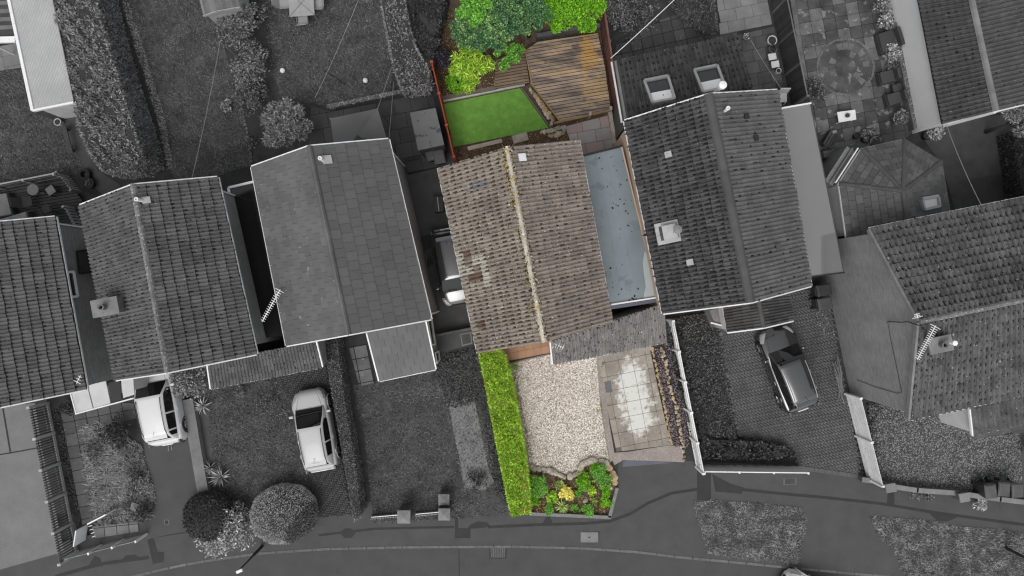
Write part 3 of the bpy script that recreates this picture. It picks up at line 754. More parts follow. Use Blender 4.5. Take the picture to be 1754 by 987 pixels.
def house(name, label, lo, ri, ro, ze, zr, wall='brick_dark', kind='roman', mts=('tile_b', 'tile_b'), gauge=0.36, cover=0.33, keep=290, ridge=None, trim='white', over=0.18, gover=0.12, moss_and_shade=None, special=None, seed=1, gutters=(1, 1), verge=(1, 1), slabmat='roof_felt', rn=18, jit=1.0, gauges=None, stagger=False, ridge_w=0.13, zro=None, wz0=0.0):
    """gabled house. lo / ri / ro: pixel pairs (back end, street end) of one eave, the ridge, the other eave"""
    L0, L1 = W(*lo[0], ze), W(*lo[1], ze); A0, A1 = W(*ri[0], zr), W(*ri[1], zr); Q0, Q1 = W(*ro[0], ze if zro is None else zro), W(*ro[1], ze if zro is None else zro)
    c = (L0 + L1 + Q0 + Q1) / 4; root = empty(name, (c.x, c.y, 0), label, 'house')
    # walls set back under the eaves
    ax = (A1 - A0).normalized(); acr = (Q0 - L0 + Q1 - L1); acr.z = 0; acr.normalize()
    w = [L0 + ax * gover + acr * over, L1 - ax * gover + acr * over, Q1 - ax * gover - acr * over, Q0 + ax * gover - acr * over]
    zt = ze - 0.02; zt2 = (zro if zro is not None else ze) - 0.02
    r0, r1 = A0 + ax * gover, A1 - ax * gover
    v = [(p.x, p.y, wz0) for p in w] + [(w[0].x, w[0].y, zt), (w[1].x, w[1].y, zt), (w[2].x, w[2].y, zt2), (w[3].x, w[3].y, zt2)] + [(r0.x, r0.y, zr - 0.14), (r1.x, r1.y, zr - 0.14)]
    MB().add(v, [(0, 1, 5, 4), (2, 3, 7, 6), (1, 2, 6, 9, 5), (3, 0, 4, 8, 7), (4, 5, 9, 8), (6, 7, 8, 9)]).build('wall', M[wall], root)
    dz = Vector((0, 0, 0.05)); rb = MB(); rb.slab([A0 - dz, A1 - dz, L1 - dz, L0 - dz], 0.08); rb.slab([A0 - dz, A1 - dz, Q1 - dz, Q0 - dz], 0.08)
    roof = rb.build('roof', M[slabmat], root)
    g = gauges or (gauge, gauge)
    tiles(roof, [(A0, A1, L0, L1, g[0], cover, mts[0]), (A0, A1, Q0, Q1, g[1], cover, mts[1])], kind, None, keep, root, seed=seed, moss_and_shade=moss_and_shade, special=special, jit=jit, stagger=stagger)
    ridge_tiles(roof, A0 + Vector((0, 0, 0.05)), A1 + Vector((0, 0, 0.05)), ridge or mts[0], rn, w=ridge_w)
    if trim:
        for k, (e0, e1) in enumerate(((L0, L1), (Q0, Q1))):
            if gutters[k]:
                sd = acr * (-1 if k == 0 else 1)
                b = MB(); b.beam(e0 + sd * 0.085 - Vector((0, 0, 0.055)), e1 + sd * 0.085 - Vector((0, 0, 0.055)), 0.022, 0.09); b.beam(e0 + sd * 0.03 - Vector((0, 0, 0.10)), e1 + sd * 0.03 - Vector((0, 0, 0.10)), 0.10, 0.02)
                b.build('gutter', M[trim], root)
        for k, (p, q, rdg) in enumerate(((L0, Q0, A0), (L1, Q1, A1))):
            if verge[k]:
                s = -ax if k == 0 else ax
                for e in (p, q):
                    MB().beam(e + s * 0.035 - Vector((0, 0, 0.05)), rdg + s * 0.035 - Vector((0, 0, 0.05)), 0.05, 0.16).build('bargeboard', M[trim], root)
    return dict(root=root, roof=roof, L0=L0, L1=L1, A0=A0, A1=A1, Q0=Q0, Q1=Q1, ax=ax, acr=acr, w=w)

def surf_frame(Hh, side, px, py):
    """point, down-slope, along, normal on a roof slope at a pixel"""
    E0, E1 = (Hh['L0'], Hh['L1']) if side == 'L' else (Hh['Q0'], Hh['Q1'])
    A0, A1 = Hh['A0'], Hh['A1']; n = (A1 - A0).cross(E0 - A0).normalized()
    if n.z < 0: n = -n
    p = on_plane(px, py, A0, n); al = (A1 - A0).normalized(); dn = ((E0 + E1) - (A0 + A1)); dn = (dn - al * dn.dot(al)).normalized()
    return p, dn, al, n

def vent_tile(Hh, side, px, py, mt='white', s=0.30, pipe=False):
    p, dn, al, n = surf_frame(Hh, side, px, py)
    o = MB().obox(p + n * 0.135, dn * s * 0.5, al * s * 0.45, n * 0.02).build('vent_tile', M[mt], Hh['root'])
    if pipe:
        q = p - dn * s * 0.3 - al * 0.0
        MB().lathe([(0.07, 0.0), (0.07, 0.42), (0.085, 0.42), (0.085, 0.47), (0.05, 0.47), (0.05, 0.40)], (q.x, q.y, q.z + 0.05), 12).build('vent_pipe', M['white'], o)
    return o

def chimney(Hh, side, px, py, ztop, a, b, mt='concrete', pots=1, capmt=None, potmt='pot'):
    """brick stack rising through the roof; px,py = where its top shows"""
    t = W(px, py, ztop); ax, ac = Hh['ax'].copy(), Hh['acr']; ax.z = 0; ax.normalize()
    st = MB().obox((t.x, t.y, (ztop + 4.5) / 2), ax * b / 2, ac * a / 2, (0, 0, (ztop - 4.5) / 2)).build('chimney', M[mt], Hh['root'])
    MB().obox((t.x, t.y, ztop + 0.03), ax * (b / 2 + 0.05), ac * (a / 2 + 0.05), (0, 0, 0.04)).build('chimney_cap', M[capmt or mt], st, bevel=0.01)
    for i in range(pots):
        q = t + ac * (0.0 if pots == 1 else (i - 0.5) * a * 0.5)
        MB().lathe([(0.13, 0.06), (0.11, 0.28), (0.135, 0.30), (0.135, 0.35), (0.085, 0.35), (0.08, 0.2)], (q.x, q.y, ztop), 14, cap=False).build('chimney_pot', M[potmt], st, smooth=True)
    fl = MB()
    p, dn, al, n = surf_frame(Hh, side, px, py)
    return st

def aerial(name, label, mast0, mast1, b0, b1, n, el, mt='white', cat='aerial', mast=True):
    """yagi aerial: mast, boom with cross elements"""
    root = empty(name, mast0, label, cat)
    if mast: MB().tube([mast0, mast1], 0.02, 6).build('mast', M['metal_grey'], root)
    MB().tube([b0, b1], 0.016, 6).build('boom', M[mt], root)
    d = (Vector(b1) - Vector(b0)); sd = d.cross(Vector((0, 0, 1))).normalized(); e = MB()
    for i in range(n):
        q = Vector(b0) + d * ((i + 0.5) / n); L = el * (1 - 0.35 * i / n) * (1.5 if i == 0 else 1); e.beam(q - sd * L / 2, q + sd * L / 2, 0.02, 0.02)
    e.build('element', M[mt], root)
    return root

def window(parent, px4, p0, n, frame='white', glass='glass', name='window', fw=0.06, proud=0.04):
    """window set on a wall plane, corners from pixels"""
    c = [on_plane(x, y, p0, n) + n * proud for x, y in px4]; b = MB()
    for i in range(4): b.beam(c[i], c[(i + 1) % 4], fw, fw, up=n)
    o = b.build(name, M[frame], parent)
    MB().add([q - n * 0.012 for q in c], [(0, 1, 2, 3)]).build('pane', M[glass], o)
    return o

def skylight(root_parent, c4, n, lift=0.19, blind=0.45):
    """roof window: kerb frame, pane, pulled blind. c4 world corners (upper-left, upper-right, lower-right, lower-left)"""
    c = [Vector(q) + n * lift for q in c4]; b = MB()
    for i in range(4): b.beam(c[i], c[(i + 1) % 4], 0.11, 0.20, up=n)
    o = b.build('skylight', M['metal_grey'], root_parent)
    inn = [q - n * 0.01 for q in c]
    MB().add(inn, [(0, 1, 2, 3)]).build('pane', M['glass'], o)
    if blind:
        l = [inn[0].lerp(inn[3], 1 - blind), inn[1].lerp(inn[2], 1 - blind), inn[2], inn[3]]
        m = sum(inn, Vector()) / 4
        MB().add([q.lerp(m, 0.06) + n * 0.006 for q in l], [(0, 1, 2, 3)]).build('blind', M['blind'], o)
    MB().beam(c[0], c[1], 0.16, 0.14, up=n).build('top_flashing', M['metal_grey'], o)
    return o

# ---------------------------------------------------------------- fences
def fence(name, label, b0, b1, h, panels, mt, post='fence_pale', boards=11, gap=0.02, th=0.02, style='v', gravel_board=None, cap=None, rails=True, cat='fence', group=None, post_w=0.10, post_side=1, post_up=0.04, wav=0.0, zb=0.0):
    """fence on a ground line from pixel b0 to b1: posts, rails, each board a part"""
    a, b = W(*b0, zb), W(*b1, zb); d = (b - a); L = d.length; u = d.normalized(); s = Vector((u.y, -u.x, 0))
    root = empty(name, a, label, cat, group); pl = L / panels; cache = {}
    for i in range(panels + 1):
        q = a + u * pl * i + s * 0.0
        MB().obox(q + Vector((0, 0, (h + post_up) / 2)) + s * post_side * 0.02, u * post_w / 2, s * (post_w / 2 + 0.02), (0, 0, (h + post_up) / 2)).build('post', M[post], root)
    for i in range(panels):
        p0 = a + u * (pl * i + post_w / 2); W_ = pl - post_w; z0 = 0.03
        if gravel_board:
            MB().obox(p0 + u * W_ / 2 + Vector((0, 0, 0.08)), u * W_ / 2, s * 0.025, (0, 0, 0.08)).build('gravel_board', M[gravel_board], root); z0 = 0.17
        if style == 'v':
            bw = W_ / boards
            for k in range(boards):
                key = 'v'
                if key not in cache:
                    m = MB().obox((0, 0, (h + z0) / 2), (max(0.01, (bw - gap) / 2), 0, 0), (0, th / 2, 0), (0, 0, (h - z0) / 2))
                    me = bpy.data.meshes.new('board'); me.from_pydata(m.v, [], m.f); me.update(); me.materials.append(M[mt]); cache[key] = me
                o = bpy.data.objects.new('board', cache[key]); COL.objects.link(o)
                o.location = p0 + u * bw * (k + 0.5) + s * (0.006 * (k % 2) + wav * math.sin(k * 0.7 + i)); o.rotation_euler.z = math.atan2(u.y, u.x) + random.uniform(-.02, .02); attach(o, root)
        else:
            bh = (h - z0) / boards
            for k in range(boards):
                if 'h' not in cache:
                    m = MB().obox((0, 0, 0), (W_ / 2, 0, 0), (0, th / 2, 0), (0, 0, (bh - gap) / 2))
                    me = bpy.data.meshes.new('board'); me.from_pydata(m.v, [], m.f); me.update(); me.materials.append(M[mt]); cache['h'] = me
                o = bpy.data.objects.new('board', cache['h']); COL.objects.link(o)
                o.location = p0 + u * W_ / 2 + Vector((0, 0, z0 + bh * (k + 0.5))); o.rotation_euler.z = math.atan2(u.y, u.x); attach(o, root)
        if rails and style == 'v':
            for zz in (z0 + 0.15, h - 0.2):
                MB().obox(p0 + u * W_ / 2 + Vector((0, 0, zz)) + s * (-post_side) * (-0.035), u * W_ / 2, s * 0.02, (0, 0, 0.035)).build('rail', M[mt], root)
        if cap:
            MB().obox(p0 + u * W_ / 2 + Vector((0, 0, h + 0.015)), u * W_ / 2, s * cap[1] / 2, (0, 0, 0.018)).build('capping', M[cap[0]], root)
    return root

def wall(name, label, px, w, h, mt, cap=None, cat='wall', z=0.0, group=None):
    p = WL(px, z); root = empty(name, p[0], label, cat, group)
    for i in range(len(p) - 1):
        d = (p[i + 1] - p[i]).normalized() * w / 2 * (1 if i < len(p) - 2 else 0)
        MB().beam(p[i] + Vector((0, 0, h / 2)), p[i + 1] + d + Vector((0, 0, h / 2)), w, h).build('wall_run', M[mt], root)
        if cap: MB().beam(p[i] + Vector((0, 0, h + 0.02)), p[i + 1] + d + Vector((0, 0, h + 0.02)), w + 0.05, 0.045).build('coping', M[cap], root, bevel=0.008)
    return root

def cable(name, label, pts, sag=0.15, r=0.012, mt='metal_grey', cat='cable'):
    a, b = Vector(pts[0]), Vector(pts[1]); q = []
    for i in range(13):
        t = i / 12; p = a.lerp(b, t); p.z -= sag * 4 * t * (1 - t); q.append(p)
    o = MB().tube(q, r, 5).build(name, M[mt]); return tag(o, label, cat)

# ---------------------------------------------------------------- cars
def interp(tab, y):
    xs = [t[0] for t in tab]
    return float(np.interp(y, xs, [t[1] for t in tab]))
def smooth_interp(tab, y):
    for i in range(len(tab) - 1):
        if tab[i][0] <= y <= tab[i + 1][0]:
            t = (y - tab[i][0]) / (tab[i + 1][0] - tab[i][0]); t = t * t * (3 - 2 * t); return tab[i][1] * (1 - t) + tab[i + 1][1] * t
    return tab[0][1] if y < tab[0][0] else tab[-1][1]
def car(name, label, loc, yaw, L, Wd, Ht, paint, hood=0.27, tail=0.06, rails=False, suv=False, group='parked cars', wheel_r=0.32, towbar=False, blackroof=False, sill='black_plastic', rake_f=0.62, rake_r=0.38, top_w=0.60):
    """car in its own frame: +Y forward. body shell, bonnet, greenhouse, glass, lights, wheels, mirrors"""
    root = empty(name, loc, label, 'car', group, rz=yaw, local=True)
    hl, hw = L / 2, Wd / 2; belt = Ht * 0.60; cowl = hl - hood * L; P = M[paint]
    # --- lower body loft
    ys = list(np.linspace(-hl, hl, 27)); body = MB(); ns = 15
    plan = [(-hl, 0.70), (-hl + 0.05, 0.84), (-hl + 0.22, 0.95), (-hl + 0.6, 0.99), (0, 1.0), (hl - 0.75, 0.985), (hl - 0.38, 0.93), (hl - 0.14, 0.80), (hl - 0.04, 0.66), (hl, 0.52)]
    topz = [(-hl, belt * 0.62), (-hl + 0.06, belt * 0.86), (-hl + 0.18, belt * 0.97), (-hl + 0.6, belt), (cowl - 0.3, belt), (cowl, belt * 0.985), (hl - 0.35, belt * 0.86), (hl - 0.12, belt * 0.76), (hl - 0.03, belt * 0.62), (hl, belt * 0.50)]
    for y in ys:
        w = hw * interp(plan, y); zt = interp(topz, y)
        zs = 0.22
        arch = [(-1.0, zs + 0.02), (-1.0, zs + (zt - zs) * .35), (-1.0, zs + (zt - zs) * .65), (-0.965, zt - 0.07), (-0.90, zt - 0.02), (-0.74, zt + 0.004), (-0.4, zt + 0.03), (0, zt + 0.04)]
        full = arch + [(-a, z) for a, z in arch[:-1][::-1]]
        body.v += [(a * w, y, z) for a, z in full]
    for i in range(len(ys) - 1):
        for k in range(ns - 1):
            b0 = i * ns + k; body.f.append((b0, b0 + ns, b0 + ns + 1, b0 + 1))
    body.f.append(tuple(range(ns))); body.f.append(tuple((len(ys) - 1) * ns + k for k in range(ns))[::-1])
    bd = body.build('body', P, root, smooth=True)
    MB().box(-hw * 0.9, hw * 0.9, -hl * 0.92, hl * 0.9, 0.16, 0.30).build('underside', M['black_plastic'], root)
    # --- greenhouse
    gy = [cowl + 0.03, cowl - rake_f, -hl + tail * L + rake_r, -hl + tail * L]     # base of screen, top of screen, back of roof, foot of tailgate
    wb, wt = hw * 0.90, hw * top_w * 1.18; zt = Ht
    def sect(t):      # t 0..3 along the four stations
        i = min(int(t), 2); f = t - i
        y = gy[i] * (1 - f) + gy[i + 1] * f
        return y
    nst = 22; gh = MB(); prof = []
    for j in range(nst + 1):
        y = gy[0] + (gy[3] - gy[0]) * j / nst
        if y > gy[1]: q = (gy[0] - y) / (gy[0] - gy[1]); z = belt + (zt - 0.05 - belt) * (max(q, 0.0) ** 0.92)
        elif y > gy[2]: q = (gy[1] - y) / (gy[1] - gy[2]); z = zt - 0.05 + 0.05 * math.sin(math.pi * q) - 0.02 * q
        else: q = (y - gy[3]) / (gy[2] - gy[3]); z = belt + 0.02 + (zt - 0.07 - belt - 0.02) * (max(q, 0.0) ** 0.75)
        fz = (z - belt) / (zt - belt); w = wb + (wt - wb) * fz
        if y > gy[1]: wbb = wb * (0.90 + 0.10 * (gy[0] - y) / (gy[0] - gy[1]))
        else: wbb = wb
        taper = 1.0 - 0.10 * max(0, (gy[1] - y) / (gy[1] - gy[3])) ** 2
        w = min(w, wbb) * taper; prof.append((y, z, w, wbb * taper))
        gh.v += [(-wbb * taper, y, belt - 0.05), (-w, y, z - 0.02), (-w * 0.93, y, z), (-w * 0.5, y, z + 0.025), (0, y, z + 0.032), (w * 0.5, y, z + 0.025), (w * 0.93, y, z), (w, y, z - 0.02), (wbb * taper, y, belt - 0.05)]
    for j in range(nst):
        for k in range(8): b0 = j * 9 + k; gh.f.append((b0, b0 + 1, b0 + 10, b0 + 9))
    gh.f.append(tuple(range(9))[::-1]); gh.f.append(tuple(nst * 9 + k for k in range(9)))
    roofo = gh.build('roof', P if not blackroof else M['black_plastic'], root, smooth=True)
    def at(y):
        ya = [p[0] for p in prof][::-1]
        return tuple(float(np.interp(y, ya, [p[k] for p in prof][::-1])) for k in (1, 2, 3))
    def top_strip(y0, y1, wf0, wf1, name, off=0.012, n=6, mt='car_glass'):
        b = MB()
        for i in range(n + 1):
            y = y0 + (y1 - y0) * i / n; z, w, wbb = at(y); wf = wf0 + (wf1 - wf0) * i / n
            for k in range(7):
                x = (k / 3 - 1) * wf * w; b.v.append((x, y + (off if y0 > 0 else -off) * 0.6, z + 0.030 * (1 - (x / (w + 1e-6)) ** 2) + off))
        for i in range(n):
            for k in range(6): q = i * 7 + k; b.f.append((q, q + 1, q + 8, q + 7) if y1 < y0 else (q, q + 7, q + 8, q + 1))
        return b.build(name, M[mt], root, smooth=True)
    ws = top_strip(gy[0] - 0.03, gy[1] + 0.02, 0.93, 0.90, 'windscreen')
    top_strip(gy[2] - 0.03, gy[3] + (gy[2] - gy[3]) * 0.35, 0.84, 0.86, 'rear_window')
    # wiper
    z, w, _ = at(gy[0] - 0.12)
    MB().tube([(-w * 0.1, gy[0] - 0.03, z + 0.02), (w * 0.55, gy[0] - 0.10, z + 0.05)], 0.009, 4).build('wiper', M['black_plastic'], ws)
    # side glass
    for sx in (-1, 1):
        segs = [(gy[1] + 0.28, (gy[1] + gy[2]) / 2 + 0.06), ((gy[1] + gy[2]) / 2 - 0.02, gy[2] + 0.18)] + ([(gy[2] + 0.10, gy[2] - 0.12)] if suv else [])
        for (ya, yb) in segs:
            b = MB(); n = 5
            for i in range(n + 1):
                y = ya + (yb - ya) * i / n; z, w, wbb = at(y)
                zl, zh = belt + 0.02, max(belt + 0.04, z - 0.085)
                for zz in (zl, zh):
                    f = (zz - (belt - 0.05)) / (z - 0.02 - belt + 0.05); x = wbb + (w - wbb) * f; b.v.append((sx * (x + 0.008), y, zz))
            for i in range(n): q = i * 2; b.f.append((q, q + 1, q + 3, q + 2) if sx > 0 else (q, q + 2, q + 3, q + 1))
            b.build('side_window', M['car_glass'], root)
        # mirrors, handles, lights
        z, w, wbb = at(gy[1] + 0.3)
        MB().obox((sx * (hw + 0.06), gy[0] - 0.30, belt + 0.05), (0.10, 0, 0), (0, 0.06, 0), (0, 0, 0.065)).build('wing_mirror', P, root, bevel=0.03)
        for yh in ((gy[1] + gy[2]) / 2 + 0.12, gy[2] + 0.25):
            MB().obox((sx * (hw * 0.985 + 0.012), yh, belt - 0.10), (0.012, 0, 0), (0, 0.09, 0), (0, 0, 0.018)).build('door_handle', P if paint != 'paint_black' else M['metal_grey'], root)
        yl = hl - 0.30
        hb = MB()
        for i in range(6):
            t = i / 5; y = hl - 0.52 + t * 0.42; w = hw * interp(plan, y); zt_ = interp(topz, y)
            hb.v += [(sx * (w * 0.905), y, zt_ + 0.012), (sx * (w * 0.99 + 0.008), y, zt_ - 0.10), (sx * w * (0.86 - 0.24 * t), y, zt_ + 0.020)]
        for i in range(5):
            q = i * 3
            for a_, b_ in ((0, 1), (2, 0)): hb.f.append((q + a_, q + b_, q + 3 + b_, q + 3 + a_) if sx > 0 else (q + a_, q + 3 + a_, q + 3 + b_, q + b_))
        hb.build('headlight', M['lamp_clear'], root)
        w = hw * interp(plan, -hl + 0.10)
        MB().obox((sx * w * 0.93, -hl + 0.10, belt * 0.84), (0.05, 0, 0), (0, 0.09, 0), (0, 0, 0.13)).build('tail_light', M['lamp_red'], root, bevel=0.02)
        if rails:
            pts = []
            for i in range(7):
                y = gy[1] - 0.10 + (gy[2] + 0.05 - gy[1]) * i / 6; z, w, _ = at(y); pts.append((sx * w * 0.88, y, z + (0.035 if i in (0, 6) else 0.07)))
            MB().tube(pts, 0.020, 6).build('roof_rail', M['alloy' if paint == 'paint_black' else 'black_plastic'], root)
        for yw in (hl - 0.80, -hl + 0.78):
            x = sx * (hw - 0.10)
            wc = MB()
            for k in range(2): pass
            tyre = MB(); seg = 20
            for (dx, rr) in ((-0.10, wheel_r * 0.9), (-0.10, wheel_r), (0.09, wheel_r), (0.105, wheel_r * 0.9), (0.105, wheel_r * 0.66)):
                for k in range(seg): a = 2 * math.pi * k / seg; tyre.v.append((x + sx * dx, yw + rr * math.cos(a), wheel_r + rr * math.sin(a)))
            for i in range(4):
                for k in range(seg): k2 = (k + 1) % seg; tyre.f.append((i * seg + k, i * seg + k2, (i + 1) * seg + k2, (i + 1) * seg + k))
            wo_ = tyre.build('wheel', M['tyre'], root, smooth=True)
            rim = MB()
            for k in range(5):
                a = 2 * math.pi * k / 5; rim.beam((x + sx * 0.10, yw, wheel_r), (x + sx * 0.10, yw + wheel_r * 0.64 * math.cos(a), wheel_r + wheel_r * 0.64 * math.sin(a)), 0.07, 0.02, up=(1, 0, 0))
            rim.build('rim', M['alloy'], wo_)
            ar = MB(); pts = [(sx * (hw * 0.985 + 0.004), yw + (wheel_r + 0.06) * math.cos(a), wheel_r + (wheel_r + 0.06) * math.sin(a)) for a in np.linspace(-0.2, math.pi + 0.2, 11)]
            ar.tube(pts, 0.035, 5).build('wheel_arch', M['black_plastic'] if suv else P, root)
    # bumpers, grille, plate, spoiler, aerial
    MB().obox((0, hl - 0.03, 0.42), (hw * 0.42, 0, 0), (0, 0.05, 0), (0, 0, 0.10)).build('grille', M['black_plastic'], root, bevel=0.02)
    MB().obox((0, -hl + 0.00, 0.40), (hw * 0.72, 0, 0), (0, 0.07, 0), (0, 0, 0.12)).build('bumper', M['black_plastic'] if suv else P, root, bevel=0.04)
    MB().obox((0, -hl - 0.005, belt * 0.66), (0.26, 0, 0), (0, 0.02, 0), (0, 0, 0.055)).build('number_plate', M['white'], root)
    z, w, _ = at(gy[2] - 0.02); MB().obox((0, gy[2] - 0.08, z + 0.01), (w * 0.86, 0, 0), (0, 0.11, 0), (0, 0, 0.016)).build('spoiler', P, root, bevel=0.012)
    z, w, _ = at(gy[2] + 0.25); MB().tube([(0, gy[2] + 0.22, z + 0.03), (0, gy[2] + 0.02, z + 0.17)], 0.008, 4).build('radio_aerial', M['black_plastic'], root)
    # bonnet shut line
    for sx in (-1, 1):
        ln = MB(); pts = []
        for i in range(7):
            y = hl - 0.20 - (hl - 0.20 - cowl) * i / 6; w = hw * interp(plan, y); pts.append((sx * w * (0.60 + 0.13 * i / 6), y, interp(topz, y) + 0.014))
        ln.tube(pts, 0.006, 4).build('shut_line', M['black_plastic'], root)
    if towbar:
        MB().tube([(0, -hl + 0.05, 0.35), (0, -hl - 0.22, 0.38), (0, -hl - 0.24, 0.48)], 0.025, 6).build('tow_bar', M['metal_dark'], root)
        for s in (-0.07, 0.07): MB().tube([(s, -hl - 0.05, 0.55), (s * 1.3, -hl - 0.34, 0.60)], 0.018, 5).build('tow_bar', M['metal_grey'], root)
    return root

# ---------------------------------------------------------------- small things
def wheelie_bin(px, py, yaw, label, group, lid='bin_lid', z=0.0):
    c = W(px, py, 1.0); root = empty('wheelie_bin', (c.x, c.y, z), label, 'bin', group, rz=yaw, local=True)
    b = MB()
    v = [(-.22, -.25, .06), (.22, -.25, .06), (.22, .22, .06), (-.22, .22, .06), (-.28, -.34, .98), (.28, -.34, .98), (.28, .30, .98), (-.28, .30, .98)]
    b.add(v, [(0, 3, 2, 1), (4, 5, 6, 7), (0, 1, 5, 4), (1, 2, 6, 5), (2, 3, 7, 6), (3, 0, 4, 7)]).build('bin_body', M['bin_plastic'], root, bevel=0.02)
    l = MB(); l.add([(-.30, -.37, .985), (.30, -.37, .985), (.30, .36, 1.0), (-.30, .36, 1.0), (-.24, -.30, 1.04), (.24, -.30, 1.04), (.24, .28, 1.07), (-.24, .28, 1.07)], [(0, 3, 2, 1), (4, 5, 6, 7), (0, 1, 5, 4), (1, 2, 6, 5), (2, 3, 7, 6), (3, 0, 4, 7)])
    l.build('lid', M[lid], root, bevel=0.015)
    MB().tube([(-.22, .40, .98), (.22, .40, .98)], 0.018, 6).build('handle', M['bin_plastic'], root)
    for s in (-.24, .24): MB().tube([(s - .025, .24, .10), (s + .025, .24, .10)], 0.10, 12).build('wheel', M['tyre'], root)
    return root

def potted(px, py, r, h, label, mt='pot', plant=None, group=None, leafn=160, pr=None, z0=0.0):
    c = W(px, py, z0 + h); root = empty('plant_pot', (c.x, c.y, z0), label, 'plant pot', group)
    MB().lathe([(r * 0.70, 0), (r * 0.96, h * 0.9), (r * 1.05, h * 0.9), (r * 1.05, h), (r * 0.90, h), (r * 0.88, h * 0.86)], c - Vector((0, 0, h)), 18, cap=False).build('pot', M[mt], root, smooth=False)
    MB().lathe([(r * 0.89, h * 0.86), (0.01, h * 0.90)], c - Vector((0, 0, h)), 14).build('compost', M['core_grey'], root)
    if plant:
        q = pr or r * 1.3; k = leafn; u = unit(rng.normal(0, 1, (k, 3))); u[:, 2] = np.abs(u[:, 2])
        p = u * (q * (0.4 + 0.6 * rng.random(k)))[:, None] + np.array([c.x, c.y, z0 + h])
        leaves('foliage', p, u, q * 0.45, q * 0.22, plant, root)
    return root

def ball_bush(name, px, py, rx, ry, h, label, mt, density=900, ln=0.07, wd=0.045, ang=0.0, patch=None):
    """clipped dome: leaves all over an ellipsoid with a dark core; patch = (mt, direction, spread) a second plant grown through it"""
    c = W(px, py, h * 0.45); root = empty(name, (c.x, c.y, 0), label, 'shrub'); n = int(density * 6.28 * rx * ry)
    u = unit(rng.normal(0, 1, (n, 3))); u = u[u[:, 2] > -0.35]; rr = 1.0 + 0.025 * np.sin(u[:, 0] * 9 + 1) * np.cos(u[:, 1] * 8) + rng.normal(0, 0.015, len(u))
    S = np.array([rx, ry, h * 0.55]); ca, sa = math.cos(ang), math.sin(ang)
    def place(w): q = w * S; return np.column_stack([q[:, 0] * ca - q[:, 1] * sa + c.x, q[:, 0] * sa + q[:, 1] * ca + c.y, q[:, 2] + h * 0.45])
    P = place(u * rr[:, None])
    if patch:
        d = np.array(patch[1]) / np.linalg.norm(patch[1]); k = (u @ d + rng.normal(0, 0.03, len(u))) > patch[2]
        leaves('second_foliage', P[k], u[k], ln * 1.1, wd * 1.2, patch[0], root); P, u = P[~k], u[~k]
    leaves('foliage', P, u, ln, wd, mt, root)
    core = MB(); core.lathe([(0.93 * math.sin(t) + 0.001, -0.93 * math.cos(t)) for t in np.linspace(0.5, math.pi, 10)], (0, 0, 0), 20); core.v = [tuple(place(np.array([v]))[0]) for v in core.v]
    core.build('branch_core', M['core_grey'], root, smooth=True); MB().tube([(c.x, c.y, -0.02), (c.x, c.y, h * 0.4)], 0.06, 7).build('stem', M['bark_grey'], root)
    return root
# ================================================================ THE PLACE
A11 = R(11.0)
# ---------------------------------------------------------------- ground, road, pavement
tag(MB().add([(-250, -250, -0.14), (250, -250, -0.14), (250, 250, -0.14), (-250, 250, -0.14)], [(0, 1, 2, 3)]).build('ground', M['earth']), kind='structure')
KERB = [(-300, 1120), (0, 1040), (120, 1011), (220, 987), (300, 968), (350, 959), (440, 946), (560, 938), (700, 935), (877, 934), (1000, 937), (1100, 944), (1160, 952), (1250, 960), (1370, 972), (1480, 982), (1560, 989), (1754, 1008), (2100, 1045)]
sheet('road', [(x, y + 1) for x, y in KERB] + [(2100, 1500), (-300, 1500)], 'road', -0.10)
sheet('plot_ground', [(-300, -200), (2100, -200), (2100, 880), (-300, 880)], 'earth', -0.006)
sheet('pavement', KERB + [(2100, 760), (1754, 840), (1500, 815), (1380, 800), (1200, 790), (1060, 790), (1050, 875), (780, 860), (620, 860), (540, 850), (320, 600), (240, 640), (240, 700), (260, 890), (100, 930), (-300, 1020)], 'asphalt', 0.0)
kb = tag(bpy.data.objects.new('kerb', None), kind='structure'); COL.objects.link(kb)
kp = WL(KERB); cs = [0.0]
for i in range(len(kp) - 1): cs.append(cs[-1] + (kp[i + 1] - kp[i]).length)
def along(t):
    for i in range(len(kp) - 1):
        if t <= cs[i + 1]: return kp[i].lerp(kp[i + 1], (t - cs[i]) / (cs[i + 1] - cs[i]))
    return kp[-1]
t = 6.0
while t < cs[-1] - 8:
    a, b = along(t + 0.008), along(t + 0.905); MB().beam(a + Vector((0, -0.07, -0.045)), b + Vector((0, -0.07, -0.045)), 0.135, 0.115).build('kerb_stone', M['kerb_stone'], kb, bevel=0.015); t += 0.913
# darker trench repairs and covers in the pavement
def patch(px, mt='asphalt_dark', z=0.004, name='tarmac_repair'): return sheet(name, px, mt, z)
def strip(line, w, mt='asphalt_dark', z=0.004, name='tarmac_repair'):
    p = [Vector(q) for q in line]; l, r = [], []
    for i, q in enumerate(p):
        d = (p[min(i + 1, len(p) - 1)] - p[max(i - 1, 0)]).normalized(); n = Vector((-d.y, d.x)); l.append(q + n * w / 2); r.append(q - n * w / 2)
    return sheet(name, [tuple(q) for q in l + r[::-1]], mt, z)
strip([(545, 917), (582, 913), (640, 906), (720, 904), (778, 903)], 4)
patch([(582, 912), (592, 905), (603, 906), (609, 913), (603, 921), (590, 922)], z=0.008)
patch([(779, 877), (785, 877), (785, 905), (806, 905), (806, 922), (779, 922)], z=0.008)
patch([(800, 906), (806, 899), (818, 894), (834, 895), (840, 902), (822, 905)], z=0.010)
strip([(836, 903), (920, 899), (1000, 897), (1045, 893), (1080, 880), (1110, 862), (1150, 845), (1196, 838)], 5)
patch([(928, 899), (936, 885), (942, 885), (948, 899)], z=0.008)
patch([(1194, 806), (1218, 806), (1218, 857), (1194, 857)], z=0.008)
patch([(1220, 812), (1250, 828), (1275, 836), (1270, 846), (1225, 842)], z=0.006)
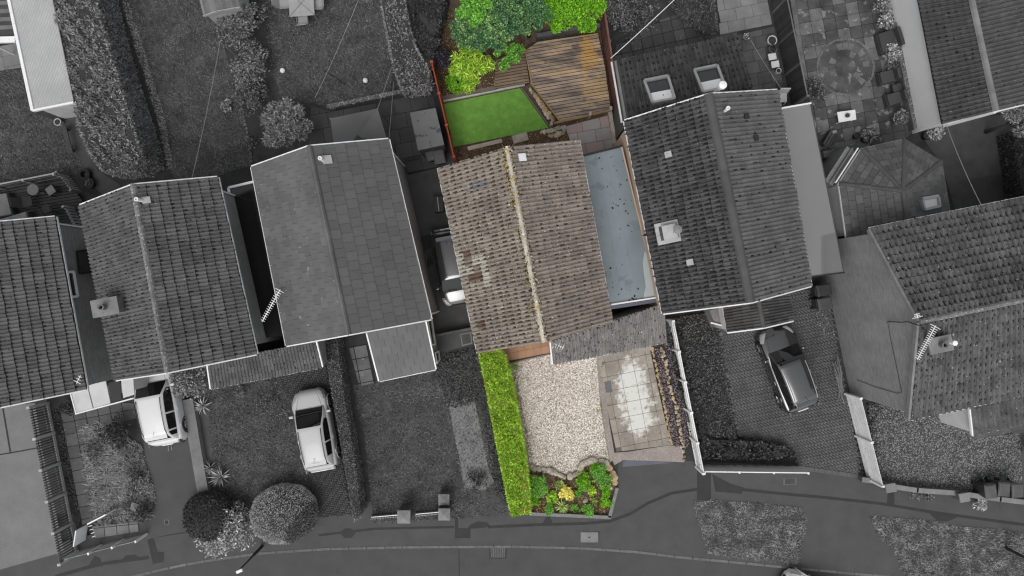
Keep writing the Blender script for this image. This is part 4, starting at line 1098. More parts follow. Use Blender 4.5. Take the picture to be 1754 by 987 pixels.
strip([(1265, 838), (1330, 845), (1420, 853), (1510, 863), (1600, 878), (1680, 889), (1754, 899), (1900, 915)], 5)
patch([(1521, 838), (1532, 838), (1532, 866), (1519, 864)], z=0.008)
patch([(1592, 880), (1632, 882), (1640, 886), (1624, 893), (1606, 893)], z=0.009)
patch([(252, 925), (263, 922), (270, 945), (281, 946), (280, 963), (262, 966)], z=0.007)
strip([(95, 988), (150, 972), (180, 965), (255, 955)], 6)
patch([(150, 972), (162, 952), (172, 957), (176, 970)], z=0.006)
patch([(205, 963), (215, 952), (232, 950), (243, 960)], z=0.006)
strip([(786, 938), (787, 1000)], 1.6, z=-0.092, name='tarmac_joint')
strip([(268, 920), (345, 908)], 2.0, z=0.005, name='tarmac_joint')
patch([(575, 975), (593, 975), (593, 984), (575, 984)], 'concrete_dark', z=-0.094)
patch([(1068, 786), (1155, 793), (1066, 800)], 'asphalt_blue', z=0.005, name='tarmac_apron')
def cover(name, label, px, mt, slots=0, frame='concrete_dark', z=0.0, group=None):
    p = WL(px, z); c = sum(p, Vector()) / 4; root = empty(name, (c.x, c.y, z), label, 'manhole cover' if not slots else 'drain', group)
    MB().prism([c + (q - c) * 1.10 for q in p], z - 0.03, z + 0.008).build('frame', M[frame], root)
    if not slots: MB().prism([c + (q - c) * 0.90 for q in p], z + 0.001, z + 0.013).build('lid', M[mt], root); MB().prism([c + (q - c) * 0.12 for q in p], z + 0.002, z + 0.016).build('keyhole', M['black_plastic'], root)
    else:
        MB().prism([c + (q - c) * 0.92 for q in p], z, z + 0.011).build('pit', M['black_plastic'], root)
        for i in range(slots):
            t = (i + 0.5) / slots; a = p[0].lerp(p[1], t); b = p[3].lerp(p[2], t)
            MB().beam(a.lerp(b, 0.06) + Vector((0, 0, 0.018)), a.lerp(b, 0.94) + Vector((0, 0, 0.018)), 0.028, 0.012).build('bar', M[mt], root)
cover('utility_cover', 'pale rectangular inspection cover in the pavement beside the yucca bed', [(993, 911), (1026, 911), (1026, 930), (993, 930)], 'concrete')
cover('utility_cover', 'grey rectangular inspection cover in the pavement beside the white street fence', [(1343, 819), (1363, 819), (1363, 830), (1343, 830)], 'concrete_dark', frame='kerb_stone')
cover('utility_cover', 'dark inspection cover in the pavement by the dustbins', [(1704, 864), (1721, 864), (1721, 875), (1704, 875)], 'asphalt', frame='concrete_dark')
cover('utility_cover', 'small square stopcock cover in the tarmac drive', [(282, 891), (289, 891), (289, 898), (282, 898)], 'asphalt_dark', frame='concrete')
cover('road_gully', 'slotted iron gully grate in the road beside the kerb', [(839, 937), (867, 937), (866, 956), (840, 956)], 'kerb_stone', slots=7, frame='asphalt_dark', z=-0.10)
cover('drain_grate', 'small square drain at the head of the slabbed drive', [(1031, 619), (1037, 619), (1037, 626), (1031, 626)], 'metal_dark', slots=3, frame='slab_pale', z=0.03)

# ---------------------------------------------------------------- lawns and verges
def lawn(px, label, z=0.006, dens=300, ln=0.13, mt='grass', base='lawn'):
    sheet('lawn', px, base, z); blades('grass', px, dens, ln, 0.034, mt, z, label)
lawn([(-70, 120), (40, 120), (62, 195), (112, 212), (130, 262), (148, 296), (112, 300), (0, 318), (-70, 330)], 'dark short grass beside the white corrugated shed')
lawn([(210, -20), (350, -20), (375, 50), (388, 95), (402, 135), (418, 205), (434, 282), (372, 302), (300, 308), (289, 285), (270, 190), (245, 110)], 'dark lawn between the tall hedge and the planted border')
lawn([(450, -20), (655, -20), (672, 130), (668, 162), (565, 184), (535, 176), (482, 178), (462, 100)], 'mown lawn with the garden table and two balls')
strip([(212, -10), (234, 55), (250, 115), (263, 155), (278, 215), (292, 288)], 8, 'concrete_dark', 0.012, 'path')
blades('grass', [(206, -10), (218, -10), (254, 110), (281, 195), (297, 288), (288, 290), (270, 205), (243, 115)], 420, 0.12, 0.03, 'pale_grass', 0.012, 'strip of pale dry grass along the foot of the tall hedge')
sheet('path', [(110, 206), (138, 196), (150, 240), (168, 292), (207, 318), (180, 336), (143, 305), (126, 258)], 'concrete_dark', 0.012)
lawn([(352, 662), (500, 634), (505, 700), (525, 810), (545, 850), (440, 872), (385, 862), (366, 800)], 'front lawn beside the silver car')
lawn([(604, 660), (650, 652), (745, 632), (818, 596), (868, 882), (640, 897), (625, 750)], 'front lawn between the clipped hedge and the lime hedge', mt='grass')
lawn([(1187, 857), (1240, 858), (1300, 861), (1377, 870), (1381, 890), (1377, 925), (1366, 966), (1300, 961), (1209, 948), (1200, 905), (1190, 880)], 'rough verge grass between the two dropped kerbs', 0.008, 420, 0.15, 'grass_verge')
lawn([(1488, 885), (1525, 886), (1590, 892), (1640, 902), (1710, 906), (1754, 914), (1800, 930), (1780, 1008), (1550, 990), (1530, 945), (1500, 912)], 'rough verge grass around the street lamp foot', 0.008, 420, 0.15, 'grass_verge')

# ---------------------------------------------------------------- the five roofs in the row and the two houses beyond
hA = house('house', 'house with grey tiled roof and brick side wall with a white window',
           [(-190, 425), (-135, 735)], [(-78, 388), (-22, 702)], [(93, 372), (147, 667)], 5.0, 6.7, wall='brick_grey', mts=('tile_a', 'tile_a'), gauge=0.38, cover=0.32, keep=290, seed=11, gover=0.15, moss_and_shade=('moss_and_shade_grey', {1: (1.0, 0.6)}, 0.040))
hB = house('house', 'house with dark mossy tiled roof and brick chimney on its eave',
           [(138, 352), (200, 651)], [(228, 317), (287, 638)], [(371, 304), (438, 607)], 5.0, 6.7, wall='brick_grey', mts=('tile_b', 'tile_b'), gauge=0.40, cover=0.32, ridge='ridge_g', keep=290, seed=12, gover=0.4, moss_and_shade=('moss_and_shade_grey', {0: (0.9, 4.6), 1: (1.0, 0.9)}, 0.042))
hC = house('house', 'house with smooth flat slate roof in two grey tones',
           [(432, 286), (492, 592)], [(530, 251), (597, 573)], [(664, 239), (737, 547)], 5.0, 6.6, wall='brick_grey', kind='flat', mts=('slate_worn', 'slate'), gauges=(0.33, 0.47), cover=0.40, keep=290, seed=13, ridge='slate_worn', rn=16, jit=0.7, stagger=True, gutters=(1, 1))
def patched(si, u, v, rr):
    if si != 0: return None
    # repaired tiles on the slope facing the drive: pale replacements, some rusty, one grey
    a, b = PU(u), v
    if 0.470 < a < 0.655 and 0.50 < b < 1.0:
        if b < 0.62 and 0.50 < a < 0.65: return 'tile_d_new'
        if b < 0.74 and a > 0.52: return 'tile_d_new' if rr.random() < 0.55 else 'tile_d_rust' if rr.random() < 0.3 else None
        if 0.49 < a < 0.60 and rr.random() < 0.62: return 'tile_d_new'
        if b > 0.85 and a < 0.50: return 'tile_d_new'
        if rr.random() < 0.12: return 'tile_d_rust'
    if 0.66 < a < 0.72 and 0.62 < b < 0.90 and rr.random() < 0.6: return 'tile_d_rust'
    if 0.84 < a < 0.88 and 0.74 < b < 0.86: return 'tile_d_rust'
    if 0.14 < a < 0.18 and 0.30 < b < 0.52: return 'tile_d_grey'
    return None
PU = lambda u: 1 - u
hD = house('house', 'house with lichened brown tiled roof and patched pale tiles, beside the green hedge',
           [(752, 288), (820, 605)], [(868, 252), (932, 586)], [(990, 240), (1047, 553)], 5.0, 6.7, wall='beige_wall', mts=('tile_d', 'tile_d'), gauge=0.385, cover=0.335, keep=295, ridge='ridge_d', seed=14, slabmat='roof_d', moss_and_shade=('moss_and_shade_d', {0: (1.0, 5.0), 1: (0.6, 1.1)}, 0.053), special=patched, verge=(0, 0), jit=1.4, gover=0.25)
hE = house('house', 'house with black tiled roof, white vents and grey chimney box',
           [(1071, 207), (1137, 537)], [(1214, 162), (1286, 518)], [(1330, 155), (1388, 490)], 5.0, 6.7, wall='beige_wall', mts=('tile_e', 'tile_e2'), gauge=0.37, cover=0.36, keep=295, ridge='ridge_e', seed=15, moss_and_shade=('moss_and_shade_grey', {0: (1.0, 4.6), 1: (0.2, 0.5)}, 0.056), jit=1.6, ridge_w=0.20, rn=11)
# the corner house: its ridge runs across the row
G_L0, G_L1 = (1490, 393), (2010, 288); G_R0, G_R1 = (1574, 551), (2050, 452); G_Q0, G_Q1 = (1558, 718), (2080, 604)
hG = house('house', 'house with speckled tiled roof and tall grey brick gable beside the gravel yard',
           [G_L0, G_L1], [G_R0, G_R1], [G_Q0, G_Q1], 5.0, 6.9, wall='brick_grey', kind='roll', mts=('tile_g', 'tile_g'), gauge=0.38, cover=0.23, keep=295, ridge='ridge_g', seed=16, trim='white', verge=(0, 0), moss_and_shade=('moss_and_shade_grey', {0: (0.5, 3.0), 1: (0.4, 2.6)}, 0.038), jit=1.2, rn=26, gover=0.10, over=0.22)  # channel streaks also put the shade between the ribs into colour
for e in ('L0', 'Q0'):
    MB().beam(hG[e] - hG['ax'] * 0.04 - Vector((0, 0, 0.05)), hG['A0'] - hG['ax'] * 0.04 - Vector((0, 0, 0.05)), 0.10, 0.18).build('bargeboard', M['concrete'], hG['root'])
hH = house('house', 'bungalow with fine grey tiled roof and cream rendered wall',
           [(1530, -240), (1618, 212)], [(1612, -245), (1706, 190)], [(1760, -280), (1830, 160)], 2.6, 4.6, wall='cream_wall', kind='roll', mts=('tile_h', 'tile_h'), gauge=0.36, cover=0.20, keep=295, ridge='slab_pale', seed=17, over=0.10, rn=30, gutters=(0, 1), jit=0.8, moss_and_shade=('moss_and_shade_grey', {0: (0.15, 0.5), 1: (0.15, 0.5)}, 0.03))
MB().beam(hH['L0'] - hH['acr'] * 0.06 - Vector((0, 0, 0.04)), hH['L1'] - hH['acr'] * 0.06 - Vector((0, 0, 0.04)), 0.09, 0.08).build('gutter', M['black_plastic'], hH['root'])

# mossy lumps and lichen along the ridge of the brown roof
C_, S_ = [], []
for i in range(420):
    t = random.random(); t = t * 0.35 if random.random() < 0.55 else (0.62 + 0.38 * random.random() if random.random() < 0.5 else t)
    p = hD['A0'].lerp(hD['A1'], t) + hD['acr'] * (-abs(random.gauss(0, 0.13)) if random.random() < 0.75 else abs(random.gauss(0.05, 0.07))); C_.append((p.x, p.y, 6.7 + 0.10 - abs((p - hD['A0'].lerp(hD['A1'], t)).length) * 0.45)); S_.append(random.uniform(0.02, 0.055))
lumps('lichen', np.array(C_), np.array(S_), 'moss_d_gold', hD['roof'], flat=0.5)
for mt_, cnt in (('rock_pale', 500), ('moss_and_shade_d', 260)):
    C_ = []
    for i in range(cnt):
        p = hD['A0'].lerp(hD['A1'], random.random()); s = random.gauss(0, 0.10); p = p + hD['acr'] * s; C_.append((p.x, p.y, 6.7 + 0.125 - abs(s) * 0.5))
    lumps('lichen', np.array(C_), rng.uniform(0.015, 0.06, cnt), mt_, hD['roof'], flat=0.45)

vent_tile(hB, 'R', 250, 344, pipe=True, mt='fence_pale'); vent_tile(hC, 'R', 559, 275, pipe=True, mt='fence_pale', s=0.38); vent_tile(hD, 'R', 892, 271, mt='fence_white', s=0.34)
for q in ((1146, 265), (1183, 449)): vent_tile(hE, 'L', *q, mt='fence_pale', s=0.28)
for q in ((1291, 238), (1329, 423), (1275, 201)): vent_tile(hE, 'R', *q, mt='black_plastic' if q[0] != 1329 else 'slab_grey', s=0.26)
vent_tile(hE, 'R', 1243, 191, mt='slab_grey', s=0.30, pipe=True)
chimney(hB, 'L', 181, 526, 6.3, 1.0, 0.62, 'concrete', 1)
# flat boxed flue terminal of the black roof
p, dn, al, n = surf_frame(hE, 'L', 1145, 398)
ch = MB().obox(p + n * 0.08, dn * 0.5, al * 0.46, n * 0.10).build('chimney', M['fence_pale'], hE['root'], bevel=0.03)
MB().obox(p + n * 0.20 - dn * 0.16, dn * 0.30, al * 0.30, n * 0.22).build('chimney_box', M['fence_pale'], ch, bevel=0.02)
q = p - dn * 0.20; MB().lathe([(0.10, 0.0), (0.10, 0.50), (0.17, 0.50), (0.17, 0.58), (0.02, 0.62)], (q.x, q.y, q.z + 0.25), 14).build('cowl', M['concrete'], ch)
MB().obox(p + n * 0.14 + dn * 0.24, dn * 0.08, al * 0.30, n * 0.06).build('chimney_step', M['slab_dark'], ch)
# brick stack of the speckled roof
st = chimney(hG, 'R', 1610, 590, 7.0, 0.55, 0.85, 'stone_grey', 1, 'concrete')
q = W(1627, 587, 7.3); MB().lathe([(0.06, -0.3), (0.06, 0.25), (0.10, 0.25), (0.10, 0.32), (0.02, 0.33)], q, 12).build('flue', M['white'], st)

# side wall windows and pipes
def wall_plane(Hh, side):
    w = Hh['w']; ac = Hh['acr']; ax = Hh['ax']
    return {'R': (w[3], ac), 'L': (w[0], -ac), '0': (w[0], -ax)}[side]
p0, n0 = wall_plane(hA, 'R')
window(hA['root'], [(113, 467), (124, 466), (131, 508), (119, 510)], p0, n0, fw=0.10)
window(hA['root'], [(130, 431), (158, 427), (162, 466), (135, 469)], p0, n0, frame='black_plastic', glass='slab_dark', name='door')
for Hh, e, sd in ((hA, 'Q0', 1), (hB, 'Q0', 1), (hC, 'Q0', 1), (hC, 'Q1', 1)):
    w0 = Hh['w'][3] if e == 'Q0' else Hh['w'][2]; s = 1 if e == 'Q0' else -1
    a = w0 + Hh['acr'] * 0.05 + Hh['ax'] * 0.08 * s
    MB().tube([a + Hh['acr'] * 0.18 + Vector((0, 0, -0.10)), a + Vector((0, 0, -0.3)), Vector((a.x, a.y, 0.05))], 0.035, 8).build('downpipe', M['white'], Hh['root'])
p0, n0 = wall_plane(hC, 'R')
window(hC['root'], [(693, 357), (699, 356), (704, 374), (698, 375)], p0, n0, fw=0.06)
window(hC['root'], [(731, 548), (738, 546), (744, 590), (738, 592)], p0, n0, fw=0.07)
p0, n0 = wall_plane(hH, 'L')
window(hH['root'], [(1570, 37), (1583, 28), (1589, 51), (1576, 59)], p0, n0, fw=0.08)
window(hH['root'], [(1580, 63), (1583, 62), (1584, 67), (1581, 68)], p0, n0, fw=0.04, name='vent')
# cable clipped to the tall brick gable
p0, n0 = hG['w'][0], -hG['ax']
MB().tube([on_plane(x, y, p0, n0) + n0 * 0.02 for x, y in ((1521, 551), (1527, 585), (1540, 645), (1545, 672), (1538, 674), (1500, 663), (1469, 651))], 0.011, 5).build('wall_cable', M['black_plastic'], hG['root'])
MB().tube([on_plane(x, y, p0, n0) + n0 * 0.02 for x, y in ((1521, 551), (1546, 552))] + [on_plane(1560, 550, p0, n0) + n0 * 0.12, on_plane(1583, 556, p0, n0) + n0 * 0.2], 0.022, 5).build('bracket', M['metal_dark'], hG['root'])

# ---------------------------------------------------------------- garages and lean-tos
def flat_roof(name, label, px, z, mt, trim='white', edges=(), cat='garage', w=0.10, h=0.09, wall_mt='brick_grey', inset=0.12, base_z=0.0):
    p = WL(px, z); c = sum(p, Vector()) / len(p); root = empty(name, (c.x, c.y, 0), label, cat)
    MB().prism([c + (q - c) * 0.97 for q in p], base_z, z - 0.12).build('wall', M[wall_mt], root)
    MB().slab(p, 0.12).build('flat_roof', M[mt], root)
    for i in edges:
        a, b = p[i], p[(i + 1) % len(p)]; MB().beam(a + Vector((0, 0, h / 2 - 0.02)), b + Vector((0, 0, h / 2 - 0.02)), w, h).build('edge_trim', M[trim], root)
    return root
gBC = flat_roof('garage', 'garage with black wet flat roof between the mossy house and the slate house', [(392, 322), (450, 308), (512, 572), (444, 580)], 3.05, 'flat_black', edges=(0, 3), h=0.10)
sheet('roof_seam', [(425, 470), (429, 470), (450, 572), (445, 573)], 'flat_grey', 3.055, kind=None, parent=gBC)
gD = flat_roof('garage', 'garage with pale blue-grey flat roof beside the lichened brown roof', [(993, 268), (1066, 250), (1130, 516), (1046, 529)], 3.05, 'flat_blue', trim='white', edges=())
MB().beam(W(993, 268, 3.08), W(1066, 250, 3.08), 0.10, 0.10).build('edge_trim', M['black_plastic'], gD)
MB().beam(W(1046, 527, 3.08), W(1131, 514, 3.08), 0.16, 0.12).build('edge_trim', M['asphalt_blue'], gD)
MB().beam(W(1047, 522, 3.10), W(1130, 509, 3.10), 0.07, 0.10).build('edge_trim', M['white'], gD)
MB().beam(W(1064, 250, 3.06), W(1127, 512, 3.06), 0.06, 0.12).build('edge_trim', M['beige_wall'], gD)
sheet('roof_pale_patch', [(1104, 430), (1110, 440), (1118, 480), (1122, 508), (1102, 511), (1106, 490), (1103, 470), (1101, 450)], 'flat_blue_pale', 3.058, kind=None, parent=gD)  # paler patch on the flat roof
for ln in ([(1018, 262), (1050, 420), (1066, 526)], [(1036, 258), (1078, 440), (1096, 520)]):
    strip_px = ln; p = WL(ln, 3.06)
    for i in range(2): MB().beam(p[i], p[i + 1], 0.02, 0.012).build('roof_seam', M['flat_blue'], gD)
P = scatter(WL([(1020, 262), (1062, 252), (1098, 400), (1085, 405), (1040, 330)], 3.06), 5.2); P2 = scatter(WL([(1000, 270), (1062, 252), (1120, 500), (1052, 520)], 3.06), 1.6); P3 = scatter(WL([(1076, 508), (1092, 506), (1094, 518), (1078, 520)], 3.06), 170)
P = np.vstack([P, P2, P3]); lumps('debris', np.column_stack([P, np.full(len(P), 3.062)]), rng.uniform(0.02, 0.055, len(P)), 'felt_speck', gD, flat=0.4)
gF = flat_roof('garage', 'garage with smooth wet grey flat roof against the black tiled house', [(1333, 188), (1388, 178), (1445, 466), (1389, 473)], 2.9, 'flat_grey', trim='concrete_dark', edges=(1,), w=0.04, h=0.03)
MB().beam(W(1331, 187, 2.93), W(1389, 177, 2.93), 0.07, 0.09).build('edge_trim', M['white'], gF)
MB().beam(W(1389, 474, 2.88), W(1446, 467, 2.88), 0.06, 0.10).build('edge_trim', M['black_plastic'], gF)

def leanto(name, label, px4, zt, zb, kind, mt, gauge, cover, keep, wall_mt='brick_grey', trims=(1, 1, 1), cat='porch', seed=3, stagger=False, moss_and_shade=None, top=None, jit=1.0):
    """single-pitch roof: px4 = upper-left, upper-right, lower-right, lower-left"""
    a, b = W(*px4[0], zt), W(*px4[1], zt); c, d = W(*px4[2], zb), W(*px4[3], zb); m = (a + b + c + d) / 4
    root = empty(name, (m.x, m.y, 0), label, cat)
    base = [m + (q - m) * 0.95 for q in (a, b, c, d)]
    v = [(q.x, q.y, 0) for q in base] + [(q.x, q.y, q.z - 0.10) for q in base]
    MB().add(v, [(0, 1, 5, 4), (1, 2, 6, 5), (2, 3, 7, 6), (3, 0, 4, 7), (4, 5, 6, 7)]).build('wall', M[wall_mt], root)
    roof = MB().slab([a, b, c, d], 0.08).build('roof', M['roof_felt'], root)
    tiles(roof, [(a, b, d, c, gauge, cover, mt)], kind, None, keep, root, seed=seed, stagger=stagger, moss_and_shade=moss_and_shade, jit=jit)
    u = (b - a).normalized()
    dn = (d - a); dn.z = 0; dn.normalize()
    if trims[0]: MB().beam(a - u * 0.03, d - u * 0.03, 0.06, 0.12).build('bargeboard', M['white'], root)
    if trims[1]: MB().beam(b + u * 0.03, c + u * 0.03, 0.06, 0.12).build('bargeboard', M['white'], root)
    if trims[2]: MB().beam(d + dn * 0.05 - Vector((0, 0, 0.06)), c + dn * 0.05 - Vector((0, 0, 0.06)), 0.05, 0.10).build('gutter', M['white'], root)
    return dict(root=root, roof=roof, a=a, b=b, c=c, d=d)
lB = leanto('porch', 'long tiled lean-to porch in front of the black flat-roofed garage', [(356, 622), (541, 584), (552, 628), (362, 665)], 3.1, 2.5, 'roman', 'tile_b', 0.33, 0.30, 120, seed=21, moss_and_shade=('moss_and_shade_grey', {0: (0.9, 0.8)}, 0.03))
lC = leanto('porch', 'smooth slate lean-to porch in front of the slate house', [(629, 570), (728, 548), (746, 632), (650, 652)], 3.4, 2.5, 'flat', 'slate', 0.40, 0.42, 80, seed=22, stagger=True, jit=0.6)
window(lC['root'], [(744, 605), (750, 602), (752, 616), (747, 622)], Vector((lC['c'].x, lC['c'].y, 0)), (lC['b'] - lC['a']).normalized())
lD = leanto('porch', 'lichen-spotted grey tiled lean-to with white edge over the slabbed drive', [(943, 585), (1137, 520), (1142, 585), (947, 622)], 3.3, 2.5, 'roll', 'tile_porch_d', 0.40, 0.17, 150, wall_mt='white_wall', seed=23, trims=(1, 0, 1), moss_and_shade=('moss_and_shade_grey', {0: (0.2, 0.9)}, 0.03))
# small gabled porch of the black-roofed house
def gporch():
    ze, zr = 2.5, 3.0; c = W(1298, 540, 2.5); root = empty('porch', (c.x, c.y, 0), 'small black tiled porch with white edges behind the black car', 'porch')
    l0, l1, r0, r1, e0, e1 = W(1238, 520, ze), W(1246, 569, ze), W(1298, 508, zr), W(1308, 561, zr), W(1349, 503, ze), W(1358, 549, ze)
    m = (l0 + l1 + e0 + e1) / 4; MB().prism([m + (q - m) * 0.9 for q in (l0, l1, e1, e0)], 0, ze - 0.08).build('wall', M['white_wall'], root)
    roof = MB().slab([r0, r1, l1, l0], 0.06).slab([r0, r1, e1, e0], 0.06).build('roof', M['roof_felt'], root)
    tiles(roof, [(r0, r1, l0, l1, 0.36, 0.30, 'tile_e'), (r0, r1, e0, e1, 0.36, 0.30, 'tile_e')], 'roman', None, 80, seed=24)
    ridge_tiles(roof, r0 + Vector((0, 0, .04)), r1 + Vector((0, 0, .04)), 'ridge_e', 4, w=0.13)
    for a, b in ((l1, r1), (e1, r1)): MB().beam(a + Vector((0.01, -0.04, -.04)), b + Vector((0.01, -0.04, -.04)), 0.06, 0.12).build('bargeboard', M['white'], root)
    for a, b in ((l0, l1), (e0, e1)): MB().beam(a - Vector((0, 0, .03)), b - Vector((0, 0, .03)), 0.06, 0.08).build('gutter', M['white'], root)
    MB().prism(WL([(1216, 532), (1238, 526), (1246, 566), (1226, 560)], 1.2), 0, 1.2).build('side_wall', M['concrete'], root)
    MB().beam(W(1217, 553, 1.26), W(1246, 560, 1.26), 0.07, 0.10).build('side_rail', M['white'], root)
gporch()
lG = leanto('porch', 'tiled lean-to porch with white side wall on the gravel yard', [(1661, 700), (1900, 648), (1905, 690), (1666, 745)], 3.0, 2.5, 'roll', 'tile_g', 0.36, 0.22, 60, wall_mt='white_wall', seed=25, trims=(1, 0, 1))
# rear extension of the black-roofed house, with two roof windows and a flue
xE = leanto('extension', 'rear extension with dark tiled roof and two roof windows', [(1290, 150), (1074, 208), (1056, 106), (1262, 62)], 4.3, 2.7, 'roll', 'tile_e', 0.36, 0.21, 290, wall_mt='brick_dark', cat='extension', seed=26, trims=(0, 0, 1), moss_and_shade=('moss_and_shade_grey', {0: (0.6, 1.6)}, 0.040), jit=1.5)
MB().beam(xE['b'] - Vector((0.06, 0, 0)), xE['c'] - Vector((0.06, 0, 0)), 0.10, 0.14).build('bargeboard', M['slab_pale'], xE['root'])
MB().beam(xE['b'] - Vector((0.22, 0, 0.1)), xE['c'] - Vector((0.22, 0, 0.1)), 0.07, 0.10).build('gutter', M['white'], xE['root'])
nE = (xE['b'] - xE['a']).cross(xE['d'] - xE['a']).normalized()
if nE.z < 0: nE = -nE
for c4 in ([(1103, 145), (1143, 137), (1155, 176), (1117, 183)], [(1188, 127), (1227, 119), (1241, 157), (1203, 165)]):
    skylight(xE['root'], [on_plane(x, y, xE['a'], nE) for x, y in c4], nE)
MB().tube([W(1224, 160, 5.4), W(1236, 148, 6.5)], 0.09, 12).lathe([(0.16, 0.0), (0.16, 0.12), (0.04, 0.16)], W(1237, 147, 6.5), 14).build('flue', M['white'], xE['root'])

# ---------------------------------------------------------------- hexagonal garden room
def garden_room():
    ze, za = 2.5, 3.7; ap = W(1546, 327, za); rt = [(1450, 408), (1437, 315), (1476, 255), (1549, 239), (1612, 277), (1628, 372)]
    e = WL(rt, ze); r2 = W(1556, 400, za); root = empty('garden_room', (ap.x, ap.y, 0), 'slate-roofed hexagonal garden room with a small roof window', 'garden room')
    m = sum(e, Vector()) / 6; MB().prism([m + (q - m) * 0.95 for q in e], 0, ze - 0.06).build('wall', M['white_wall'], root)
    b = MB(); fs = [[e[0], e[1], ap, r2], [e[1], e[2], ap], [e[2], e[3], ap], [e[3], e[4], ap], [e[4], e[5], r2, ap]]
    for f in fs: b.slab(f, 0.05)
    roof = b.build('roof', M['roof_felt'], root)
    for f in fs:                       # slates in courses parallel to each eave, clipped to the facet
        n = (f[1] - f[0]).cross(f[2] - f[0]).normalized(); n = n if n.z > 0 else -n
        u = (f[1] - f[0]).normalized(); v = n.cross(u); o = f[0]
        loc = [((q - o).dot(u), (q - o).dot(v)) for q in f]
        sg = sum(loc[i][0] * loc[(i + 1) % len(loc)][1] - loc[(i + 1) % len(loc)][0] * loc[i][1] for i in range(len(loc)))
        if sg < 0: loc = loc[::-1]
        y0, y1 = min(q[1] for q in loc), max(q[1] for q in loc); x0, x1 = min(q[0] for q in loc), max(q[0] for q in loc)
        hh, ww = 0.30, 0.42; j = 0
        for j in range(math.floor(y0 / hh), math.ceil(y1 / hh)):
            for i in range(math.floor(x0 / ww) - 1, math.ceil(x1 / ww) + 1):
                ox = i * ww + (j % 2) * ww / 2
                q = clip_convex(loc, [(ox + .006, j * hh + .006), (ox + ww - .006, j * hh + .006), (ox + ww - .006, (j + 1) * hh - .004), (ox + .006, (j + 1) * hh - .004)])
                if len(q) < 3 or area(q) < 0.006: continue
                lift = random.uniform(0.008, 0.018); up = 1 if y1 > abs(y0) else -1
                pts = [o + u * w_.x + v * w_.y + n * (lift + 0.012 - 0.03 * ((w_.y - j * hh) / hh) * up) for w_ in q]
                k = len(pts); vs = [tuple(p - n * 0.03) for p in pts] + [tuple(p) for p in pts]
                me = bpy.data.meshes.new('slate'); me.from_pydata(vs, [], [tuple(range(k, 2 * k))] + [(a, (a + 1) % k, k + (a + 1) % k, k + a) for a in range(k)]); me.update(); me.materials.append(M['slate_g'])
                ob = bpy.data.objects.new('slate', me); COL.objects.link(ob); ob.parent = roof
    for a, bb in ((e[1], ap), (e[2], ap), (e[3], ap), (e[4], ap), (ap, r2)):
        k = max(3, round((bb - a).length / 0.42)); ridge_tiles(roof, a + Vector((0, 0, .05)), bb + Vector((0, 0, .05)), 'ridge_e', k, w=0.11, h=0.07)
    for i in range(5): MB().beam(e[i] - Vector((0, 0, .05)), e[i + 1] - Vector((0, 0, .05)), 0.07, 0.10).build('gutter', M['white'], root)
    n = (e[5] - e[4]).cross(ap - e[4]).normalized(); n = n if n.z > 0 else -n
    skylight(root, [on_plane(x, y, ap, n) for x, y in ((1575, 342), (1602, 337), (1605, 354), (1579, 360))], n, lift=0.08, blind=0.95)
    # glazed bay leaning out towards the patio wall
    for i in (1,):
        a, bb = e[i], e[i + 1]; s = Vector((-(bb - a).y, (bb - a).x, 0)).normalized()
        if s.dot(a - m) < 0: s = -s
        MB().beam(a + s * 0.12 - Vector((0, 0, .15)), bb + s * 0.12 - Vector((0, 0, .15)), 0.05, 0.10).build('window_frame', M['white'], root)
        MB().beam(a + s * 0.22 - Vector((0, 0, .45)), bb + s * 0.22 - Vector((0, 0, .45)), 0.07, 0.06).build('window_sill', M['slab_pale'], root)
        MB().prism([a, bb, bb + s * 0.45, a + s * 0.45], 0, 1.9).build('bay', M['concrete'], root)
garden_room()
# ---------------------------------------------------------------- the coloured plot: back garden
sheet('planting_soil', [(738, 100), (750, -30), (1060, -30), (1036, 60), (1075, 262), (985, 278), (778, 290)], 'soil', 0.004)
blades_px = [(745, 60), (770, 20), (800, 60), (855, 100), (848, 152), (760, 178), (745, 130)]
P = scatter(WL(blades_px, 0.03), 260); leaves('leaf_litter', np.column_stack([P, 0.02 + 0.05 * rng.random(len(P))]), np.tile([0.6, 0.3, 0.1], (len(P), 1)), 0.09, 0.05, 'litter', kind='stuff')['label'] = 'brown fallen leaves under the bamboo and tree'
bpy.data.objects['leaf_litter']['category'] = 'leaf litter'
P = scatter(WL([(775, 258), (940, 222), (985, 232), (995, 262), (860, 250), (782, 284)], 0.03), 240); o = leaves('leaf_litter', np.column_stack([P, 0.02 + 0.04 * rng.random(len(P))]), np.tile([0.6, 0.3, 0.1], (len(P), 1)), 0.08, 0.045, 'litter', kind='stuff'); tag(o, 'brown leaf litter in the strip behind the brown roof', 'leaf litter')
P = scatter(WL([(880, -25), (925, -25), (935, 12), (890, 14)], 0.03), 260); o = leaves('leaf_litter', np.column_stack([P, 0.02 + 0.05 * rng.random(len(P))]), np.tile([0.6, 0.3, 0.1], (len(P), 1)), 0.10, 0.05, 'litter', kind='stuff'); tag(o, 'golden dead leaves between the two green trees', 'leaf litter')
TURF = [(760, 178), (891, 151), (940, 219), (777, 252)]
sheet('artificial_lawn', TURF, 'turf', 0.06)
blades('grass', TURF, 900, 0.035, 0.012, 'turf_blade', 0.06, 'bright green artificial turf with pale edging')
